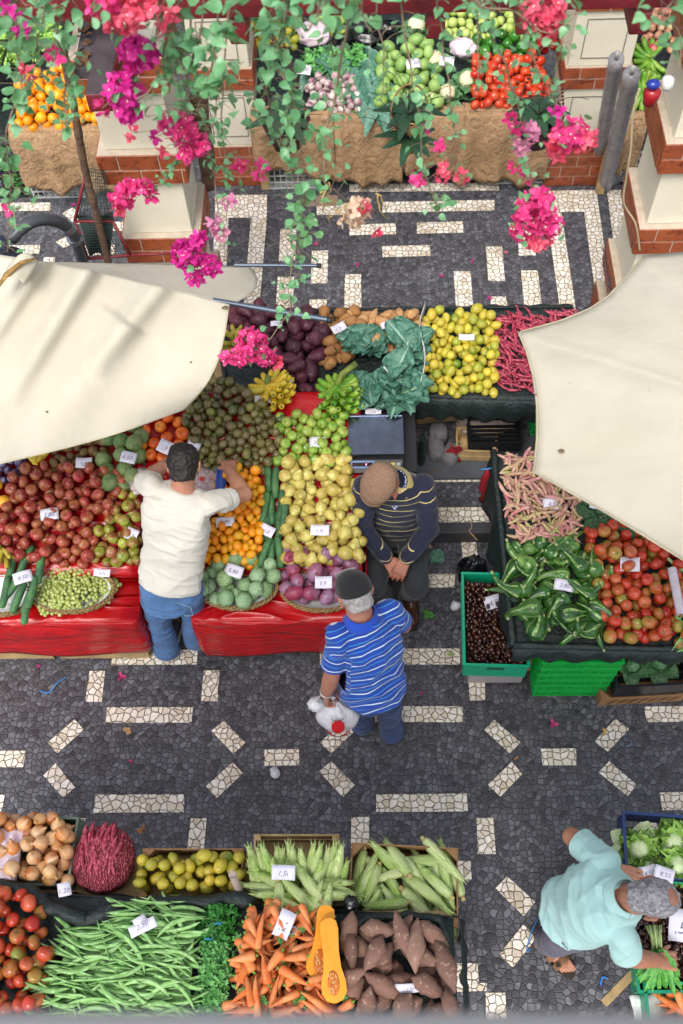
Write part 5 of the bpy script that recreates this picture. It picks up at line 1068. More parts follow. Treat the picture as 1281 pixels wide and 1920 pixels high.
# ================================================================ columns, beams, canopies
def brickm():
    s = NT('glazed_brown_brick'); oi = s.obj(); c = s.ramp(s.noise(5, 4, s.world()), [(.3, lin('#7a3a22')), (.7, lin('#9a5230'))]); st = s.ramp(s.noise(22, 3, s.world()), [(.55, (0,)*3), (.7, (1,)*3)])
    s.set('Base Color', s.mix(st, c, lin('#5a2616'))); s.set('Roughness', .45); s.bump(s.noise(60, 3), .003); return s.m
m_brick = brickm(); m_mort = simple('pale_mortar', '#b3a593', .9, .15, 20); m_plast = simple('cream_plaster', '#cfc8b4', .8, .09, 3, .002, 40, co='w')
m_redbrick = simple('dark_red_brick', '#75301f', .8, .4, 14, .004, 60, co='w')
def brick_course(t, w, d, z0, z1, rows, bl, mat=m_brick, proud=.0):
    """rows of single bricks round a square column, mortar behind"""
    mb = MB(); mo = MB(); mo.box((-w/2+.006, -d/2+.006, z0+.002), (w/2-.006, d/2-.006, z1-.002)); h = (z1-z0)/rows; g_ = .007
    for r in range(rows):
        a, b = z0+r*h+g_/2, z0+(r+1)*h-g_/2; off = (r % 2)*bl/2
        for (L, fx) in ((w, 0), (d, 1)):
            for s_ in (-1, 1):
                x = -L/2 - off
                while x < L/2-.01:
                    x0, x1 = max(x+g_/2, -L/2), min(x+bl-g_/2, L/2); x += bl
                    if x1-x0 < .02: continue
                    if fx == 0: mb.box((x0, min(s_*d/2, s_*(d/2-.05)), a), (x1, max(s_*d/2, s_*(d/2-.05)), b))
                    else: 
                        x0, x1 = max(x0, -L/2+.0505), min(x1, L/2-.0505)
                        if x1-x0 > .01: mb.box((min(s_*w/2, s_*(w/2-.05)), x0, a), (max(s_*w/2, s_*(w/2-.05)), x1, b))
    mo.build('mortar', m_mort, t); o = mb.build('brick_course', mat, t); bevel(o, .003, 1)
def column(x, y, w, d, zb, courses, ztop, lab, rot=0, panel=.05, group='brick and plaster columns', base=None):
    t = empty('brick_column', (x, y, 0), (0, 0, rot)); tag(t, lab, 'column', group)
    mb = MB(); pw, pd = w-2*panel, d-2*panel; z = zb
    lv = [(zb, zb)] + courses + [(ztop, ztop)]
    for (a0, a1), (b0, b1) in zip(lv, lv[1:]):
        if b0-a1 > .02:
            mb = MB(); mb.box((-pw/2, -pd/2, a1-.001), (pw/2, pd/2, b0+.001)); o = mb.build('plaster_panel', m_plast, t); bevel(o, .006)
    for a, b in courses: brick_course(t, w, d, a, b, max(1, round((b-a)/.105)), .23)
    return t
CR = [(.55, .76), (1.16, 1.37), (1.79, 2.0), (2.39, 2.6)]
XL0, XL1 = PY(195, 348, 4.4).x, PY(355, 348, 4.4).x
column((XL0+XL1)/2, 4.4+(XL1-XL0)/2, XL1-XL0, XL1-XL0, UP, [(UP, .34)]+CR, 2.62, 'brick and cream plaster column at the left behind the big canopy')
XR0 = PY(1230, 332, 4.4).x; column(XR0+.27, 4.4+.27, .54, .54, UP, [(UP, .34)]+CR, 2.62, 'brick and cream plaster column at the right edge')
c3 = PP(392, 690, (1.0, 3.5, 0)); column(c3.x-.16, c3.y+.30, .46, .46, UP, [(UP, .34), (.78, 1.02), (1.4, 1.6)], 1.8, 'short brick and plaster column half hidden under the left canopy') if False else None
# pilasters of the arcade behind, with courses and framed panels
def pilaster(pxl, pxr, Y, lab, zt=2.7, d=.42):
    a, b = P(pxl, 350, UP), P(pxr, 350, UP); w = b.x-a.x
    t = column((a.x+b.x)/2, a.y+d/2, w, d, UP, [(UP, .52), (1.02, 1.2), (1.62, 1.8)], zt, lab, panel=.02)
    mb = MB(); y0 = -d/2+.02-.004
    for z0, z1 in ((.6, .95), (1.26, 1.56), (1.86, 2.3)):
        x0, x1 = -w*.30, w*.30
        for q in (((x0, y0, z0), (x0+.006, y0+.01, z1)), ((x1-.006, y0, z0), (x1, y0+.01, z1)), ((x0+.0061, y0, z0), (x1-.0061, y0+.01, z0+.006)), ((x0+.0061, y0, z1-.006), (x1-.0061, y0+.01, z1))): mb.box(*q)
    mb.build('panel_frame', simple('grey_panel_line', '#6d6a60', .7), t); return t
pilaster(1018, 1132, 6.1, 'brick and plaster pilaster behind the leaning plastic rolls'); pilaster(396, 500, 6.1, 'brick and plaster pilaster left of the paper covered back stall')
# pergola: cross beam, rafters
def beamm():
    s = NT('dark_red_painted_beam'); n1 = s.noise(6, 5, s.world()); geo = s.n('NewGeometry'); 
    s.set('Base Color', s.ramp(n1, [(.3, lin('#4a1016')), (.6, lin('#6e1c24')), (.8, lin('#5d2a2c'))])); s.set('Roughness', .5); s.bump(s.noise(30, 3), .004); return s.m
m_beam = beamm(); m_beamtop = simple('weathered_beam_top', '#3a3034', .85, .4, 10, .004, 30)
def beam(lab, x0, x1, y0, y1, z0, z1, group='dark red pergola beams'):
    mb = MB(); mb.box((x0, y0, z0), (x1, y1, z1)); me = mb.mesh('beam', [m_beam, m_beamtop]); me.polygons[1].material_index = 1; o = link('pergola_beam', me); bevel(o, .008); tag(o, lab, 'beam', group); return o
zb_ = 2.86; a = P(640, 30, zb_); beam('long dark red pergola beam running across the top of the picture', -3.4, 3.4, a.y, a.y+.10, zb_, zb_+.18)
a = P(160, 184, 2.7); b = P(187, 48, 2.7); w_ = .115; beam('thick dark red pergola beam end on the left brick column, above the pink flowers', (a.x+b.x)/2, (a.x+b.x)/2+w_, a.y, 5.4, 2.62, 2.72)
for x, y, lab in ((450, 84, 'short dark red rafter end above the left pilaster'), (816, 74, 'short dark red rafter end in the middle of the top beam'), (984, 66, 'short dark red rafter end right of the middle of the top beam'), (1196, 66, 'short dark red rafter end at the right above the bananas')):
    p = P(x, y, 2.70); beam(lab, p.x-.045, p.x+.045, p.y, p.y+1.0, 2.70, 2.84)
a, b = P(137, 130, 2.66), P(183, 45, 2.66); mb = MB(); mb.box((a.x, a.y, 2.605), (b.x+.02, b.y+.4, 2.66)); tag(mb.build('roof_slab', simple('leaf_littered_slab', '#4a4448', .9, .3, 9, .004, 30)), 'dark slab strewn with dead leaves beside the thick red beam', 'slab')
mb = MB(); rg = random.Random(2)
for k in range(46):
    T = Matrix.Translation((rg.uniform(a.x, b.x), rg.uniform(a.y, b.y+.3), 2.67)) @ Euler((rg.uniform(-.6, .6), rg.uniform(-.6, .6), rg.uniform(0, 6))).to_matrix().to_4x4(); mb.add([T @ Vector(p) for p in ((-.03, 0, 0), (0, -.016, .006), (.03, 0, 0), (0, .016, .006))], [(0, 1, 2, 3)])
tag(mb.build('dead_leaves', simple('dead_leaf', '#6b4a30', .9, .4, 20)), 'dry brown leaves lying on the dark slab', 'dead leaves', None, 'stuff')
# ---- canopies
def canvas():
    s = NT('cream_canvas'); n1 = s.noise(2.2, 5, s.world()); c = s.ramp(n1, [(.3, lin('#c6c0ae')), (.7, lin('#d5cfbf'))])
    sp = s.ramp(s.noise(9, 6, s.world(), .7), [(.68, (0,)*3), (.78, (.7,)*3)]); s.set('Base Color', s.mix(sp, c, lin('#9a8d72'))); s.set('Roughness', .85)
    wv = s.noise(420, 1, s.world()); s.bump(s.math('ADD', s.math('MULTIPLY', wv, .06), s.noise(6, 3, s.world())), .012)
    tr = s.n('BsdfTranslucent'); s.l(s.b.inputs['Base Color'].links[0].from_socket, tr.inputs[0]); mx = s.n('MixShader', i_0=.32); out = s.t.nodes['Material Output']; s.l(s.b.outputs[0], mx.inputs[1]); s.l(tr.outputs[0], mx.inputs[2]); s.l(mx.outputs[0], out.inputs[0]); return s.m
m_canvas = canvas()
m_rod = simple('grey_canopy_rod', '#5a6472', .35, .1, metal=.6)
def interp(pts, u):
    n = len(pts)-1; i = min(int(u*n), n-1); f = u*n-i; a, b = Vector(pts[i]), Vector(pts[i+1]); p0 = Vector(pts[max(i-1, 0)]); p3 = Vector(pts[min(i+2, n)])
    return .5*((2*a)+(b-p0)*f+(2*p0-5*a+4*b-p3)*f*f+(-p0+3*a-3*b+p3)*f**3)
TL = empty('canopy', (0, 0, 0)); tag(TL, 'large cream canvas umbrella canopy at the left with long sagging folds', 'umbrella', 'cream market umbrellas')
top = [(-520,390),(-240,440),(0,478),(150,503),(290,535),(430,571)]; bot = [(-700,980),(-420,950),(-200,915),(0,870),(190,822),(345,768)]
crease = [((60,480),(-160,900)),((165,500),(-60,850)),((295,520),(110,720)),((300,720),(150,810))]
def foldz(px, py, sg=1):
    z = 0
    for (a, b), hgt, wd in zip((((82,486),(-60,700)),((165,505),(10,760)),((300,535),(165,700)),((225,620),(60,850))), (.060, .075, .072, .038), (15, 19, 22, 40)):
        A, B = Vector(a), Vector(b); d = B-A; L = d.length; d.normalize(); v = Vector((px, py))-A; t = v.dot(d); q = v.x*d.y-v.y*d.x
        k = 1-max(0, t/L); k = max(0, min(1.2, k))**.7 if t > -20 else 0
        qq = q/wd; z += hgt*k*(math.exp(-qq*qq) - .15*math.exp(-((qq-1.8)**2)))
    return z
def cl(u, v):
    a = interp([Vector((x, y, 0)) for x, y in top], u); b = interp([Vector((x, y, 0)) for x, y in bot], u)
    v2 = v; x = a.x+(b.x-a.x)*v2; y = a.y+(b.y-a.y)*v2
    # right edge sags inwards
    sag = math.sin(v*3.1416)*(u**5); x += sag*16; y += sag*20
    base = 2.58-.30*v**1.3-.10*u
    z = base+foldz(x, y)+.02*nz((x*.006, y*.006, 0), 1, 3)
    return P(x, y, z)
mb = MB(); mb.grid(cl, 90, 60); o = mb.build('canvas', m_canvas, TL, True); solid(o, .003, -1)
# second flap behind the ridge, drooping away from the camera
fb = [(-520,360),(-200,420),(0,482),(160,492),(330,495),(470,500)]; fe = [(-520,392),(-240,443),(0,480),(150,506),(290,538),(432,573)]
def fl(u, v):
    a = interp([Vector((x, y, 0)) for x, y in fe], u); b = interp([Vector((x, y, 0)) for x, y in fb], u); x = a.x+(b.x-a.x)*v+(30*math.sin(v*3.14)*u**6); y = a.y+(b.y-a.y)*v
    return P(x, y, 2.47-.10*u-.22*v+.02*math.sin(u*22)*v)
mb = MB(); mb.grid(fl, 60, 14); o = mb.build('rear_flap', m_canvas, TL, True); solid(o, .003, -1)
# torn reinforcement flap at the hub corner
mb = MB(); mb.grid(lambda u, v: P(18+55*u-26*v, 496-4*u+44*v-20*math.sin(u*3.1), 2.64+.05*math.sin(u*3.14)-.02*v), 10, 10); o = mb.build('torn_canvas_patch', m_canvas, TL, True); solid(o, .003)
mb = MB(); mb.tube([P(-8, 545, 2.66), P(12, 515, 2.68), P(40, 492, 2.69), P(68, 484, 2.68)], [.006, .014, .012, .006], 6, flat=.4); mb.build('frayed_brown_edge', simple('frayed_leather', '#8a6a34', .8, .5, 40), TL, True)
for (a, b, c, d) in (((400,563,2.40),(618,600,2.40),.012,'rod'),((440,497,2.28),(598,498,2.28),.009,'rod')):
    mb = MB(); p, q = P(*a), P(*b); mb.tube([p, q], c, 10); o = mb.build('rib_rod', m_rod, TL, 'auto'); mb = MB(); dd = (q-p).normalized(); mb.tube([q-dd*.01, q+dd*.012], c*1.25, 10); mb.build('end_cap', simple('black_plastic', '#1b1b1e', .45, .1), o, True)
mb = MB(); mb.tube([(-2.55, 3.1, .1), (-2.45, 3.0, 2.6)], .03, 14); mb.build('pole', m_rod, TL, 'auto')
TR = empty('canopy', (0, 0, 0)); tag(TR, 'large cream canvas umbrella canopy at the right with a dark bird-dropping stain', 'umbrella', 'cream market umbrellas')
E_ = [(1760,520),(1500,450),(1205,479),(1175,515),(1140,553),(1105,577),(1050,600),(970,622),(986,660),(998,705),(1005,760),(1005,820),(999,886),(1060,920),(1130,960),(1200,1002),(1281,1052),(1600,1250)]
ap = (1640,830)
def lerpl(pts, u):
    n = len(pts)-1; i = min(int(u*n), n-1); f = u*n-i; return pts[i].lerp(pts[i+1], f)
def cr_(u, v):
    e = lerpl([Vector((x, y, 0)) for x, y in E_], u); x = e.x+(ap[0]-e.x)*v; y = e.y+(ap[1]-e.y)*v
    c = min(abs(u-7/17), abs(u-12/17), abs(u-2/17)); z = 2.32+.55*v**.9-.05*math.exp(-(c*18)**2)*(1-v)+.015*nz((x*.008, y*.008, 0), 1, 8)+.012*math.sin(v*9+u*3)*(1-v)
    return P(x, y, z)
mb = MB(); mb.grid(cr_, 85, 34); o = mb.build('canvas', m_canvas, TR, True); solid(o, .003, -1)
# hem and seam line stitched on the canvas
mb = MB(); mb.tube([cr_(2/17+14/17*k/85, .004)+Vector((0, 0, .001)) for k in range(86)], .0035, 4); mb.build('hem', simple('canvas_hem', '#b3aa8f', .8), TR, True)
mb = MB(); mb.tube([cl(.999, k/40)+Vector((0, 0, .001)) for k in range(41)]+[cl(1-.6*k/60, .999)+Vector((0, 0, .001)) for k in range(61)], .0035, 5); mb.build('hem', simple('canvas_hem', '#b3aa8f', .8), TL, True)
st_ = simple('dark_stain', '#6f6048', .9, .5, 30)
for T_, lst in ((TL, ((422,577,.014),(88,772,.006),(358,679,.005))), (TR, ((1052,846,.014),(1005,740,.006)))):
    for x, y, r in lst:
        rg = random.Random(int(x)); z0 = None
        for v in ([cl(i/60, j/40) for i in range(61) for j in range(41)] if T_ is TL else [cr_(i/78, j/40) for i in range(79) for j in range(41)]):
            q = P(x, y, v.z); dd = (q-v).length
            if z0 is None or dd < z0[0]: z0 = (dd, v.z)
        c = P(x, y, z0[1]+.008); mb = MB(); mb.ball((0, 0, 0), (r, r*.8, .002), 12, 5, disp=lambda d: 1+.5*nz(d, 2.5, x)); s_ = mb.build('stain', st_, T_, True); s_.location = c
mb = MB(); q = P(ap[0], ap[1], 2.8); mb.tube([(q.x+.3, q.y, 0), (q.x, q.y, 2.84)], .03, 14); mb.build('pole', m_rod, TR, 'auto')
# curved steel arm of a lamp or awning standing behind the left canopy
dk = simple('dark_grey_paint', '#3e4246', .35, .15); Y_ = 4.15
pts = [PY(x, y, Y_+dy) for x, y, dy in ((20,450,-.35),(45,425,-.3),(75,412,-.24),(105,415,-.18),(125,425,-.14),(135,436,-.12),(142,450,-.1),(158,500,0),(175,560,.1))]
t = None; mb = MB(); mb.tube([interp(pts, k/40) for k in range(41)], .032, 14); t = mb.build('curved_steel_arm', dk, None, True); tag(t, 'curved dark grey steel arm rising behind the left canopy', 'steel arm')
for x, y, dy in ((128,428,-.13),(140,448,-.1)):
    q = PY(x, y, Y_+dy); mb = MB(); d_ = Vector((.3, .2, -1)).normalized(); mb.tube([q-d_*.018, q+d_*.018], .042, 14); mb.build('collar', simple('bright_clamp', '#8a9098', .3, metal=.8), t, 'auto')
q = PY(15, 485, Y_-.45); mb = MB(); mb.lathe([(.03, .14), (.032, .06), (.05, .02), (.085, .005), (.085, 0)], 18, T=Matrix.Translation(q)); mb.build('flared_foot', simple('navy_paint', '#232a3c', .35), t, True)
# red wire cage / trellis beside the left column with a vine trunk
m_cage = simple('red_rusty_wire', '#6e1e22', .6, .3, 20)
t = empty('wire_trellis', (0, 0, 0)); tag(t, 'red metal framed wire mesh trellis at the foot of the left column', 'trellis')
fr = [PY(163, 315, 4.35), PY(140, 415, 4.25), PY(165, 485, 4.2), PY(245, 478, 4.2), PY(212, 415, 4.25)]
mb = MB(); 
for a, b in ((0, 1), (1, 2), (2, 3), (1, 4), (4, 3)): mb.tube([fr[a], fr[b]], .009, 6)
mb.tube([fr[3], PY(330, 475, 4.2)], .008, 6); mb.build('frame', m_cage, t, True)
mb = MB()
def q4(a, b, c, d, n, m):
    for i in range(n+1): mb.tube([a.lerp(b, i/n), d.lerp(c, i/n)], .0022, 4)
    for j in range(m+1): mb.tube([a.lerp(d, j/m), b.lerp(c, j/m)], .0022, 4)
q4(fr[1], fr[4], fr[3], fr[2], 16, 14); q4(PY(163, 315, 4.35), PY(195, 320, 4.4), fr[4], fr[1], 10, 16); mb.build('wire_mesh', simple('dark_green_wire', '#33443f', .6), t, True)
mb = MB(); mb.grid(lambda u, v: fr[1].lerp(fr[4], u).lerp(fr[2].lerp(PY(205, 495, 4.2), u), v)+Vector((0, .05+.02*math.sin(u*9+v*4), 0)), 12, 12); o = mb.build('green_net_lining', m_net, t, True); solid(o, .002)
bark = simple('vine_bark', '#5f4838', .9, .4, 18, .012, 40)
# back wall panel white with marks: low plastered wall between columns at the left
# ---- parapet below the camera
mb = MB(); mb.box((-3, -.5, 5.18), (3, P(640, 1893, 5.24).y, 5.24)); o = mb.build('parapet', simple('pale_grey_parapet', '#8e8e90', .7, .06, 3)); bevel(o, .02, 3); tag(o, 'pale grey gallery parapet blurred along the bottom edge', 'parapet')
mb = MB(); mb.box((-3, -.42, 4.3), (3, -.02, 5.1795)); mb.box((-3, -1.5, 4.1), (3, -.0201, 4.2995)); tag(mb.build('gallery_wall', m_plast), 'plastered gallery wall under the parapet', 'wall')

mb = MB(); mb.box((-6, 6.9, 3.25), (6, 13, 3.33)); tag(mb.build('added_shade_roof', simple('shade_roof_brown', '#6b5a4c', .9)), kind='structure')  # added roof, out of view, to half shade the far stalls
# ================================================================ people
def voxel(mb, vs, smooth=4, name='tmp'):
    me = mb.mesh(name); o = bpy.data.objects.new('tmp', me); COL.objects.link(o)
    m = o.modifiers.new('r', 'REMESH'); m.mode = 'VOXEL'; m.voxel_size = vs; m.use_smooth_shade = True
    if smooth: s_ = o.modifiers.new('s', 'SMOOTH'); s_.factor = .5; s_.iterations = smooth
    bpy.context.view_layer.update(); r = bpy.data.meshes.new_from_object(o.evaluated_get(bpy.context.evaluated_depsgraph_get())); bpy.data.objects.remove(o); bpy.data.meshes.remove(me); r.materials.clear(); r.name = name; return r
def cap(mb, p, q, r0, r1, seg=14):
    p, q = Vector(p), Vector(q); n = 5; d = (q-p); L = max(d.length, 1e-4); d = d/L; pts = []; rr = []
    for k in range(n): a = math.pi/2*(1-k/n); pts.append(p-d*r0*math.sin(a)); rr.append(max(.0005, r0*math.cos(a)))
    pts.append(p); rr.append(r0); pts.append(q); rr.append(r1)
    for k in range(1, n+1): a = math.pi/2*k/n; pts.append(q+d*r1*math.sin(a)); rr.append(max(.0005, r1*math.cos(a)))
    mb.tube(pts, rr, seg)
def limb(mb, pts, rr):
    for (a, b), (r, s_) in zip(zip(pts, pts[1:]), zip(rr, rr[1:])): cap(mb, a, b, r, s_)
def loft(mb, secs, seg=26, pw=2.3):
    """secs: (centre, half width, half depth, right vector, forward vector)"""
    vs = []
    for c, w_, d_, rv, fv in secs:
        for k in range(seg):
            a = 2*math.pi*k/seg; x, y = math.cos(a), math.sin(a); x = math.copysign(abs(x)**(2/pw), x); y = math.copysign(abs(y)**(2/pw), y); vs.append(Vector(c)+Vector(rv)*x*w_+Vector(fv)*y*d_)
    n = len(secs); fs = [(i*seg+k, i*seg+(k+1) % seg, (i+1)*seg+(k+1) % seg, (i+1)*seg+k) for i in range(n-1) for k in range(seg)] + [tuple(reversed(range(seg))), tuple(range((n-1)*seg, n*seg))]
    mb.add(vs, fs)
def ell(mb, c, r, rot=None): mb.ball(c, r, 20, 14, T=rot)
def frame(fwd, up):
    f = Vector(fwd).normalized(); u = Vector(up); r = f.cross(u).normalized(); u = r.cross(f); return Matrix((r, f, u)).transposed().to_4x4()
def hand(mb, w_, d, back, thumb, curl=.5, sc=1.0, spread=.12):
    """palm, four unequal bent fingers and a thumb; back = direction of the back of the hand, thumb = side of the thumb"""
    w_ = Vector(w_); d = Vector(d).normalized(); b = Vector(back); b = (b-d*b.dot(d)).normalized(); t = Vector(thumb); t = (t-d*t.dot(d)-b*t.dot(b)).normalized(); s_ = sc
    for k in range(4):
        q = (k-1.5)*.021*s_; cap(mb, w_+t*q*.7+d*.012*s_, w_-t*(-q)+d*.082*s_, .014*s_, .0125*s_, 10)
    for k, (L, r) in enumerate(((.070, .0095), (.080, .0098), (.074, .0094), (.058, .0084))):
        p = w_+t*(1.5-k)*.0215*s_+d*.084*s_; a = -curl*.25; sd = t*(1.5-k)*spread*.5
        for j, f in enumerate((.45, .32, .23)):
            a -= curl*(.45 if j == 0 else .65); dd = (d*math.cos(a)+b*math.sin(a)+sd).normalized(); q = p+dd*L*f*s_; cap(mb, p, q, r*s_*(1-.06*j), r*s_*(.94-.07*j), 10); p = q
    p = w_+t*.024*s_+d*.02*s_; q = p+(t*.75+d*.7-b*.3).normalized()*.040*s_; cap(mb, p, q, .014*s_, .0115*s_, 10); q2 = q+(t*.25+d*.95-b*.35).normalized()*.034*s_; cap(mb, q, q2, .0112*s_, .0092*s_, 10)
def head(mb, c, fwd, up, s_=1.0):
    M_ = frame(fwd, up); c = Vector(c); A = lambda x, y, z: c+M_ @ Vector((x*s_, y*s_, z*s_))
    ell(mb, A(0, -.012, .018), Vector((.074, .094, .088))*s_, M_); ell(mb, A(0, .03, -.045), Vector((.056, .062, .062))*s_, M_)
    ell(mb, A(0, .062, -.085), Vector((.028, .022, .018))*s_, M_)
    cap(mb, A(0, .088, .0), A(0, .108, -.034), .009*s_, .014*s_); ell(mb, A(0, .083, .022), Vector((.045, .014, .010))*s_, M_)
    for sx in (-1, 1):
        ell(mb, A(sx*.012, .100, -.036), Vector((.009, .010, .008))*s_, M_); ell(mb, A(sx*.030, .078, .003), Vector((.014, .010, .009))*s_, M_)
        ell(mb, A(sx*.076, -.008, -.012), Vector((.010, .018, .030))*s_, M_); ell(mb, A(sx*.083, -.016, .002), Vector((.006, .018, .022))*s_, M_)
    ell(mb, A(0, .088, -.062), Vector((.024, .010, .005))*s_, M_); ell(mb, A(0, .086, -.071), Vector((.020, .010, .006))*s_, M_); return M_, A
def eyes(parent, A, s_=1.0):
    for sx in (-1, 1):
        mb = MB(); mb.ball(A(sx*.030, .084, .003), .0075*s_, 8, 6); e = mb.build('eye', simple('eye_white', '#c9c2ba', .3, .05), parent, True); mb = MB(); mb.ball(A(sx*.030, .0895, .002), .0035*s_, 8, 6); mb.build('pupil', simple('dark_eye', '#1d1410', .2), e, True)
def skinm(name, hexc, hair=0):
    s = NT(name); c = lin(hexc); n1 = s.noise(16, 4, s.world()); n2 = s.noise(5, 2, s.world())
    col = s.ramp(n1, [(.3, dim(c, .82)), (.7, dim(c, 1.12))]); s.set('Base Color', s.mix(s.math('MULTIPLY', n2, .3), col, lin('#a8563f'))); s.set('Roughness', .5)
    s.set('Subsurface Weight', .12); s.b.inputs['Subsurface Radius'].default_value = (.012, .005, .003); s.bump(s.noise(160, 3, s.world()), .0015); return s.m
def cloth(name, base, stripes=(), noise_=.12, weave=600, rough=.85, wob=.0):
    """fabric; stripes = [(period, offset, width, colour)] along the fabric's own length coordinate"""
    s = NT(name); at = s.n('Attribute', attribute_name='along'); u = at.outputs['Fac']; c = lin(base)
    col = s.ramp(s.noise(9, 4, s.world()), [(.3, dim(c, 1-noise_)), (.7, dim(c, 1+noise_))])
    for per, off, wd, hexc in stripes:
        f = s.math('FRACT', s.math('DIVIDE', s.math('ADD', u, off), per)); m = s.math('LESS_THAN', s.math('ABSOLUTE', s.math('SUBTRACT', f, .5)), wd/per/2); col = s.mix(m, col, lin(hexc))
    s.set('Base Color', col); s.set('Roughness', rough); s.set('Sheen Weight', .15); s.bump(s.noise(weave, 2, s.world()), .0012); return s.m
def garment(name, mb, vs, mat, parent, axis0, axis1, folds, seed, arms=(), smooth=5, mats2=None, cut=None, sleeves=(), fwdir=None):
    """remeshed cloth shell with folds; 'along' holds the length coordinate used by stripes"""
    me = voxel(mb, vs, smooth, name); A0, A1 = Vector(axis0), Vector(axis1); ax = (A1-A0).normalized(); at = me.attributes.new('along', 'FLOAT', 'POINT'); vals = []; fwd_ = Vector((0, 0, 0)) if fwdir is None else Vector(fwdir)*.75; nrm = [v.normal.copy() for v in me.vertices]
    newco = []
    for v, n in zip(me.vertices, nrm):
        p = v.co.copy(); d = (p-A0).dot(ax)+(p-A0).dot(fwd_); blend = 0
        for a, b, r in arms:
            a, b = Vector(a), Vector(b); ab = b-a; t = max(-.2, min(1.3, (p-a).dot(ab)/ab.length_squared)); dist = (p-(a+ab*t)).length
            if dist < r and t > .34: d = (p-a).dot(ab.normalized())+.013; blend = 1
        vals.append(d+.006*nz(p, 7, seed)+.004*nz(p, 18, seed))
        k = 0
        for amp, fx, fl_, o_ in folds:      # amp, frequency across, frequency along
            q = Vector((p.x*fx, p.y*fx, d*fl_ + .6*nz(p, 3, o_))); w_ = noise.noise(q+Vector((o_, o_*2, 0))); k += amp*(1-2.6*abs(w_)**.8)*(1 if not blend else .3)
        newco.append(p+n*k)
    at.data.foreach_set('value', vals); 
    for v, c in zip(me.vertices, newco): v.co = c
    me.update(); me.materials.append(mat)
    if mats2: me.materials.append(mats2[0])
    if cut:
        bm = bmesh.new(); bm.from_mesh(me)
        for co, no in cut: bmesh.ops.bisect_plane(bm, geom=bm.verts[:]+bm.edges[:]+bm.faces[:], plane_co=co, plane_no=no, clear_outer=True)
        for a, b, k, r in sleeves:      # open end of a sleeve
            a, b = Vector(a), Vector(b); ab = b-a; L = ab.length; ab.normalize(); pc = a+ab*L*k
            near = [f for f in bm.faces if (f.calc_center_median()-(a+ab*max(0, (f.calc_center_median()-a).dot(ab)))).length < r and (f.calc_center_median()-a).dot(ab) > L*k-.05]
            es = set(e for f in near for e in f.edges); vv = set(v for f in near for v in f.verts)
            bmesh.ops.bisect_plane(bm, geom=list(vv)+list(es)+near, plane_co=pc, plane_no=ab)
            kill = [f for f in bm.faces if (f.calc_center_median()-pc).dot(ab) > 1e-5 and (f.calc_center_median()-(a+ab*(f.calc_center_median()-a).dot(ab))).length < r and (f.calc_center_median()-a).dot(ab) < L*1.4]
            bmesh.ops.delete(bm, geom=kill, context='FACES')
        bm.to_mesh(me); bm.free()
    o = link(name, me, None, parent); return o
V3 = Vector
def shoe(parent, heel, toe, mat, sole, name='shoe', w_=.045):
    heel, toe = V3(heel), V3(toe); d = (toe-heel).normalized(); mb = MB(); L = (toe-heel).length
    cap(mb, heel+d*.03+V3((0, 0, .05)), heel+d*(L-.05)+V3((0, 0, .035)), w_*.9, w_*.95); cap(mb, heel+d*.035+V3((0, 0, .075)), heel+d*L*.45+V3((0, 0, .065)), w_*.85, w_*.7)
    me = voxel(mb, .006, 3, name)
    for v in me.vertices: v.co.z = max(v.co.z, .018)
    me.materials.append(mat); o = link(name, me, None, parent); mb = MB(); r = V3((-d.y, d.x, 0))
    pts = [heel+d*(L*.5+math.cos(a)*(L*.5+.012))+r*math.sin(a)*(w_*1.05+.006*math.cos(a)) for a in (2*math.pi*k/24 for k in range(24))]
    mb.add([p+V3((0, 0, .001)) for p in pts]+[p+V3((0, 0, .024)) for p in pts], [(k, (k+1) % 24, 24+(k+1) % 24, 24+k) for k in range(24)]+[tuple(reversed(range(24))), tuple(range(24, 48))]); mb.build('sole', sole, o); return o
def hairshell(parent, c, M_, s_, mat, fn, vs=.006, grow=1.075, name='hair', noise_=.004, seed=0):
    mb = MB(); A = lambda x, y, z: V3(c)+M_ @ V3((x*s_, y*s_, z*s_)); ell(mb, A(0, -.012, .020), V3((.074, .094, .088))*s_*grow, M_); ell(mb, A(0, -.045, -.035), V3((.062, .055, .06))*s_*grow, M_)
    me = voxel(mb, vs, 2, name); Mi = M_.inverted(); bm = bmesh.new(); bm.from_mesh(me)
    for v in bm.verts:
        l = (Mi @ (v.co-V3(c)))/s_; k = fn(l); v.co += v.normal*(k + noise_*nz(v.co, 60, seed)+noise_*.8*nz(v.co, 25, seed))
    bm.to_mesh(me); bm.free(); me.materials.append(mat); return link(name, me, None, parent)
def hairm(name, a, b, sc=90):
    s = NT(name); n1 = s.n('TexNoise', i_Vector=s.obj(), i_Scale=sc, i_Detail=5.0, i_Distortion=1.5).outputs['Fac']; s.set('Base Color', s.ramp(n1, [(.35, lin(a)), (.65, lin(b))])); s.set('Roughness', .55); s.bump(n1, .004); return s.m
denimW = (.6)
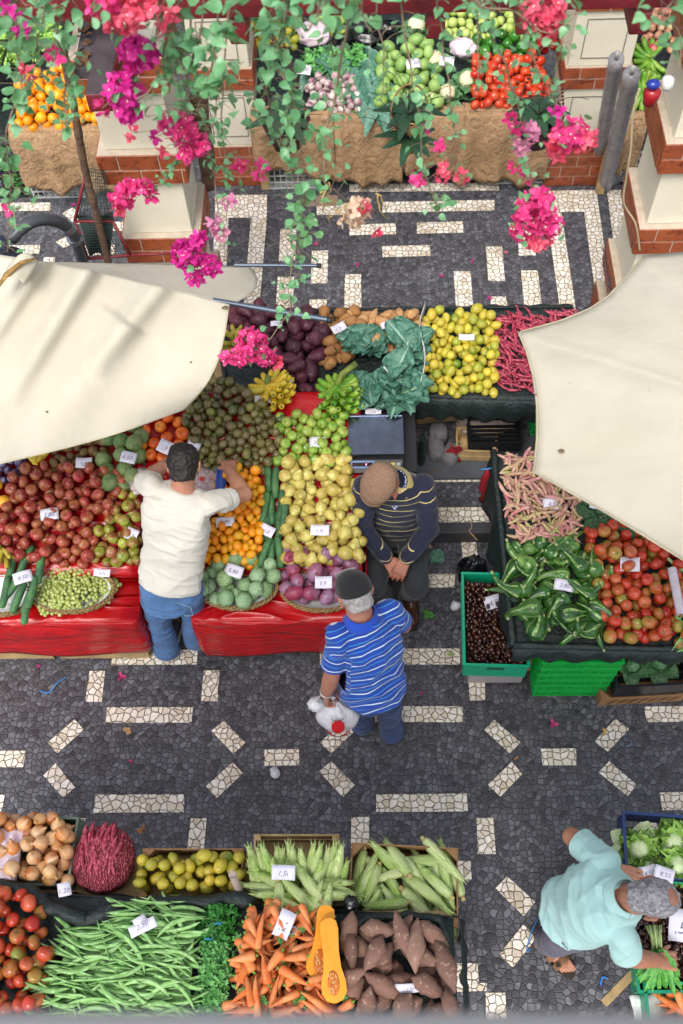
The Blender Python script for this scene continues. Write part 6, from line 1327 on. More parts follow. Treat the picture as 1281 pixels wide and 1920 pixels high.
# ---------------------------------------------------------------- man in white T-shirt
def man_white():
    t = empty('person', (0, 0, 0)); tag(t, 'man seen from behind in a cream T-shirt and blue jeans reaching over the fruit', 'person')
    sk = skinm('tanned_skin', '#b5826a'); hip = V3((-1.095, 2.33, .93)); ch = V3((-1.03, 2.50, 1.22)); nb = V3((-.965, 2.615, 1.42)); hc = V3((-.935, 2.655, 1.565))
    rt = V3((.97, -.18, .1)).normalized(); up = (nb-hip).normalized(); rt = (rt-up*rt.dot(up)).normalized(); fw = up.cross(rt).normalized()*1.0
    if fw.y < 0: fw = -fw
    sL, sR = nb-rt*.185-up*.045, nb+rt*.175-up*.055; eL, wL = V3((-1.235, 2.80, 1.18)), V3((-1.10, 2.985, 1.10)); eR, wR = V3((-.675, 2.70, 1.19)), V3((-.788, 2.925, 1.075))
    kL, aL = V3((-1.235, 2.30, .50)), V3((-1.262, 2.26, .09)); kR, aR = V3((-1.04, 2.34, .50)), V3((-1.09, 2.33, .09))
    hL_, hR_ = hip-rt*.095, hip+rt*.095
    mb = MB(); loft(mb, [(hip-up*.05, .155, .10, rt, fw), (hip+up*.12, .14, .09, rt, fw), (ch, .155, .095, rt, fw), (nb-up*.07, .135, .07, rt, fw), (nb, .06, .055, rt, fw)])
    cap(mb, nb-up*.05, hc-V3((0, 0, .04)), .062, .058); hf = V3((.0, .62, -.78)).normalized(); M_, A = head(mb, hc, hf, V3((.0, .7, .62)), 1.0)
    for s_, e, w_, th in ((sL, eL, wL, V3((1, 0, 0))), (sR, eR, wR, V3((-1, 0, 0)))):
        limb(mb, [s_-up*.02+fw*0, s_.lerp(e, .5), e], [.034, .044, .042]); limb(mb, [e, e.lerp(w_, .35), w_], [.043, .043, .029])
    hand(mb, wL, V3((.1, .8, -.55)), V3((-.1, .45, .8)), V3((1, .1, 0)), .9); hand(mb, wR, V3((-.12, .85, -.42)), V3((0, .4, .9)), V3((-1, 0, 0)), .45, 1.0, .55)
    for h, k, a in ((hL_, kL, aL), (hR_, kR, aR)): limb(mb, [h, k, a], [.075, .05, .035])
    me = voxel(mb, .0045, 3, 'body'); me.materials.append(sk); link('body', me, None, t); eyes(t, A)
    hairshell(t, hc, M_, 1.0, hairm('black_hair', '#0d0a09', '#221b18'), lambda l: -.03 if (l.y > .045 and l.z < .045) or l.z < -.075 else 0, grow=1.10, name='hair', noise_=.008)
    mb = MB(); loft(mb, [(hip-up*.03, .170, .126, rt, fw), (hip+up*.10, .162, .118, rt, fw), (hip+up*.22, .166, .120, rt, fw), (ch+up*.02, .178, .124, rt, fw), (ch+up*.12, .178, .110, rt, fw), (nb-up*.055, .160, .085, rt, fw), (nb-up*.012, .088, .072, rt, fw)], pw=2.2)
    for s_, e in ((sL, eL), (sR, eR)): cap(mb, s_-rt*(.02 if s_ is sR else -.02), s_.lerp(e, .55), .060, .059)
    armL, armR = (sL, eL, .11), (sR, eR, .11)
    garment('t_shirt', mb, .006, cloth('cream_cotton', '#c9c5ba', noise_=.05), t, hip, nb, [(.009, 4.5, 9, 1), (.0045, 7, 22, 5), (.009, 6, 3, 9)], 1, [armL, armR], 5, cut=[(hip-up*.045, -up)], sleeves=[(nb-up*.2, nb+up*.05, .81, .10), (sL, eL, .56, .1), (sR, eR, .56, .1)])
    jm = cloth('blue_denim', '#446894', noise_=.35, weave=420); mb = MB()
    loft(mb, [(hip-up*.16, .135, .105, V3((1, 0, 0)), V3((0, 1, 0))), (hip-V3((0, 0, .03)), .154, .112, rt, fw), (hip+up*.03, .138, .092, rt, fw)]); 
    for h, k, a, s_ in ((hL_, kL, aL, -1), (hR_, kR, aR, 1)): limb(mb, [h-V3((0, 0, .05)), h.lerp(k, .5), k, k.lerp(a, .5), a-V3((0, 0, .02))], [.082, .080, .068, .064, .076]); ell(mb, h+V3((0, -.045, -.07)), (.074, .072, .085))
    tr = garment('jeans', mb, .007, jm, t, V3((0, 0, 0)), V3((0, 0, 1)), [(.006, 3, 14, 3), (.007, 5, 26, 8)], 2, (), 4)
    mb = MB()
    for s_ in (-1, 1):     # back pockets and stitching
        c = hip+rt*s_*.082+V3((0, -.118, -.08)); mb.tube([c+rt*.045+V3((0, 0, .045)), c-rt*.045+V3((0, 0, .045)), c-rt*.045+V3((0, -.012, -.04)), c+V3((0, -.02, -.06)), c+rt*.045+V3((0, -.012, -.04)), c+rt*.045+V3((0, 0, .045))], .0022, 5)
    mb.build('pocket_stitching', simple('pale_stitching', '#8fa3b8', .8), tr, True)
    for a, d in ((aL, (.12, .98, 0)), (aR, (.25, .95, 0))):
        h = V3((a.x, a.y-.04, 0)); shoe(t, h, h+V3(d)*.26, simple('grey_trainer', '#5a5f68', .6), simple('white_sole', '#c9c9c6', .6))
man_white()
# ---------------------------------------------------------------- man in blue polo with black cap
def capm(parent, c, M_, s_, mat, name, peak=True, flat=False):
    mb = MB(); A = lambda x, y, z: V3(c)+M_ @ V3((x*s_, y*s_, z*s_))
    ell(mb, A(0, -.010, .030), V3((.084, .104, .085))*s_, M_); me = voxel(mb, .005, 2, 'crown'); Mi = M_.inverted(); bm = bmesh.new(); bm.from_mesh(me)
    bmesh.ops.bisect_plane(bm, geom=bm.verts[:]+bm.edges[:]+bm.faces[:], plane_co=A(0, 0, .018), plane_no=M_ @ V3((0, .12, 1)).normalized(), clear_inner=True)
    for v in bm.verts:
        l = (Mi @ (v.co-V3(c)))/s_; a = math.atan2(l.x, l.y+.01); v.co -= v.normal*.0016*max(0, 1-abs(math.sin(a*3))*9)+v.normal*.003*nz(v.co, 14, 2)
    bm.to_mesh(me); bm.free(); me.materials.append(mat); o = link(name, me, None, parent); solid(o, .004)
    mb = MB(); mb.grid(lambda u, v: A((u-.5)*.15*(1-.25*v*v), .078+.085*v*math.cos((u-.5)*2.2)-.05*abs(u-.5)**2*2, .024-.006*v-.10*(u-.5)**2), 14, 8); pk = mb.build('peak', mat, o, True); solid(pk, .004)
    mb = MB(); mb.ball(A(0, -.010, .1155), .007*s_, 8, 6); mb.build('button', mat, o, True); return o
def man_blue():
    t = empty('person', (0, 0, 0)); tag(t, 'man from behind in blue striped polo and black cap carrying a white bag', 'person')
    sk = skinm('ruddy_skin', '#b07c68'); hip = V3((.005, 1.735, .93)); ch = V3((-.01, 1.80, 1.20)); nb = V3((-.045, 1.875, 1.44)); hc = V3((-.075, 1.925, 1.60))
    rt = V3((.86, .48, 0)).normalized(); up = (nb-hip).normalized(); rt = (rt-up*rt.dot(up)).normalized(); fw = up.cross(rt).normalized()
    sL, sR = nb-rt*.145-up*.05, nb+rt*.15-up*.05; eL, wL = V3((-.195, 1.70, 1.13)), V3((-.235, 1.68, .90)); eR, wR = V3((.160, 1.95, 1.15)), V3((-.02, 2.06, 1.10))
    kL, aL = V3((-.075, 1.78, .50)), V3((-.06, 1.78, .09)); kR, aR = V3((.09, 1.75, .50)), V3((.112, 1.73, .09)); hL_, hR_ = hip-rt*.09, hip+rt*.09
    mb = MB(); loft(mb, [(hip-up*.05, .13, .09, rt, fw), (ch, .14, .10, rt, fw), (nb-up*.07, .13, .07, rt, fw), (nb, .06, .055, rt, fw)])
    cap(mb, nb-up*.05, hc-V3((0, 0, .04)), .064, .060); hf = V3((-.36, .72, -.62)).normalized(); M_, A = head(mb, hc, hf, V3((-.2, .5, .8)), 1.0)
    for s_, e, w_ in ((sL, eL, wL), (sR, eR, wR)): limb(mb, [s_-up*.015, s_.lerp(e, .5), e], [.040, .045, .041]); limb(mb, [e, e.lerp(w_, .35), w_], [.042, .043, .030])
    hand(mb, wL, V3((-.02, -.05, -1)), V3((-1, -.1, 0)), V3((.1, 1, 0)), 1.5); hand(mb, wR, V3((-.8, .5, -.1)), V3((0, .2, 1)), V3((-.3, -.9, 0)), .6)
    for h, k, a in ((hL_, kL, aL), (hR_, kR, aR)): limb(mb, [h, k, a], [.07, .05, .035])
    me = voxel(mb, .0045, 3, 'body'); me.materials.append(sk); link('body', me, None, t); eyes(t, A)
    hairshell(t, hc, M_, 1.0, hairm('grey_hair', '#86817f', '#b3aeac', 45), lambda l: -.03 if l.y > .03 or l.z < -.055 else -.004 if l.z > .03 else 0, grow=1.05, name='hair', noise_=.004)
    cp = capm(t, hc, M_, 1.0, cloth('black_cap_cloth', '#0e0f12', noise_=.2), 'baseball_cap'); 
    mb = MB(); mb.grid(lambda u, v: hc+M_ @ V3(((u-.5)*.10, .078-(u-.5)**2*.09, .070+v*.008)) + (M_ @ V3((0, .6, .8)))*.012, 12, 2); o = mb.build('embroidery', simple('silver_thread', '#a9a9a4', .6), cp); solid(o, .002)
    mb = MB(); loft(mb, [(hip-up*.075, .174, .142, rt, fw), (hip+up*.06, .168, .142, rt, fw), (hip+up*.18, .164, .138, rt, fw), (ch+up*.03, .160, .124, rt, fw), (ch+up*.12, .155, .108, rt, fw), (nb-up*.055, .132, .082, rt, fw), (nb-up*.005, .082, .075, rt, fw)], pw=2.2)
    for s_, e in ((sL, eL), (sR, eR)): cap(mb, s_-rt*(.02 if s_ is sR else -.02), s_.lerp(e, .80), .058, .064)
    blue = cloth('blue_striped_cotton', '#1340a0', [(.058, 0, .0065, '#c3d6dc'), (.058, .029, .005, '#2f86c9')], noise_=.1)
    garment('polo_shirt', mb, .0055, blue, t, hip, nb, [(.009, 5, 8, 4), (.0045, 8, 18, 6), (.009, 7, 3, 9)], 11, [(sL, eL, .10), (sR, eR, .10)], 5, cut=[(hip-up*.075, -up)], sleeves=[(sL, eL, .74, .074), (sR, eR, .74, .074)], fwdir=fw)
    plainb = cloth('plain_blue_collar', '#1646b4', noise_=.08); mb = MB()
    mb.grid(lambda u, v: nb+up*(.030-.046*v)+rt*math.cos(u*6.2832)*(.066+.028*v)+fw*math.sin(u*6.2832)*(.066+.024*v)+up*(-.02*max(0, math.sin(u*6.2832))), 36, 5); o = mb.build('collar', plainb, t, True); solid(o, .005)
    jm = cloth('dark_blue_trousers', '#1c3260', noise_=.3); mb = MB(); loft(mb, [(hip-up*.14, .135, .11, rt, fw), (hip+up*.02, .140, .10, rt, fw)])
    for h, k, a in ((hL_, kL, aL), (hR_, kR, aR)): limb(mb, [h-V3((0, 0, .04)), h.lerp(k, .5), k, k.lerp(a, .5), a-V3((0, 0, .03))], [.080, .078, .068, .062, .068])
    garment('trousers', mb, .007, jm, t, V3((0, 0, 0)), V3((0, 0, 1)), [(.006, 3, 12, 3), (.006, 5, 22, 8)], 12, (), 4)
    for a, d in ((aL, (-.1, .98, 0)), (aR, (.1, .98, 0))): h = V3((a.x, a.y-.05, 0)); shoe(t, h, h+V3(d)*.25, simple('black_shoe', '#1a1a1c', .5), simple('black_sole', '#101012', .8))
    mb = MB(); ax = (wL-eL).normalized(); T = frame(ax.cross(V3((1, 0, 0))), ax); c = wL-ax*.03; mb.tube([c+T @ V3((math.cos(a)*.034, math.sin(a)*.034, 0)) for a in (k*6.2832/24 for k in range(25))], .005, 8, caps=False); mb.build('bracelet', simple('steel_bracelet', '#b8b8b8', .2, .05, metal=.9), t, True)
    # glasses case clipped at the chest pocket, seen past the left shoulder
    mb = MB(); mb.ball((0, 0, 0), (.022, .014, .05), 14, 9); o = mb.build('sunglasses', simple('dark_lens', '#15161a', .15), t, True); o.location = sL+V3((-.035, .03, .0)); o.rotation_euler = (.3, -.3, .5)
    # the bag hangs from the hand
    h = wL+V3((-.005, .0, -.075)); b = empty('shopping_bag', h); tag(b, 'full white plastic shopping bag with red print, held by the man in blue', 'shopping bag')
    wb = NT('white_bag_plastic'); wb.set('Base Color', lin('#d8d6da')); wb.set('Roughness', .3); wb.set('Subsurface Weight', .3); wb.b.inputs['Subsurface Radius'].default_value = (.03, .03, .03); wb.bump(wb.noise(16, 4), .02)
    mb = MB(); secs = [(0, .012, .010), (-.05, .030, .018), (-.10, .062, .05), (-.16, .098, .075), (-.22, .112, .088), (-.28, .100, .08), (-.315, .055, .04)]; seg = 40; vs = []
    for z, a, c in secs:
        for k in range(seg):
            an = 6.2832*k/seg; f = 1+.10*math.sin(an*7+z*20)*max(.15, 1+z*3.2)+.12*nz((math.cos(an)*2, math.sin(an)*2, z*9), 1, 4); vs.append((.055+math.cos(an)*a*f*1.1, math.sin(an)*c*f*1.1-.01, z*1.05))
    mb.add(vs, [(i*seg+k, i*seg+(k+1) % seg, (i+1)*seg+(k+1) % seg, (i+1)*seg+k) for i in range(len(secs)-1) for k in range(seg)]+[tuple(range((len(secs)-1)*seg, len(secs)*seg))]); bag = mb.build('bag_body', wb.m, b, True); md = bag.modifiers.new('s', 'SUBSURF'); md.levels = md.render_levels = 1
    mb = MB()
    for s_ in (-1, 1): mb.grid(lambda u, v: V3((s_*(.012+.05*v)+(u-.5)*.02, -.008+.01*u, .075-.06*v-.09*v*v+.0)), 4, 8)
    o = mb.build('handles', wb.m, b, True); solid(o, .002)
    mb = MB(); mb.ball((-.055, .0, -.095), (.045, .04, .05), 16, 10, disp=lambda d: 1+.25*nz(d, 2.5, 6)); mb.build('inner_bag', wb.m, b, True)
    rp = simple('red_bag_print', '#c01a20', .35, .05); bp = simple('black_bag_print', '#18181a', .4)
    def onbag(x, z): # front side of the bag
        zz = [s_[0] for s_ in secs]; 
        for (z0, a0, c0), (z1, a1, c1) in zip(secs, secs[1:]):
            if z1 <= z <= z0: f = (z-z0)/(z1-z0); a, c = a0+(a1-a0)*f, c0+(c1-c0)*f; break
        else: a, c = secs[-2][1:]
        return V3((.055+x, -.01-c*1.28*math.sqrt(max(.02, 1-(x/a/1.2)**2))-.008, z*1.05))
    # the print faces the camera: upper slope and side of the bulging bag
    mb = MB(); mb.grid(lambda u, v: onbag(.035*math.sqrt(v)*math.cos(u*6.2832)+.005, -.150-.045*math.sqrt(v)*math.sin(u*6.2832)), 24, 5); o = mb.build('red_apple_print', rp, bag, True)
    mb = MB(); mb.grid(lambda u, v: onbag(.005+(.048+.012*v)*math.cos(3.5+u*2.4), -.165+(.055+.012*v)*math.sin(3.5+u*2.4)), 16, 2); o = mb.build('red_ring_print', rp, bag, True)
    mb = MB()
    for k in range(7): c = onbag(-.028+.010*k, -.105+.0006*(k-3)**2); mb.box((c.x-.003, c.y-.002, c.z-.006), (c.x+.003, c.y, c.z+.006))
    for k in range(9): c = onbag(-.034+.010*k, -.222+.0014*(k-4)**2*.4); mb.box((c.x-.0035, c.y-.003, c.z-.006), (c.x+.0035, c.y-.001, c.z+.006))
    o = mb.build('black_lettering', bp, bag)
man_blue()
# ---------------------------------------------------------------- seated old man with tweed cap
def man_seated():
    t = empty('person', (0, 0, 0)); tag(t, 'old man sitting with folded hands in a navy striped sweater and brown tweed flat cap', 'person')
    sk = skinm('old_reddish_skin', '#a06a55'); hip = V3((.145, 2.90, .50)); ch = V3((.155, 2.90, .78)); nb = V3((.135, 2.87, 1.02)); hc = V3((.065, 2.795, 1.135))
    rt = V3((-1, .05, 0)).normalized(); up = (nb-hip).normalized(); rt = (rt-up*rt.dot(up)).normalized(); fw = V3((.02, -1, .05)).normalized()
    sA, sB = V3((-.035, 2.88, .965)), V3((.305, 2.88, .965)); eA, wA = V3((-.045, 2.72, .74)), V3((.095, 2.585, .63)); eB, wB = V3((.335, 2.72, .74)), V3((.200, 2.575, .63))
    hA, hB = V3((.05, 2.86, .50)), V3((.25, 2.86, .50)); kA, kB = V3((.018, 2.49, .46)), V3((.265, 2.49, .46)); aA, aB = V3((.065, 2.60, .09)), V3((.245, 2.62, .09))
    mb = MB(); loft(mb, [(hip-up*.05, .14, .10, rt, fw), (ch, .14, .10, rt, fw), (nb-up*.07, .13, .07, rt, fw), (nb, .06, .055, rt, fw)])
    cap(mb, nb-up*.05, hc-V3((0, -.02, .04)), .062, .058); hf = V3((-.52, -.62, -.58)).normalized(); M_, A = head(mb, hc, hf, V3((-.25, -.4, .85)), 1.0)
    for s_, e, w_ in ((sA, eA, wA), (sB, eB, wB)): limb(mb, [s_, e], [.052, .042]); limb(mb, [e, e.lerp(w_, .35), w_], [.042, .042, .030])
    hand(mb, wA, V3((.45, -.55, -.35)), V3((-.25, -.35, .9)), V3((.6, .6, .1)), .75); hand(mb, wB, V3((-.35, -.65, -.3)), V3((.15, -.3, .9)), V3((-.8, .4, .1)), .75)
    for h, k, a in ((hA, kA, aA), (hB, kB, aB)): limb(mb, [h, k, a], [.07, .05, .035])
    me = voxel(mb, .0045, 3, 'body'); me.materials.append(sk); link('body', me, None, t); eyes(t, A)
    hairshell(t, hc, M_, 1.0, hairm('grey_hair_short', '#77706c', '#aaa39e'), lambda l: -.03 if l.y > .02 or l.z < -.04 else -.004 if l.z > .03 else 0, grow=1.04, name='hair', noise_=.003)
    # flat cap of tweed
    mb = MB(); Ah = lambda x, y, z: hc+M_ @ V3((x, y, z)); ell(mb, Ah(0, .004, .056), (.100, .124, .060), M_ @ Matrix.Rotation(R(-8), 4, 'X')); ell(mb, Ah(0, .085, .034), (.074, .062, .016), M_ @ Matrix.Rotation(R(-14), 4, 'X')); ell(mb, Ah(0, -.02, .035), (.086, .103, .045), M_)
    me = voxel(mb, .005, 4, 'tweed_cap')
    for v in me.vertices: v.co += v.normal*(.004*nz(v.co, 20, 1)+.003*(1-2*abs(nz(v.co, 9, 4))))
    q = NT('brown_tweed'); n1 = q.n('TexNoise', i_Vector=q.world(), i_Scale=220.0, i_Detail=3.0).outputs['Fac']; q.set('Base Color', q.ramp(n1, [(.30, lin('#6a5042')), (.52, lin('#80634f')), (.68, lin('#9c826c'))])); q.set('Roughness', .95); q.bump(n1, .004); me.materials.append(q.m); link('tweed_cap', me, None, t)
    # sweater
    mb = MB(); loft(mb, [(hip+up*.0, .182, .148, rt, fw), (hip+up*.12, .185, .155, rt, fw), (ch+up*.0, .188, .145, rt, fw), (ch+up*.12, .190, .125, rt, fw), (nb-up*.05, .175, .10, rt, fw), (nb+up*.005, .085, .078, rt, fw)], pw=2.2)
    for s_, e, w_ in ((sA, eA, wA), (sB, eB, wB)): limb(mb, [s_, s_.lerp(e, .5), e], [.062, .062, .058]); limb(mb, [e, e.lerp(w_, .82), e.lerp(w_, .93)], [.058, .046, .043])
    far = [(sA, eA, .001)]
    nav = cloth('navy_striped_knit', '#10152f', [(.052, .01, .0050, '#c3b276')], noise_=.2); navp = cloth('navy_knit_plain', '#10152f', noise_=.2)
    o = garment('sweater', mb, .0055, nav, t, hip, nb, [(.005, 2.5, 14, 4), (.005, 5, 18, 6)], 21, (), 5, mats2=[navp], cut=[(hip-up*.02, -up), (wA+(wA-eA).normalized()*-.012, (wA-eA).normalized())] if False else [(hip-up*.02, -up)])
    me = o.data; segs = [(sA.lerp(eA, .35), eA, .095), (eA, wA, .09), (sB.lerp(eB, .35), eB, .095), (eB, wB, .09)]
    for p in me.polygons:
        c = p.center
        for a, b, r in segs:
            ab = b-a; tt = (c-a).dot(ab)/ab.length_squared
            if -.05 < tt < 1.2 and (c-(a+ab*min(1, max(0, tt)))).length < r and abs(c.x-ch.x) > .095: p.material_index = 1; break
        if (c-ch).dot(fw) < -.02 and (c-hip).dot(up) < .42: p.material_index = 1
    def tubecollar(name, mat, r0, r1, lift, open_, w0=0, par=None):
        mb = MB(); mb.grid(lambda u, v: nb+up*(lift-.034*v)+rt*math.cos(-math.pi/2+open_/2+(6.2832-open_)*u+math.pi)*(r0+(r1-r0)*v)+fw*math.sin(-math.pi/2+open_/2+(6.2832-open_)*u+math.pi)*(r0+(r1-r0)*v)*1.05-up*.05*max(0, math.sin(-math.pi/2+open_/2+(6.2832-open_)*u+math.pi))**2, 36, 5); o = mb.build(name, mat, par or t, True); solid(o, .005); return o
    tubecollar('sweater_collar', cloth('ochre_ribbed_collar', '#a39258', noise_=.15), .078, .108, .028, 1.2)
    q = NT('blue_check_shirt'); br = q.n('TexChecker', i_Vector=q.world(), i_Scale=70.0); q.l(q.mix(.5, lin('#9fb0d0'), lin('#26356e')), br.inputs[1]); br.inputs[1].default_value = lin('#c8cedd'); br.inputs[2].default_value = lin('#3a4a86'); q.set('Base Color', br.outputs[0]); q.set('Roughness', .8)
    for l_ in list(q.t.links):
        if l_.to_node == br and l_.to_socket.name == 'Color1': q.t.links.remove(l_)
    tubecollar('shirt_collar', q.m, .064, .080, .036, .7)
    mb = MB(); c0 = nb+fw*.088-up*.01
    def vee(u, v):
        w_ = .052*(1-v); return nb+fw*(.070+.048*v**.6)+up*(.0-.145*v)+rt*(u-.5)*2*w_
    mb.grid(vee, 8, 10); o = mb.build('checked_shirt', q.m, t, True); solid(o, .004)
    mb = MB(); mb.grid(lambda u, v: nb+fw*(.080+.035*v**.6)+up*(.03-.05*v)+rt*(u-.5)*2*.022*(1-v), 4, 5); mb.build('open_neck', sk, o, True)
    tx = o
    for w_, e in ((wA, eA),): mb = MB(); d = (w_-e).normalized(); T = frame(d.cross(V3((1, 0, 0))), d); mb.tube([e.lerp(w_, .90), e.lerp(w_, .985)], [.043, .040], 20, caps=False); mb.build('shirt_cuff', q.m, t, True)
    mb = MB(); ax = (wB-eB).normalized(); T = frame(ax.cross(V3((1, 0, 0))), ax); c = wB+ax*.0; mb.tube([c+T @ V3((math.cos(a)*.034, math.sin(a)*.034, 0)) for a in (k*6.2832/24 for k in range(25))], .005, 8, caps=False); mb.build('wristwatch', simple('gold_watch', '#b08a3a', .25, .05, metal=.9), t, True)
    wr = writing('Sail Club' if False else '- - -', .018, simple('pale_logo', '#b9b9c8', .6), t, 'chest_emblem'); wr.location = ch+up*.13+fw*.145-rt*.09; wr.rotation_euler = (R(70), 0, R(-10))
    tm = cloth('charcoal_trousers', '#24272c', noise_=.2); mb = MB(); loft(mb, [(hip-up*.09, .165, .14, rt, fw), (hip+up*.06, .165, .14, rt, fw)])
    for h, k, a in ((hA, kA, aA), (hB, kB, aB)): limb(mb, [h, h.lerp(k, .5), k, k.lerp(a, .5), a+V3((0, 0, .03))], [.095, .088, .074, .068, .070])
    garment('trousers', mb, .007, tm, t, V3((0, 0, 0)), V3((0, 0, 1)), [(.005, 3, 10, 3), (.005, 6, 14, 8)], 22, (), 5)
    for a, d in ((aA, (-.25, -.95, 0)), (aB, (.05, -1, 0))): h = V3((a.x, a.y+.05, 0)); shoe(t, h, h+V3(d)*.27, simple('brown_leather', '#4a2a1a', .25, .3, 20), simple('brown_sole', '#2a1a12', .7))
    mb = MB(); mb.box((-.17, -.14, .0), (.17, .16, .40)); o = mb.build('stool', simple('dark_stool', '#20201f', .6)); o.location = (hip.x, hip.y-.02, 0); bevel(o, .01); tag(o, 'dark stool under the seated man in the tweed cap', 'stool')
man_seated()
# ---------------------------------------------------------------- bending man in aqua polo
def man_aqua():
    t = empty('person', (0, 0, 0)); tag(t, 'grey haired man in an aqua polo shirt bending over the chestnuts', 'person')
    sk = skinm('light_tanned_skin', '#a9785f'); hip = V3((.915, .635, .90)); ch = V3((.970, .645, 1.12)); nb = V3((1.06, .645, 1.29)); hc = V3((1.155, .625, 1.375))
    rt = V3((.12, -.99, .0)).normalized(); up = (nb-hip).normalized(); rt = (rt-up*rt.dot(up)).normalized(); fw = up.cross(rt).normalized()
    if fw.x < 0: fw = -fw
    sN, sF = nb+rt*.165-up*.07, nb-rt*.17-up*.09; eN, wN = V3((1.10, .435, 1.03)), V3((1.275, .435, .88)); eF, wF = V3((.905, .935, 1.08)), V3((1.14, .825, .86))
    hN, hF = hip+V3((.0, -.08, -.04)), hip+V3((0, .08, -.04)); kN, aN = V3((.87, .55, .48)), V3((.90, .595, .09)); kF, aF = V3((1.0, .74, .48)), V3((1.0, .76, .09))
    mb = MB(); loft(mb, [(hip-up*.04, .12, .09, rt, fw), (ch, .14, .10, rt, fw), (nb-up*.07, .13, .07, rt, fw), (nb, .062, .058, rt, fw)])
    cap(mb, nb-up*.05, hc-V3((.02, 0, .02)), .064, .060); hf = V3((.55, -.08, -.83)).normalized(); M_, A = head(mb, hc, hf, V3((.83, -.05, .55)), 1.02)
    for s_, e, w_ in ((sN, eN, wN), (sF, eF, wF)): limb(mb, [s_-up*.015, s_.lerp(e, .5), e], [.040, .045, .042]); limb(mb, [e, e.lerp(w_, .35), w_], [.043, .044, .030])
    hand(mb, wN, V3((.75, .0, -.3)), V3((.3, -.1, .9)), V3((.2, 1, -.1)), 1.0); hand(mb, wF, V3((.9, -.25, -.15)), V3((.1, .1, 1)), V3((-.3, -1, 0)), .35)
    for h, k, a in ((hN, kN, aN), (hF, kF, aF)): limb(mb, [h, k, a], [.07, .05, .035])
    me = voxel(mb, .0045, 3, 'body'); me.materials.append(sk); link('body', me, None, t); eyes(t, A, 1.02)
    def fn(l):
        if l.y > .05 and l.z < .04: return -.03
        if l.z < -.075: return -.03
        d = math.hypot(l.x/.030, (l.y+.030)/.036) if l.z > .05 else 9
        return -.014 if d < 1 else (-.014*(1.35-d)/.35 if d < 1.35 else 0)
    hairshell(t, hc, M_, 1.02, hairm('salt_pepper_hair', '#6a686c', '#a8a5a9', 45), fn, .005, 1.06, 'hair', .005)
    mb = MB(); loft(mb, [(hip-up*.09, .150, .120, rt, fw), (hip+up*.05, .160, .130, rt, fw), (ch-up*.02, .166, .128, rt, fw), (ch+up*.10, .168, .112, rt, fw), (nb-up*.065, .150, .088, rt, fw), (nb-up*.005, .090, .080, rt, fw)], pw=2.2)
    for s_, e in ((sN, eN), (sF, eF)): cap(mb, s_-rt*(.02 if s_ is sN else -.02), s_.lerp(e, .72), .060, .068)
    aq = cloth('aqua_cotton', '#a6ccc8', noise_=.06)
    garment('polo_shirt', mb, .006, aq, t, hip, nb, [(.010, 5, 6, 4), (.005, 8, 14, 6), (.010, 7, 3, 9)], 31, [(sN, eN, .1), (sF, eF, .1)], 5, cut=[(hip-up*.10, -up)], sleeves=[(sN, eN, .70, .1), (sF, eF, .70, .1)])
    mb = MB(); mb.grid(lambda u, v: nb+up*(.028-.042*v)+rt*math.cos(u*6.2832)*(.068+.030*v)+fw*math.sin(u*6.2832)*(.066+.028*v), 36, 5); o = mb.build('collar', aq, t, True); solid(o, .005)
    tm = cloth('grey_trousers', '#5a5668', noise_=.15); mb = MB(); loft(mb, [(hip-V3((0, 0, .12)), .128, .10, rt, V3((1, 0, 0))), (hip+up*.03, .135, .11, rt, fw)])
    for h, k, a in ((hN, kN, aN), (hF, kF, aF)): limb(mb, [h, h.lerp(k, .5), k, k.lerp(a, .5), a+V3((0, 0, .02))], [.078, .076, .066, .060, .064])
    garment('trousers', mb, .007, tm, t, V3((0, 0, 0)), V3((0, 0, 1)), [(.005, 3, 12, 3), (.005, 6, 16, 8)], 32, (), 4)
    tan_ = simple('tan_suede_strap', '#7a5a3c', .8, .2, 20); sol = simple('dark_sandal_sole', '#2c221b', .8)
    for a, d in ((aN, V3((.66, -.75, 0)).normalized()), (aF, V3((.9, .3, 0)).normalized())):
        h = V3((a.x, a.y, 0))-d*.05; L = .26; r = V3((-d.y, d.x, 0)); s_ = empty('sandal', (0, 0, 0)); s_.parent = t
        mb = MB(); n = 26; pts = [h+d*(L*.5+math.cos(q)*(L*.5+.01))+r*math.sin(q)*(.046+.006*math.cos(q)) for q in (6.2832*k/n for k in range(n))]; mb.add([p+V3((0, 0, .002)) for p in pts]+[p+V3((0, 0, .026)) for p in pts], [(k, (k+1) % n, n+(k+1) % n, n+k) for k in range(n)]+[tuple(reversed(range(n))), tuple(range(n, 2*n))]); mb.build('sole', sol, s_)
        mb = MB(); cap(mb, h+d*.04+V3((0, 0, .055)), h+d*.17+V3((0, 0, .045)), .033, .036)
        for k in range(5): b_ = h+d*(.19+.004*(2-abs(k-1)))+r*(.030-.0155*k)+V3((0, 0, .04)); cap(mb, b_, b_+d*(.05-.006*k)-V3((0, 0, .006)), .0105-.001*k+(.003 if k == 0 else 0), .009-.0008*k, 8)
        me = voxel(mb, .004, 2, 'foot'); me.materials.append(sk); link('foot', me, None, s_)
        mb = MB()
        for x0, w_ in ((.155, .036), (.105, .034), (.02, .03)): mb.grid(lambda u, v: h+d*(x0+w_*v)+r*math.cos(math.pi*u)*.050+V3((0, 0, .028+math.sin(math.pi*u)*(.052 if x0 > .03 else .07))), 14, 3)
        o = mb.build('straps', tan_, s_, True); solid(o, .004)
        mb = MB(); c = h+d*.172+r*(-.03)+V3((0, 0, .078)); mb.box((c.x-.012, c.y-.012, c.z), (c.x+.012, c.y+.012, c.z+.004)); mb.build('buckle', simple('dark_buckle', '#3a2c20', .4), s_)
man_aqua()
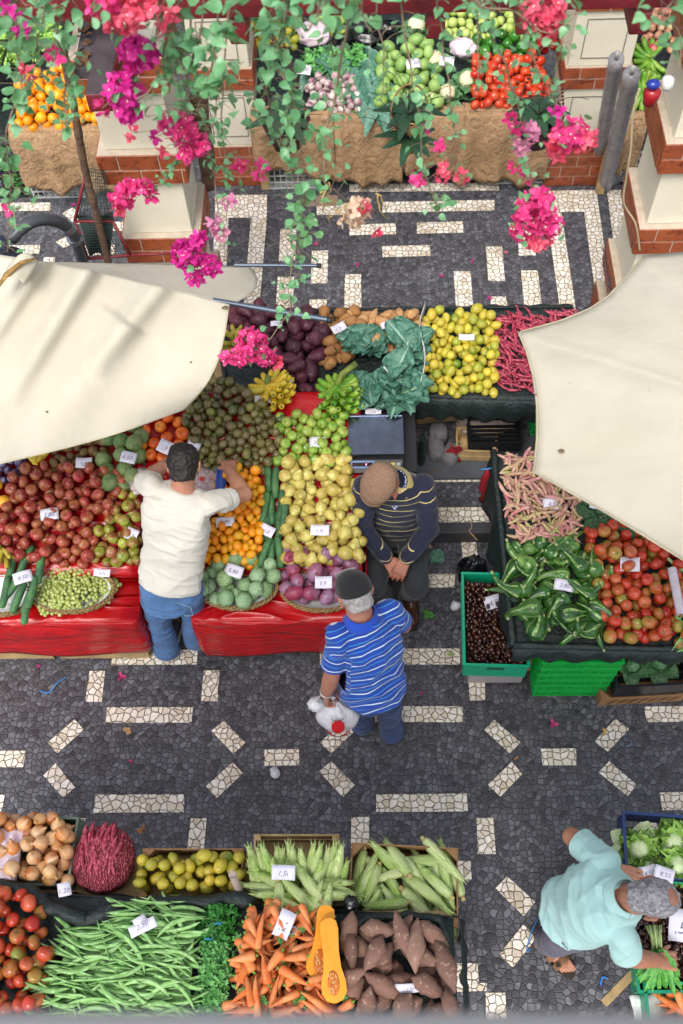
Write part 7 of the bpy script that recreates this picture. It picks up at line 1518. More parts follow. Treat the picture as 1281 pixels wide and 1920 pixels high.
# ================================================================ the stalls at the far side
PK = (.84, 6.05, .12)
def paper_front(pxs, y0, drop, lab, seed, zt=.86, grp='brown paper fronts of the far stalls'):
    mb = MB(); line = [P(x, y0, zt) for x in pxs]; skirt(mb, [line[0]+Vector((0, .02, 0))]+line, drop, .04, 3, 14, .03, seed, .05)
    mb.grid(lambda u, v: line[0].lerp(line[-1], u)+Vector((0, .10*v, .02*math.sin(v*3)+.012*nz((u*9, v*3, 0), 1, seed))), 20, 4)
    o = mb.build('kraft_paper', m_kraft, None, True); solid(o, .002); tag(o, lab, 'paper sheet', grp)
paper_front((470,625), 215, .55, 'brown paper hanging left on the far middle stall, behind the vines', 1)
paper_front((628,758), 216, .62, 'brown paper hanging in the middle of the far stall under the chayotes', 2)
paper_front((762,872), 212, .50, 'short brown paper sheet under the cauliflowers of the far stall', 3)
paper_front((868,1045), 210, .62, 'brown paper hanging under the tomatoes of the far stall', 4)
paper_front((15,190), 248, .52, 'crumpled light brown paper under the oranges of the far left stall', 5, .84)
paper_front((1165,1215), 225, .45, 'brown paper under the green bananas at the far right', 6, .84)
def tbl(x0, x1, y0, y1, lab):
    mb = MB(); mb.mi = 1; mb.box((x0, y0, .79), (x1, y1, .82)); mb.mi = 0  # tabletop coloured dark to stand for the deeper shade at the far stalls
    for x in (x0+.05, x1-.05): 
        for y in (y0+.05, y1-.05): mb.box((x-.03, y-.03, UP), (x+.03, y+.03, .789))
    tag(mb.build('stall_table', [m_pine, m_net]), lab, 'table', 'tables of the far stalls')
tbl(-.86, 1.28, 6.12, 8.9, 'wooden table under the goods of the far middle stall'); tbl(-3.2, -1.92, 6.05, 7.9, 'wooden table under the oranges of the far left stall'); tbl(1.78, 3.2, 6.0, 8.2, 'wooden table under the bananas at the far right')
for x0, x1, lab in ((-.86, 1.28, 'dark lower wall panel behind the far middle stall'),):
    mb = MB(); mb.box((x0+.1, 6.5, UP), (x1-.1, 6.54, .78)); tag(mb.build('dark_backdrop_wall', simple('dark_cloth_panel', '#1a1a1e', .9)), lab, 'wall')
m_shallot = skin('turnip_skin', ['#c9b8ae', '#d6c8be', '#b79e9e'], .5, patch='#8a5a70', ps=12); m_chay = skin('chayote_skin', ['#7fa04f', '#93b364', '#6d9246'], .5, bump=.003, bs=40)
turn = [sphere_mesh('turnip', m_shallot, .030, .032, 0, 0, .05, 0, .06, 1)]; chay = [sphere_mesh('chayote', m_chay, .042, .058, 5, .06, .05, 0, .06, i) for i in range(2)]
m_pepr = skin('red_pepper_skin', ['#8a0f18', '#a3161c', '#741019'], .15); m_pepg = skin('green_pepper_skin', ['#2f6a1c', '#3f7f26', '#28591a'], .18)
pepr = [sphere_mesh('pepper', m_pepr, .040, .05, 4, .10, .2, .015, .06, 1)]; pepg = [sphere_mesh('pepper', m_pepg, .040, .05, 4, .10, .2, .015, .06, 1)]
papp = [sphere_mesh('apple', skin('pale_pink_apple_skin', ['#c9a27e', '#c98a78', '#b7b070', '#cfb58a'], .35, patch='#b04a4a', ps=16), .036, .032, 5, .02, .28, .01, .05, 1)]
mpal = [sphere_mesh('melon', skin('pale_green_apple_skin', ['#b3c46a', '#a3ba5a', '#bccb7c'], .4), .036, .033, 0, 0, .1, .01, .05, 1)]
def fp(name, cat, lab, msh, poly, size, n, mh, seed, pl=PK, **k): return pile(name, cat, lab, lab.split(' on the ')[0]+'s', msh, poly, pl, size, n, mh, seed=seed, **k)
fp('turnip', 'turnip', 'small white and purple turnip on the far middle stall', turn, [(578,165),(665,150),(672,212),(580,215)], .06, 60, .06, 201)
fp('chayote', 'chayote', 'pale green ribbed chayote on the far middle stall', chay, [(715,105),(800,105),(822,140),(822,210),(712,212)], .095, 62, .09, 202)
fp('tomato', 'tomato', 'small red tomato on the far middle stall', tomreds, [(885,120),(1012,118),(1030,205),(890,208)], .068, 105, .07, 203)
fp('pepper', 'pepper', 'dark red pepper on the far middle stall', pepr, [(1005,60),(1060,60),(1062,110),(1008,108)], .09, 22, .07, 204)
fp('pepper', 'pepper', 'green pepper behind the tomatoes on the far middle stall', pepg, [(890,85),(1000,85),(1003,116),(893,118)], .09, 26, .06, 205)
fp('apple', 'apple', 'pale green apple at the very back on the far middle stall', mpal, [(826,15),(960,15),(975,82),(830,80)], .075, 95, .05, 206)
fp('apple', 'apple', 'pale pink and yellow apple on the far right stall', papp, [(1215,25),(1290,25),(1290,100),(1200,110)], .075, 42, .06, 207)
fp('orange', 'orange', 'bright yellow-orange orange on the far left stall', oranges, [(52,160),(165,152),(188,245),(38,248)], .082, 105, .09, 208, pl=(.82, 6.05, .14))
fp('apple', 'apple', 'green apple in the box right of the hanging plant on the far stall', greenapples, [(590,38),(640,38),(645,80),(595,80)], .068, 26, .05, 209)
fp('lime', 'lime', 'lime green fruit at the back left on the far middle stall', limes, [(470,28),(560,28),(560,95),(480,100)], .068, 50, .05, 210)
for i, (x, y, r) in enumerate([(815,125,.12),(875,160,.11),(838,185,.11),(808,195,.09),(780,60,.12)]):
    t = cabbage('cauliflower', ('cauliflower at the back beside the chayotes','cauliflower left of the small red tomatoes','cauliflower in front between chayotes and tomatoes','small cauliflower beside the chayotes','pale cauliflower far back on the stall')[i], 'cauliflower', PP(x, y, PK), r, [m_cab, m_caul], 210+i, 9, None)
rg = random.Random(5)
for i, (x, y) in enumerate([(690,175),(660,120),(620,120)]):
    mb = MB()
    for k in range(16): leaf_sheet(mb, Vector((rg.uniform(-.12, .12), rg.uniform(-.1, .1), .03+.05*rg.random())), rg.gauss(-1.57, .8), .24, .09, .9, .2, k+i*20, ruff=.4, pitch=.25)
    o = mb.build('leafy_cabbage_bunch', m_collard, None, True); o.location = PP(x, y, PK); tag(o, ('dark kale leaves hanging over the paper between turnips and chayotes', 'dark kale leaves behind the chayotes', 'turnip leaves behind the turnips')[i], 'kale')
herb('leek_bunch', 'green leafy tops behind the turnips on the far stall', 'greens', PP(575, 130, PK), PP(680, 115, PK), .45, .12, 500, m_cori, 300, .035)
herb('herb_bunch', 'green herbs at the left back of the far stall', 'greens', PP(480, 60, PK), PP(560, 60, PK), .35, .12, 350, m_cori, 301, .03)
herb('lettuce_heap', 'yellow-green salad heap at the top left far stall', 'greens', PP(0, 110, PK), PP(110, 60, PK), .5, .12, 500, m_lett, 302, .045)
for i, (x, y, s_, c) in enumerate([(690,80,.13,0),(640,95,.09,0),(730,60,.1,0)]):
    mb = MB(); mb.ball((0, 0, s_*.4), (s_, s_*.8, s_*.5), 20, 14, disp=lambda d: 1+.35*nz(d, 2.8, i)); o = mb.build('black_bag', blkbag, None, True); o.location = PP(x, y, PK); tag(o, ('large crumpled black bag at the back of the far stall', 'small black bag left of the large one at the back', 'black bag right of the large one at the back')[i], 'bag')
for i, (x, y, s_) in enumerate([(870,100,.11),(590,75,.13)]):
    mb = MB(); mb.ball((0, 0, s_*.4), (s_, s_*.8, s_*.6), 20, 14, disp=lambda d: 1+.3*nz(d, 2.8, i)); o = mb.build('clear_bag', simple('pinkish_white_film', '#d9c6d2', .3, .12, 12, .006, 25), None, True); o.location = PP(x, y, PK); tag(o, ('whitish plastic bag between cauliflowers and pale apples on the far stall', 'whitish plastic bag left at the back of the far stall')[i], 'bag')
hand_of_bananas('banana_bunch', 'upper green banana bunch at the far right stall', PP(1212, 118, PK), ban_g, 30, .08, 3, 0, R(200), R(-25))
hand_of_bananas('banana_bunch', 'lower green banana bunch hanging at the far right stall', PP(1202, 175, PK), ban_g, 30, .08, 3, 0, R(180), R(-50))
# crates beneath the far stalls
for px, py, w_, lab, hx in ((545,355,.42,'white plastic crate under the brown paper at the far left of the middle stall','#b9bab8'),(975,345,.44,'white plastic crate under the far tomatoes beside the brick pilaster','#b9bab8'),(1190,335,.24,'white plastic crate under the green bananas at the far right','#b9bab8'),(112,372,.42,'white plastic crate under the oranges at the far left','#b9bab8')):
    q = P(px, py, UP); plastic_crate('plastic_crate', lab, (q.x, q.y+.16, UP), w_, .3, .26, hx, 0, 'white crates under the far stalls', 9, 4)
q = P(42, 372, UP); plastic_crate('plastic_crate', 'black crate with green leaves under the oranges at the far left', (q.x, q.y+.16, UP), .36, .3, .26, '#1c1d22', 0, None, 5, 3); herb('greens_in_crate', 'green leaves inside the black crate at the far left', 'greens', (q.x-.14, q.y+.16, UP+.02), (q.x+.14, q.y+.16, UP+.02), .24, .2, 260, m_cori, 303, .03)
q = P(20, 190, .85); plastic_crate('plastic_crate', 'black crate standing left of the far oranges', (q.x-.16, q.y+.2, .84), .26, .5, .2, '#17181c', 0, None, 4, 3)
mb = MB(); q = P(690, 335, UP); mb.ball((q.x, q.y+.15, UP+.07), (.4, .14, .09), 26, 12, disp=lambda d: 1+.3*nz(d, 4, 4)); tag(mb.build('black_bag', blkbag, None, True), 'flat black plastic bags pushed under the far stall', 'bag')
# leaning rolls of paper in film, tiled frame pillar stays; orchids in wicker hangers
m_film = simple('grey_wrapping_film', '#8f8b8e', .35, .3, 18, .01, 22)
for (x0, y0, z0), (x1, y1, z1), r, lab in (((1135,350,UP),(1185,138,1.75),.055,'front grey film-wrapped roll leaning beside the brick pilaster'),((1122,330,UP),(1160,130,1.72),.05,'rear grey film-wrapped roll leaning against the pilaster')):
    a, b = P(x0, y0, z0), P(x1, y1, z1)
    if 'rear' in lab: a.y += .1; b.y += .1
    mb = MB(); L = [a.lerp(b, k/20) for k in range(21)]; mb.tube(L, [r*(1+.12*nz((k*.7, 0, 0), 1, 3)) for k in range(21)], 14); t = mb.build('wrapped_roll', m_film, None, True); tag(t, lab, 'roll', 'wrapped rolls'); d = (b-a).normalized(); mb = MB(); mb.tube([b, b+d*.08], .015, 8); mb.build('core_tube', simple('pale_core_tube', '#b5b0ac', .5), t, True)
mb = MB(); q = P(1140, 345, UP); mb.grid(lambda u, v: Vector((q.x+u*.25, q.y-.02+v*.12, UP+.02+.05*nz((u*4, v*4, 0), 1, 3)+.04*v)), 10, 6); o = mb.build('torn_film', m_film, None, True); solid(o, .002); tag(o, 'torn grey film at the foot of the leaning rolls', 'film')
orch = leaf_mat('orchid_leaf', '#16301f', '#25452c', '#2f5236', .3)
def hanging_pot(px, py, Y, r, lab, seed, handle=True):
    c = PY(px, py, Y); t = empty('hanging_basket', c); tag(t, lab, 'hanging basket', 'hanging wicker pots'); mb = MB(); mb.lathe([(r*.5, -r*1.3), (r*.62, -r*1.25), (r*.85, -r*.5), (r, 0), (r*1.04, .01), (r*.92, .0), (r*.78, -r*.5), (r*.55, -r*1.2)], 18, fn=lambda a, z, an: (a*(1+.03*math.sin(an*9+z*90)), z)); mb.build('pot', m_wick if handle else simple('dark_wicker', '#3a1a1e', .7, .4, 60, .006, 90), t, True)
    if handle:
        mb = MB(); mb.tube([(r*math.cos(a), 0, r*1.9*math.sin(a)) for a in (math.pi*k/24 for k in range(25))], .006, 6); mb.build('handle', m_wick, t, True)
    else:
        mb = MB()
        for s_ in (-1, 1):
            for k in range(26): u = k/26; p = Vector((s_*r*(1-u), 0, .0+u*.6)); mb.lathe([(.006, -.006), (.009, 0), (.006, .006), (.004, 0)], 6, T=Matrix.Translation(p) @ Matrix.Rotation(R(90*(k % 2)), 4, 'X'))
        mb.build('chain', simple('rusty_chain', '#5a2a24', .6, metal=.4), t, True)
    mb = MB()
    for k in range(9): leaf_sheet(mb, Vector((0, 0, 0)), k*2.4+seed, .15 if k % 2 else .12, .07, 1.1, .15, seed*10+k, ruff=.02, pitch=.8)
    mb.build('orchid_leaves', orch, t, True); mb = MB(); rg = random.Random(seed)
    for k in range(7):
        a = rg.uniform(0, 6); pts = [Vector((0, 0, 0))]; 
        for j in range(6): pts.append(pts[-1]+Vector((math.cos(a)*.05, math.sin(a)*.03, .06-.012*j))+Vector((rg.uniform(-.015, .015), 0, 0)))
        mb.tube(pts, .002, 4)
    mb.build('bare_flower_stems', simple('dark_twig', '#2b1c18', .8), t, True); return t
hanging_pot(535, 225, 4.5, .13, 'dark hanging wicker pot with glossy leaves left of the middle vines', 1, False); hanging_pot(768, 215, 4.9, .11, 'light wicker hanging basket with hoop handle in front of the chayotes', 2); hanging_pot(1010, 215, 4.6, .14, 'dark hanging wicker pot with large glossy leaves before the far tomatoes', 3, False)
hanging_pot(770, 262, 4.8, .06, 'small wicker pot hanging below the hoop-handled basket', 5)
# wall lamp with red and blue parts on the right column, rope
q = PY(1232, 160, 4.36); t = empty('wall_ornament', q); tag(t, 'blue and red painted ornament fixed to the right column', 'ornament')
mb = MB(); mb.lathe([(.01, .05), (.03, .04), (.035, .0), (.02, -.02)], 14); mb.build('white_shade', simple('white_enamel', '#c9c9c6', .4), t, True).location = (.05, 0, .0)
mb = MB(); mb.ball((-.03, -.03, .03), (.035, .03, .025), 12, 8); mb.build('blue_cap', simple('blue_enamel', '#1c2f8a', .3), t, True); mb = MB(); mb.lathe([(.03, .0), (.045, -.02), (.035, -.09), (.01, -.1)], 12, T=Matrix.Translation((-.02, -.02, 0))); mb.build('red_body', simple('red_enamel', '#8f1720', .3), t, True)
mb = MB(); pts = [PY(1200, 165, 4.33), PY(1187, 215, 4.3), PY(1183, 280, 4.3), PY(1175, 330, 4.3), PY(1170, 380, 4.3), PY(1192, 420, 4.3), PY(1200, 470, 4.3)]; mb.tube([interp(pts, k/50) for k in range(51)], .006, 6); tag(mb.build('pale_hose', simple('pale_rope', '#a89a7a', .7), None, True), 'thin pale hose hanging down the left side of the right column', 'hose')
mb = MB(); 
for z0 in (1.47,): mb.tube([(XR0-.006, 4.395, .655), (XR0+.6, 4.395, .655)], .005, 6); mb.tube([(XR0-.006, 4.395, .655), (XR0-.006, 4.95, .655)], .005, 6)
tag(mb.build('steel_band', m_rod), 'thin steel cable round the lower brick course of the right column', 'cable')
# ================================================================ hanging bougainvillea
def vleafm():
    s = NT('bougainvillea_leaf'); co = s.world(); n1 = s.noise(22, 2, co); n2 = s.noise(5, 2, co)
    c = s.ramp(n1, [(.3, lin('#3a7d56')), (.5, lin('#5f9f76')), (.7, lin('#92c69f'))]); s.set('Base Color', s.mix(s.math('MULTIPLY', n2, .5), c, lin('#7fa35a'))); s.set('Roughness', .38)
    tr = s.n('BsdfTranslucent', i_Color=lin('#7fb86a')); mx = s.n('MixShader', i_0=.3); out = s.t.nodes['Material Output']; s.l(s.b.outputs[0], mx.inputs[1]); s.l(tr.outputs[0], mx.inputs[2]); s.l(mx.outputs[0], out.inputs[0]); return s.m
m_vl = vleafm(); m_vs = simple('vine_stem', '#8a7763', .8)
def bract(name, a, b):
    s = NT(name); n1 = s.noise(40, 2, s.world()); s.set('Base Color', s.ramp(n1, [(.3, lin(a)), (.7, lin(b))])); s.set('Roughness', .6)
    tr = s.n('BsdfTranslucent', i_Color=lin(b)); mx = s.n('MixShader', i_0=.35); out = s.t.nodes['Material Output']; s.l(s.b.outputs[0], mx.inputs[1]); s.l(tr.outputs[0], mx.inputs[2]); s.l(mx.outputs[0], out.inputs[0]); return s.m
BR = {'m': bract('magenta_bracts', '#b8127c', '#df35a0'), 'p': bract('hot_pink_bracts', '#cf1672', '#ee5a9c'), 'r': bract('coral_pink_bracts', '#dc2a5c', '#f2788e'), 'l': bract('pale_pink_bracts', '#c76a9a', '#e3a3bd'), 'd': bract('dried_pale_bracts', '#c9a58c', '#e3cdb8')}
white_fl = simple('tiny_white_floret', '#e6dfc8', .6)
def one_leaf(mb, c, L, T, mi=0):
    W = L*.42; pts = [(0, 0, 0), (L*.12, W*.85, L*.05), (L*.45, W, L*.10), (L*.8, W*.45, L*.03), (L*1.08, 0, -L*.10), (L*.8, -W*.45, L*.03), (L*.45, -W, L*.10), (L*.12, -W*.85, L*.05), (L*.25, 0, -.01*L), (L*.6, 0, 0)]
    mb.add([c + T @ V3(p) for p in pts], [(0, 8, 1), (1, 8, 2), (8, 9, 2), (9, 3, 2), (9, 4, 3), (9, 5, 4), (9, 6, 5), (8, 6, 9), (8, 7, 6), (0, 7, 8)], mi)
def strand(lab, pts, Y, dens=1.0, spread=.02, L=.042, seed=0, clusters=(), stem=.0025, top=True, bare=0.0, buds=0):
    """pts in photo pixels, hanging at distance Y in front of the gallery; clusters = (px, py, radius in m, kind, count)"""
    rg = random.Random(seed); W = [PY(x, y, Y+.10*nz((i*.6, 0, 0), 1, seed)) for i, (x, y) in enumerate(pts)]
    t = empty('bougainvillea_vine', (0, 0, 0)); tag(t, lab, 'vine', 'hanging bougainvillea vines')
    tot = sum((b-a).length for a, b in zip(W, W[1:])); N = max(12, int(tot/.02)); cp = [interp(W, k/N)+V3((nz((k*.25, 0, 0), 1, seed), nz((k*.25, 5, 0), 1, seed), 0))*.012 for k in range(N+1)]
    mb = MB(); mb.tube(cp, [stem*(1.3-.8*k/N) for k in range(N+1)], 5); mb.build('stem', m_vs, t, True)
    mb = MB(); n = int(tot/.0085*dens); L *= 1.0
    for i in range(n):
        u = rg.random(); k = min(N, int(u*N)); 
        if u < bare: continue
        c = cp[k]+V3((rg.gauss(0, spread), rg.gauss(0, spread), rg.gauss(0, spread*.7))); a = rg.uniform(0, 6.28); l = L*rg.uniform(.55, 1.15)*(1-.3*u)
        T = (Euler((rg.gauss(0, .5), rg.gauss(.35, .5), a))).to_matrix(); one_leaf(mb, c, l, T)
        mb.tube([cp[k], (cp[k]+c)/2+V3((0, 0, .004)), c], .0009, 3, mi=1)
    if n: mb.build('leaves', [m_vl, m_vs], t, True)
    for (x, y, r, kd, cnt) in clusters:
        c = PY(x, y, Y-.03); mb = MB(); rg2 = random.Random(int(x)*7+int(y)); near = min(cp, key=lambda q: (q-c).length)
        for i in range(cnt):
            d = V3((rg2.gauss(0, 1), rg2.gauss(0, 1), rg2.gauss(0, 1))).normalized(); p = c+V3((d.x*r, d.y*r*.8, d.z*r*.9))*rg2.uniform(.35, 1.0)**.6
            R0 = d.to_track_quat('Z', 'Y').to_matrix() @ Euler((rg2.gauss(0, .35), rg2.gauss(0, .35), rg2.uniform(0, 6))).to_matrix(); s_ = rg2.uniform(.016, .023)
            for q in range(3):
                Rq = R0 @ Matrix.Rotation(q*2.094, 3, 'Z') @ Matrix.Rotation(-.55, 3, 'Y')
                pp = [(0, 0, 0), (s_*.35, s_*.42, s_*.12), (s_*.9, s_*.40, s_*.05), (s_*1.3, 0, -s_*.05), (s_*.9, -s_*.40, s_*.05), (s_*.35, -s_*.42, s_*.12), (s_*.7, 0, s_*.16)]
                mb.add([p + Rq @ V3(v) for v in pp], [(0, 6, 1), (1, 6, 2), (2, 6, 3), (3, 6, 4), (4, 6, 5), (5, 6, 0)])
            if rg2.random() < .25: mb.tube([p, p + R0 @ V3((0, 0, .012))], [.0012, .0022], 5, mi=1)
        mb.tube([near, (near+c)/2+V3((0, 0, .02)), c], .0013, 4, mi=2)
        if cnt > 30:
            for i in range(6): one_leaf(mb, c+V3((rg2.uniform(-r, r), rg2.uniform(-r, r), rg2.uniform(-r, r))), .03, Euler((rg2.uniform(-1, 1), rg2.uniform(-1, 1), rg2.uniform(0, 6))).to_matrix(), 3)
        mb.build('flower_cluster', [BR[kd], white_fl, m_vs, m_vl], t, True)
    return t
strand('leafy vine at the far left edge hanging past the oranges', [(60,-60),(28,40),(40,150),(12,250),(22,350),(12,475)], 2.5, .75, .032, .05, 1, [(18,392,.012,'p',3),(50,130,.012,'r',3),(105,105,.02,'p',6),(18,18,.02,'m',5)])
strand('vine left of the thick red beam ending at the orange crate', [(95,-60),(75,60),(60,120),(45,200)], 2.6, .9, .04, .05, 2, [])
strand('vine trailing beside the bare trunk at the left', [(150,-60),(110,40),(125,130),(120,200),(128,235)], 2.5, 1.3, .028, .045, 3, [(40,55,.012,'m',3),(55,135,.01,'r',3)])
strand('vine with the uppermost red-pink blooms beside the thick beam', [(230,-60),(205,10),(215,50)], 2.3, .5, .03, .045, 4, [(225,28,.050,'r',56),(195,8,.038,'p',28),(270,15,.03,'r',18)])
strand('dense leafy vine right of the magenta flower balls at the left column', [(300,-60),(300,20),(330,90),(350,150),(352,215)], 2.4, 2.2, .045, .045, 5, [(262,103,.052,'m',60),(312,55,.015,'r',5),(320,22,.012,'r',4)])
strand('thin vine carrying two magenta flower balls in front of the left column', [(340,-40),(318,60),(300,130),(270,180),(240,190)], 2.35, .5, .02, .035, 6, [(232,170,.045,'m',46),(238,205,.035,'m',26),(192,203,.012,'p',4)])
strand('vine with a pink flower ball between the left column and the pilaster', [(385,-60),(375,60),(350,150),(355,230),(330,300),(300,345)], 2.45, .7, .022, .034, 7, [(338,238,.045,'p',52),(372,270,.03,'p',22),(345,290,.022,'p',12),(298,225,.014,'p',5),(245,250,.012,'r',4),(295,255,.008,'m',3),(300,287,.008,'r',3)])
strand('vine ending in the pink flower crescent above the left canopy', [(420,-40),(400,100),(350,260),(310,340),(270,345)], 2.5, .25, .015, .03, 8, [(228,372,.034,'p',30),(240,352,.026,'p',18),(268,350,.026,'p',18),(288,368,.018,'p',9),(225,392,.018,'r',8)])
strand('long thin vine ending in the magenta ball at the canopy edge', [(350,-40),(362,80),(378,200),(398,320),(415,420),(425,488)], 2.5, .28, .02, .034, 9, [(350,478,.050,'m',60),(395,495,.038,'m',30),(370,450,.026,'m',16),(368,520,.026,'m',12),(410,435,.02,'l',10),(398,412,.016,'l',7),(428,378,.014,'l',5)], bare=.3)
strand('broad leafed vine in front of the left pilaster', [(455,-60),(430,30),(405,90),(408,160),(400,240)], 2.35, 1.2, .035, .052, 10, [])
strand('vine with few leaves and three small pink blooms before the left pilaster', [(425,60),(415,200),(420,300),(430,350)], 2.7, .6, .028, .035, 11, [(453,310,.014,'p',6),(492,308,.014,'p',5),(487,330,.010,'p',4),(458,300,.008,'r',3)])
strand('densest leafy vine hanging left of centre down to the sweet potatoes', [(545,-60),(535,40),(520,110),(548,180),(560,260),(572,350),(562,430),(545,500),(540,575)], 2.45, 1.25, .030, .047, 12, [])
strand('second leafy vine beside the densest one at the top', [(500,-60),(520,60),(500,150),(520,240),(540,300)], 2.6, 1.2, .035, .045, 13, [])
strand('bare stemmed vine with a dry twiggy end above the far paving', [(640,-60),(650,60),(628,170),(612,260),(606,330),(640,370),(670,400)], 2.4, .55, .028, .038, 14, [(672,395,.038,'d',26),(655,412,.03,'d',14),(680,385,.014,'r',5),(703,430,.008,'r',3)], .003)
strand('long vine with small heart leaves in front of the hoop basket', [(742,-60),(765,80),(780,180),(790,280),(805,350),(822,400)], 2.5, .62, .022, .038, 15, [(820,272,.014,'p',6),(793,246,.008,'p',3),(782,337,.014,'p',6),(830,330,.014,'r',6),(866,330,.014,'r',6),(835,312,.008,'r',3)])
strand('vine with small heart leaves right of the hoop basket', [(812,-60),(828,60),(842,170),(852,260),(858,320)], 2.55, .62, .022, .036, 16, [])
strand('vine sweeping right in front of the far tomatoes', [(870,-60),(915,50),(955,140),(972,200),(985,290),(998,345)], 2.6, .6, .025, .035, 17, [(985,262,.024,'l',12),(998,245,.018,'l',9),(978,285,.018,'l',9),(968,310,.014,'p',6),(990,332,.012,'p',5),(956,225,.014,'p',6),(970,240,.012,'p',5)])
strand('short stem holding the biggest hot pink flower ball over the paving', [(985,300),(992,345),(1000,380)], 2.5, .5, .015, .03, 18, [(1003,400,.066,'p',90),(985,430,.05,'p',44),(1030,420,.045,'p',40),(1010,375,.04,'p',32),(1010,450,.035,'r',22)])
strand('vine with coral bloom at the top right, ending in the coral-pink ball', [(1000,-60),(990,60),(1005,120),(1035,190),(1060,230)], 2.4, .75, .025, .036, 19, [(1018,18,.05,'r',44),(1025,45,.04,'r',28),(1072,250,.045,'p',50),(1050,262,.035,'r',26),(1095,262,.035,'r',26),(1045,285,.02,'r',9),(1045,205,.012,'m',4)])
strand('leafy tips across the top between middle and right', [(860,-60),(900,10),(960,20),(1030,60),(1090,20)], 2.35, .8, .03, .036, 20, [])
strand('leafy vine in the top right corner', [(1290,-60),(1260,0),(1240,30),(1275,60),(1275,130)], 2.2, 1.1, .035, .048, 21, [])
strand('leaf spray at the top beside the densest vine', [(590,-60),(600,20),(580,60)], 2.3, 1.2, .04, .05, 22, [])
strand('leaf spray at the top in the middle', [(690,-60),(680,20),(700,60)], 2.3, .8, .04, .045, 23, [])
strand('lone vine tip carrying the low pink ball in front of the ripe bananas', [(545,560),(540,590),(500,640),(480,650)], 2.45, .3, .01, .02, 24, [(472,640,.052,'p',70),(455,668,.04,'p',34),(495,668,.04,'p',34),(515,680,.022,'r',10),(425,672,.02,'p',8)])
for i, (lab, pts) in enumerate((('thin small-leafed vine left of the hoop basket', [(700,-60),(712,50),(720,130),(715,190)]), ('thin small-leafed vine between pale apples and tomatoes', [(905,-60),(898,40),(900,120),(892,170)]), ('thin small-leafed vine before the right pilaster', [(1085,-60),(1060,30),(1050,110),(1020,190)]), ('thin vine with sparse leaves in front of the black bags', [(612,-60),(618,60),(640,150),(645,230)]), ('thin vine trailing in front of the left oranges', [(10,-60),(60,90),(95,160)]))):
    strand(lab, pts, 2.5+.05*i, .6, .02, .034, 40+i)
# woody trunk and drooping dry twigs
pts = [PY(x, y, 4.2) for x, y in ((108,60),(128,140),(142,220),(158,310),(178,390),(205,500))]; mb = MB(); mb.tube([interp(pts, k/60) for k in range(61)], [.021*(1+.25*nz((k*.4, 0, 0), 1, 2)) for k in range(61)], 10); tag(mb.build('woody_climber', bark, None, True), 'brown woody climber trunk leaning behind the left canopy', 'climber')
pts = [PY(x, y, 4.9) for x, y in ((372,180),(380,240),(388,300),(392,350))]; mb = MB(); mb.tube([interp(pts, k/30) for k in range(31)], [.05*(1+.2*nz((k*.3, 0, 0), 1, 2)) for k in range(31)], 12); tag(mb.build('thick_climber', bark, None, True), 'thick brown trunk standing right of the left brick column', 'climber')
mb = MB(); rg = random.Random(9); c = PY(640, 370, 2.4)
for k in range(16):
    p = c+V3((rg.uniform(-.07, .12), rg.uniform(-.03, .03), rg.uniform(-.07, .04))); L = [p]
    for j in range(4): L.append(L[-1]+V3((rg.uniform(-.022, .022), rg.uniform(-.01, .01), rg.uniform(-.03, .008))))
    mb.tube(L, [.0028, .002, .0025, .0018, .001], 5)
tag(mb.build('dry_twigs', simple('yellow_dry_twig', '#b39a5c', .8), None, True), 'yellowish dry twig cluster at the end of the middle vine', 'twigs')
# fallen petals and litter, each a thing on the paving
PET = [(228,1270,.03,'p'),(245,1428,.012,'p'),(1038,1358,.026,'p'),(790,1300,.012,'m'),(592,458,.02,'p'),(670,497,.02,'m'),(827,518,.018,'m'),(885,491,.016,'m'),(918,560,.02,'m'),(949,474,.016,'r'),(156,436,.02,'m'),(137,385,.02,'m'),(1012,355,.02,'m'),(72,1250,.016,'m'),(1015,372,.012,'r')]
for i, (x, y, s_, kd) in enumerate(PET):
    z = UP if y < 980 else 0; p = P(x, y, z+.008); mb = MB()
    for q in range(3):
        Rq = Euler((.2*q, -.3, q*2.1+i)).to_matrix(); mb.add([p + Rq @ V3(v)*s_ for v in ((0, 0, 0), (.5, .4, .25), (1, .3, .15), (1.2, 0, .1), (1, -.3, .15), (.5, -.4, .25))], [(0, 1, 2, 3), (0, 3, 4, 5)])
    tag(mb.build('fallen_bract', BR[kd]), 'fallen pink bougainvillea bract lying on the dark paving', 'petal', 'fallen bracts on the paving')
LIT = [(241,1371,.03,'dried curled tan leaf on the paving beside the left octagon','#b08a5c'),(804,1153,.03,'small sprig of green leaves on the paving by the chestnut crate','#3f7a2c'),(265,1555,.02,'small orange-brown leaf between onions and limes','#a8703c'),(848,1225,.025,'pale green leaf scrap on the white paving stones','#9ab06a'),(1133,1374,.02,'curl of pale peel on the paving at the right','#c9a56a'),(806,1022,.02,'small beige scrap next to the fallen collard leaf','#b59a86')]
for i, (x, y, s_, lab, hx) in enumerate(LIT):
    mb = MB(); p = P(x, y, .008); rg = random.Random(i)
    for k in range(5 if i != 1 else 14): one_leaf(mb, p+V3((rg.uniform(-s_, s_)*.6, rg.uniform(-s_, s_)*.6, 0)), s_, Euler((rg.uniform(-.3, .3), rg.uniform(-.3, 0), rg.uniform(0, 6))).to_matrix())
    tag(mb.build('leaf_scrap', simple('scrap'+hx.strip('#'), hx, .8), None, True), lab, 'leaf scrap')
mb = MB(); p = P(512, 1440, .003); mb.tube([p, p+V3((.012, -.02, .0)), p+V3((.02, -.045, .045))], [.024, .024, .028], 16); tag(mb.build('paper_cup', simple('white_paper', '#cfcfd2', .6), None, True), 'small white paper cup on the mosaic beside the middle octagon', 'cup')
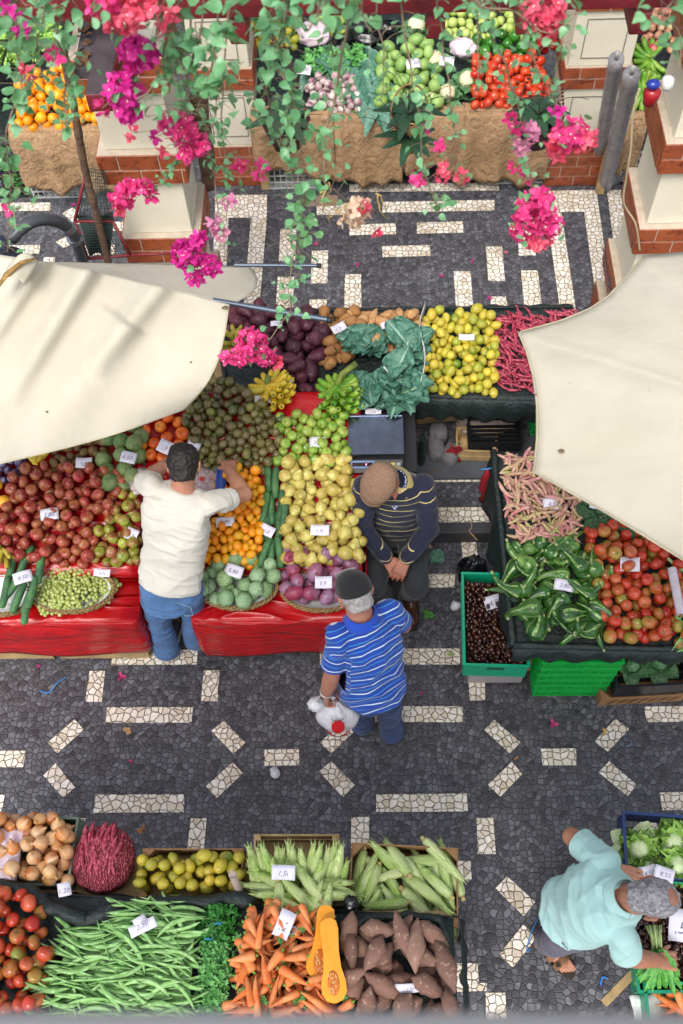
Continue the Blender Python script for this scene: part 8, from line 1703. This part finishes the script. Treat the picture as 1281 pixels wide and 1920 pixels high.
def string(lab, pts, z, hx, r=.0035):
    W = [P(x, y, z+.004+.012*abs(math.sin(i*1.7))) for i, (x, y) in enumerate(pts)]; mb = MB(); mb.tube([interp(W, k/50) for k in range(51)], r, 5); tag(mb.build('twine', simple('twine'+hx.strip('#'), hx, .6), None, True), lab, 'string')
string('bright blue twine on the paving at the left', [(124,1270),(108,1280),(92,1298),(75,1295),(88,1300)], 0, '#3a8fd8'); string('blue twine trailing behind the man in aqua', [(1018,1708),(1000,1740),(990,1770),(988,1785),(995,1778)], 0, '#3a8fd8', .003)
string('knotted blue twine on the paving below the sandal', [(1125,1845),(1132,1832),(1140,1836),(1130,1832),(1127,1848)], 0, '#2a7fd0', .003); string('beige twine lying over the dark step', [(878,975),(885,985),(881,996),(888,1005),(895,1013)], .135, '#b59a62', .003)
string('thin pale blue twine on the paving at the right', [(1170,1385),(1185,1392),(1175,1400),(1188,1395)], 0, '#6a8aa8', .002)
mb = MB(); a, b = P(965, 1424, .006), P(972, 1418, .006); mb.tube([a, b], .004, 8); tag(mb.build('cigarette_butt', simple('cigarette_paper', '#c98a4a', .7), None, True), 'cigarette butt beside the right octagon', 'cigarette butt')
# ================================================================ price cards
PBk = (PB[0]+.02, PB[1], PB[2])
for x, y, w_, h_, rz, txt, what, pl, lf in [
 (92,964,.10,.06,8,'2,80','the red apples',PA,.10),(158,868,.09,.055,0,'3,90','the kiwis',PA,.08),(240,857,.09,.06,-14,'6,50','the large custard apples',PA,.13),(310,838,.08,.07,-28,'4,90','the persimmons',PA,.09),(360,840,.08,.07,-22,'3,00','the passion fruits beside the left hand',PA,.09),
 (248,1002,.07,.06,-25,'2,50','the green-red apples',PA,.09),(422,978,.10,.05,6,'2,90','the mandarins',PA,.11),(502,995,.08,.055,-30,'9,00','the long green fruits',PA,.08),(596,829,.09,.055,0,'2,50','the green apples',PA,.09),(600,994,.10,.055,-3,'1,90','the pears',PA,.12),
 (42,1082,.10,.06,18,'8,50','the long green fruits at the left edge',(.74,2.3,.1),.06),(192,1074,.09,.04,-6,'3,50','the green grapes',(.70,2.3,.1),.04),(438,1070,.10,.06,-20,'5,90','the pale custard apples',(.74,2.3,.1),.06),(607,1092,.09,.06,0,'4,90','the mangoes',(.74,2.3,.1),.08),
 (518,606,.07,.03,0,'1,80','the purple sweet potatoes',PBk,.12),(635,615,.09,.05,32,'1,20','the brown potatoes',PBk,.10),(728,608,.09,.04,15,'1,90','the pale sweet potatoes',PBk,.10),(875,632,.09,.035,-2,'1,50','the lemons',PBk,.13),(734,684,.09,.035,45,'1,00','the collard leaves',PBk,.12),
 (700,771,.09,.035,0,'1,00','the collards above the scale',PBk,.07),(537,720,.07,.05,-5,'1,70','the ripe bananas, upper right one',PBk,.17),(493,749,.09,.045,0,'1,60','the ripe bananas, lower left one',PBk,.15),
 (1036,944,.10,.06,3,'4,50','the speckled beans',PC,.11),(1120,948,.08,.035,-12,'2,00','the broccoli',PC,.12),(1058,1097,.10,.055,-12,'2,80','the striped squashes',PC,.13),(1181,1058,.10,.07,-3,'1,50','the tomatoes',PC,.12),(926,1128,.105,.07,18,'4,50','the chestnuts in the turquoise crate',(.385,2.4,0),.02),
 (532,1636,.105,.06,-2,'1,50','the upright maize',(.72,1,0),.16),(120,1668,.06,.055,12,'1,20','the dark cloth below the onions',(.80,1,0),.06),(268,1738,.12,.045,25,'2,50','the flat green beans',PD,.12),(265,1732,.06,.06,32,'2,50','the flat green beans, upper torn one',PD,.13),
 (534,1733,.07,.11,-24,'1,20','the carrots',PD,.13),(768,1853,.12,.035,4,'1,50','the brown sweet potatoes',PD,.14),(1275,1735,.10,.13,-8,'4,50','the chestnuts beside the bending man',(.70,1,0),.06),(1003,740,.01,.01,0,'0','x',PC,0)][:-1]:
    card(x, y, pl, w_, h_, R(rz), txt, what, lift=lf)
for x, y, rz, what in ((775,118,10,'the chayotes of the far stall'),(838,115,-8,'the cauliflowers of the far stall'),(570,130,-10,'the turnips of the far stall')): card(x, y, (PK[0]+.02, PK[1], PK[2]), .10, .07, R(rz), '1,50', what, lift=.14)
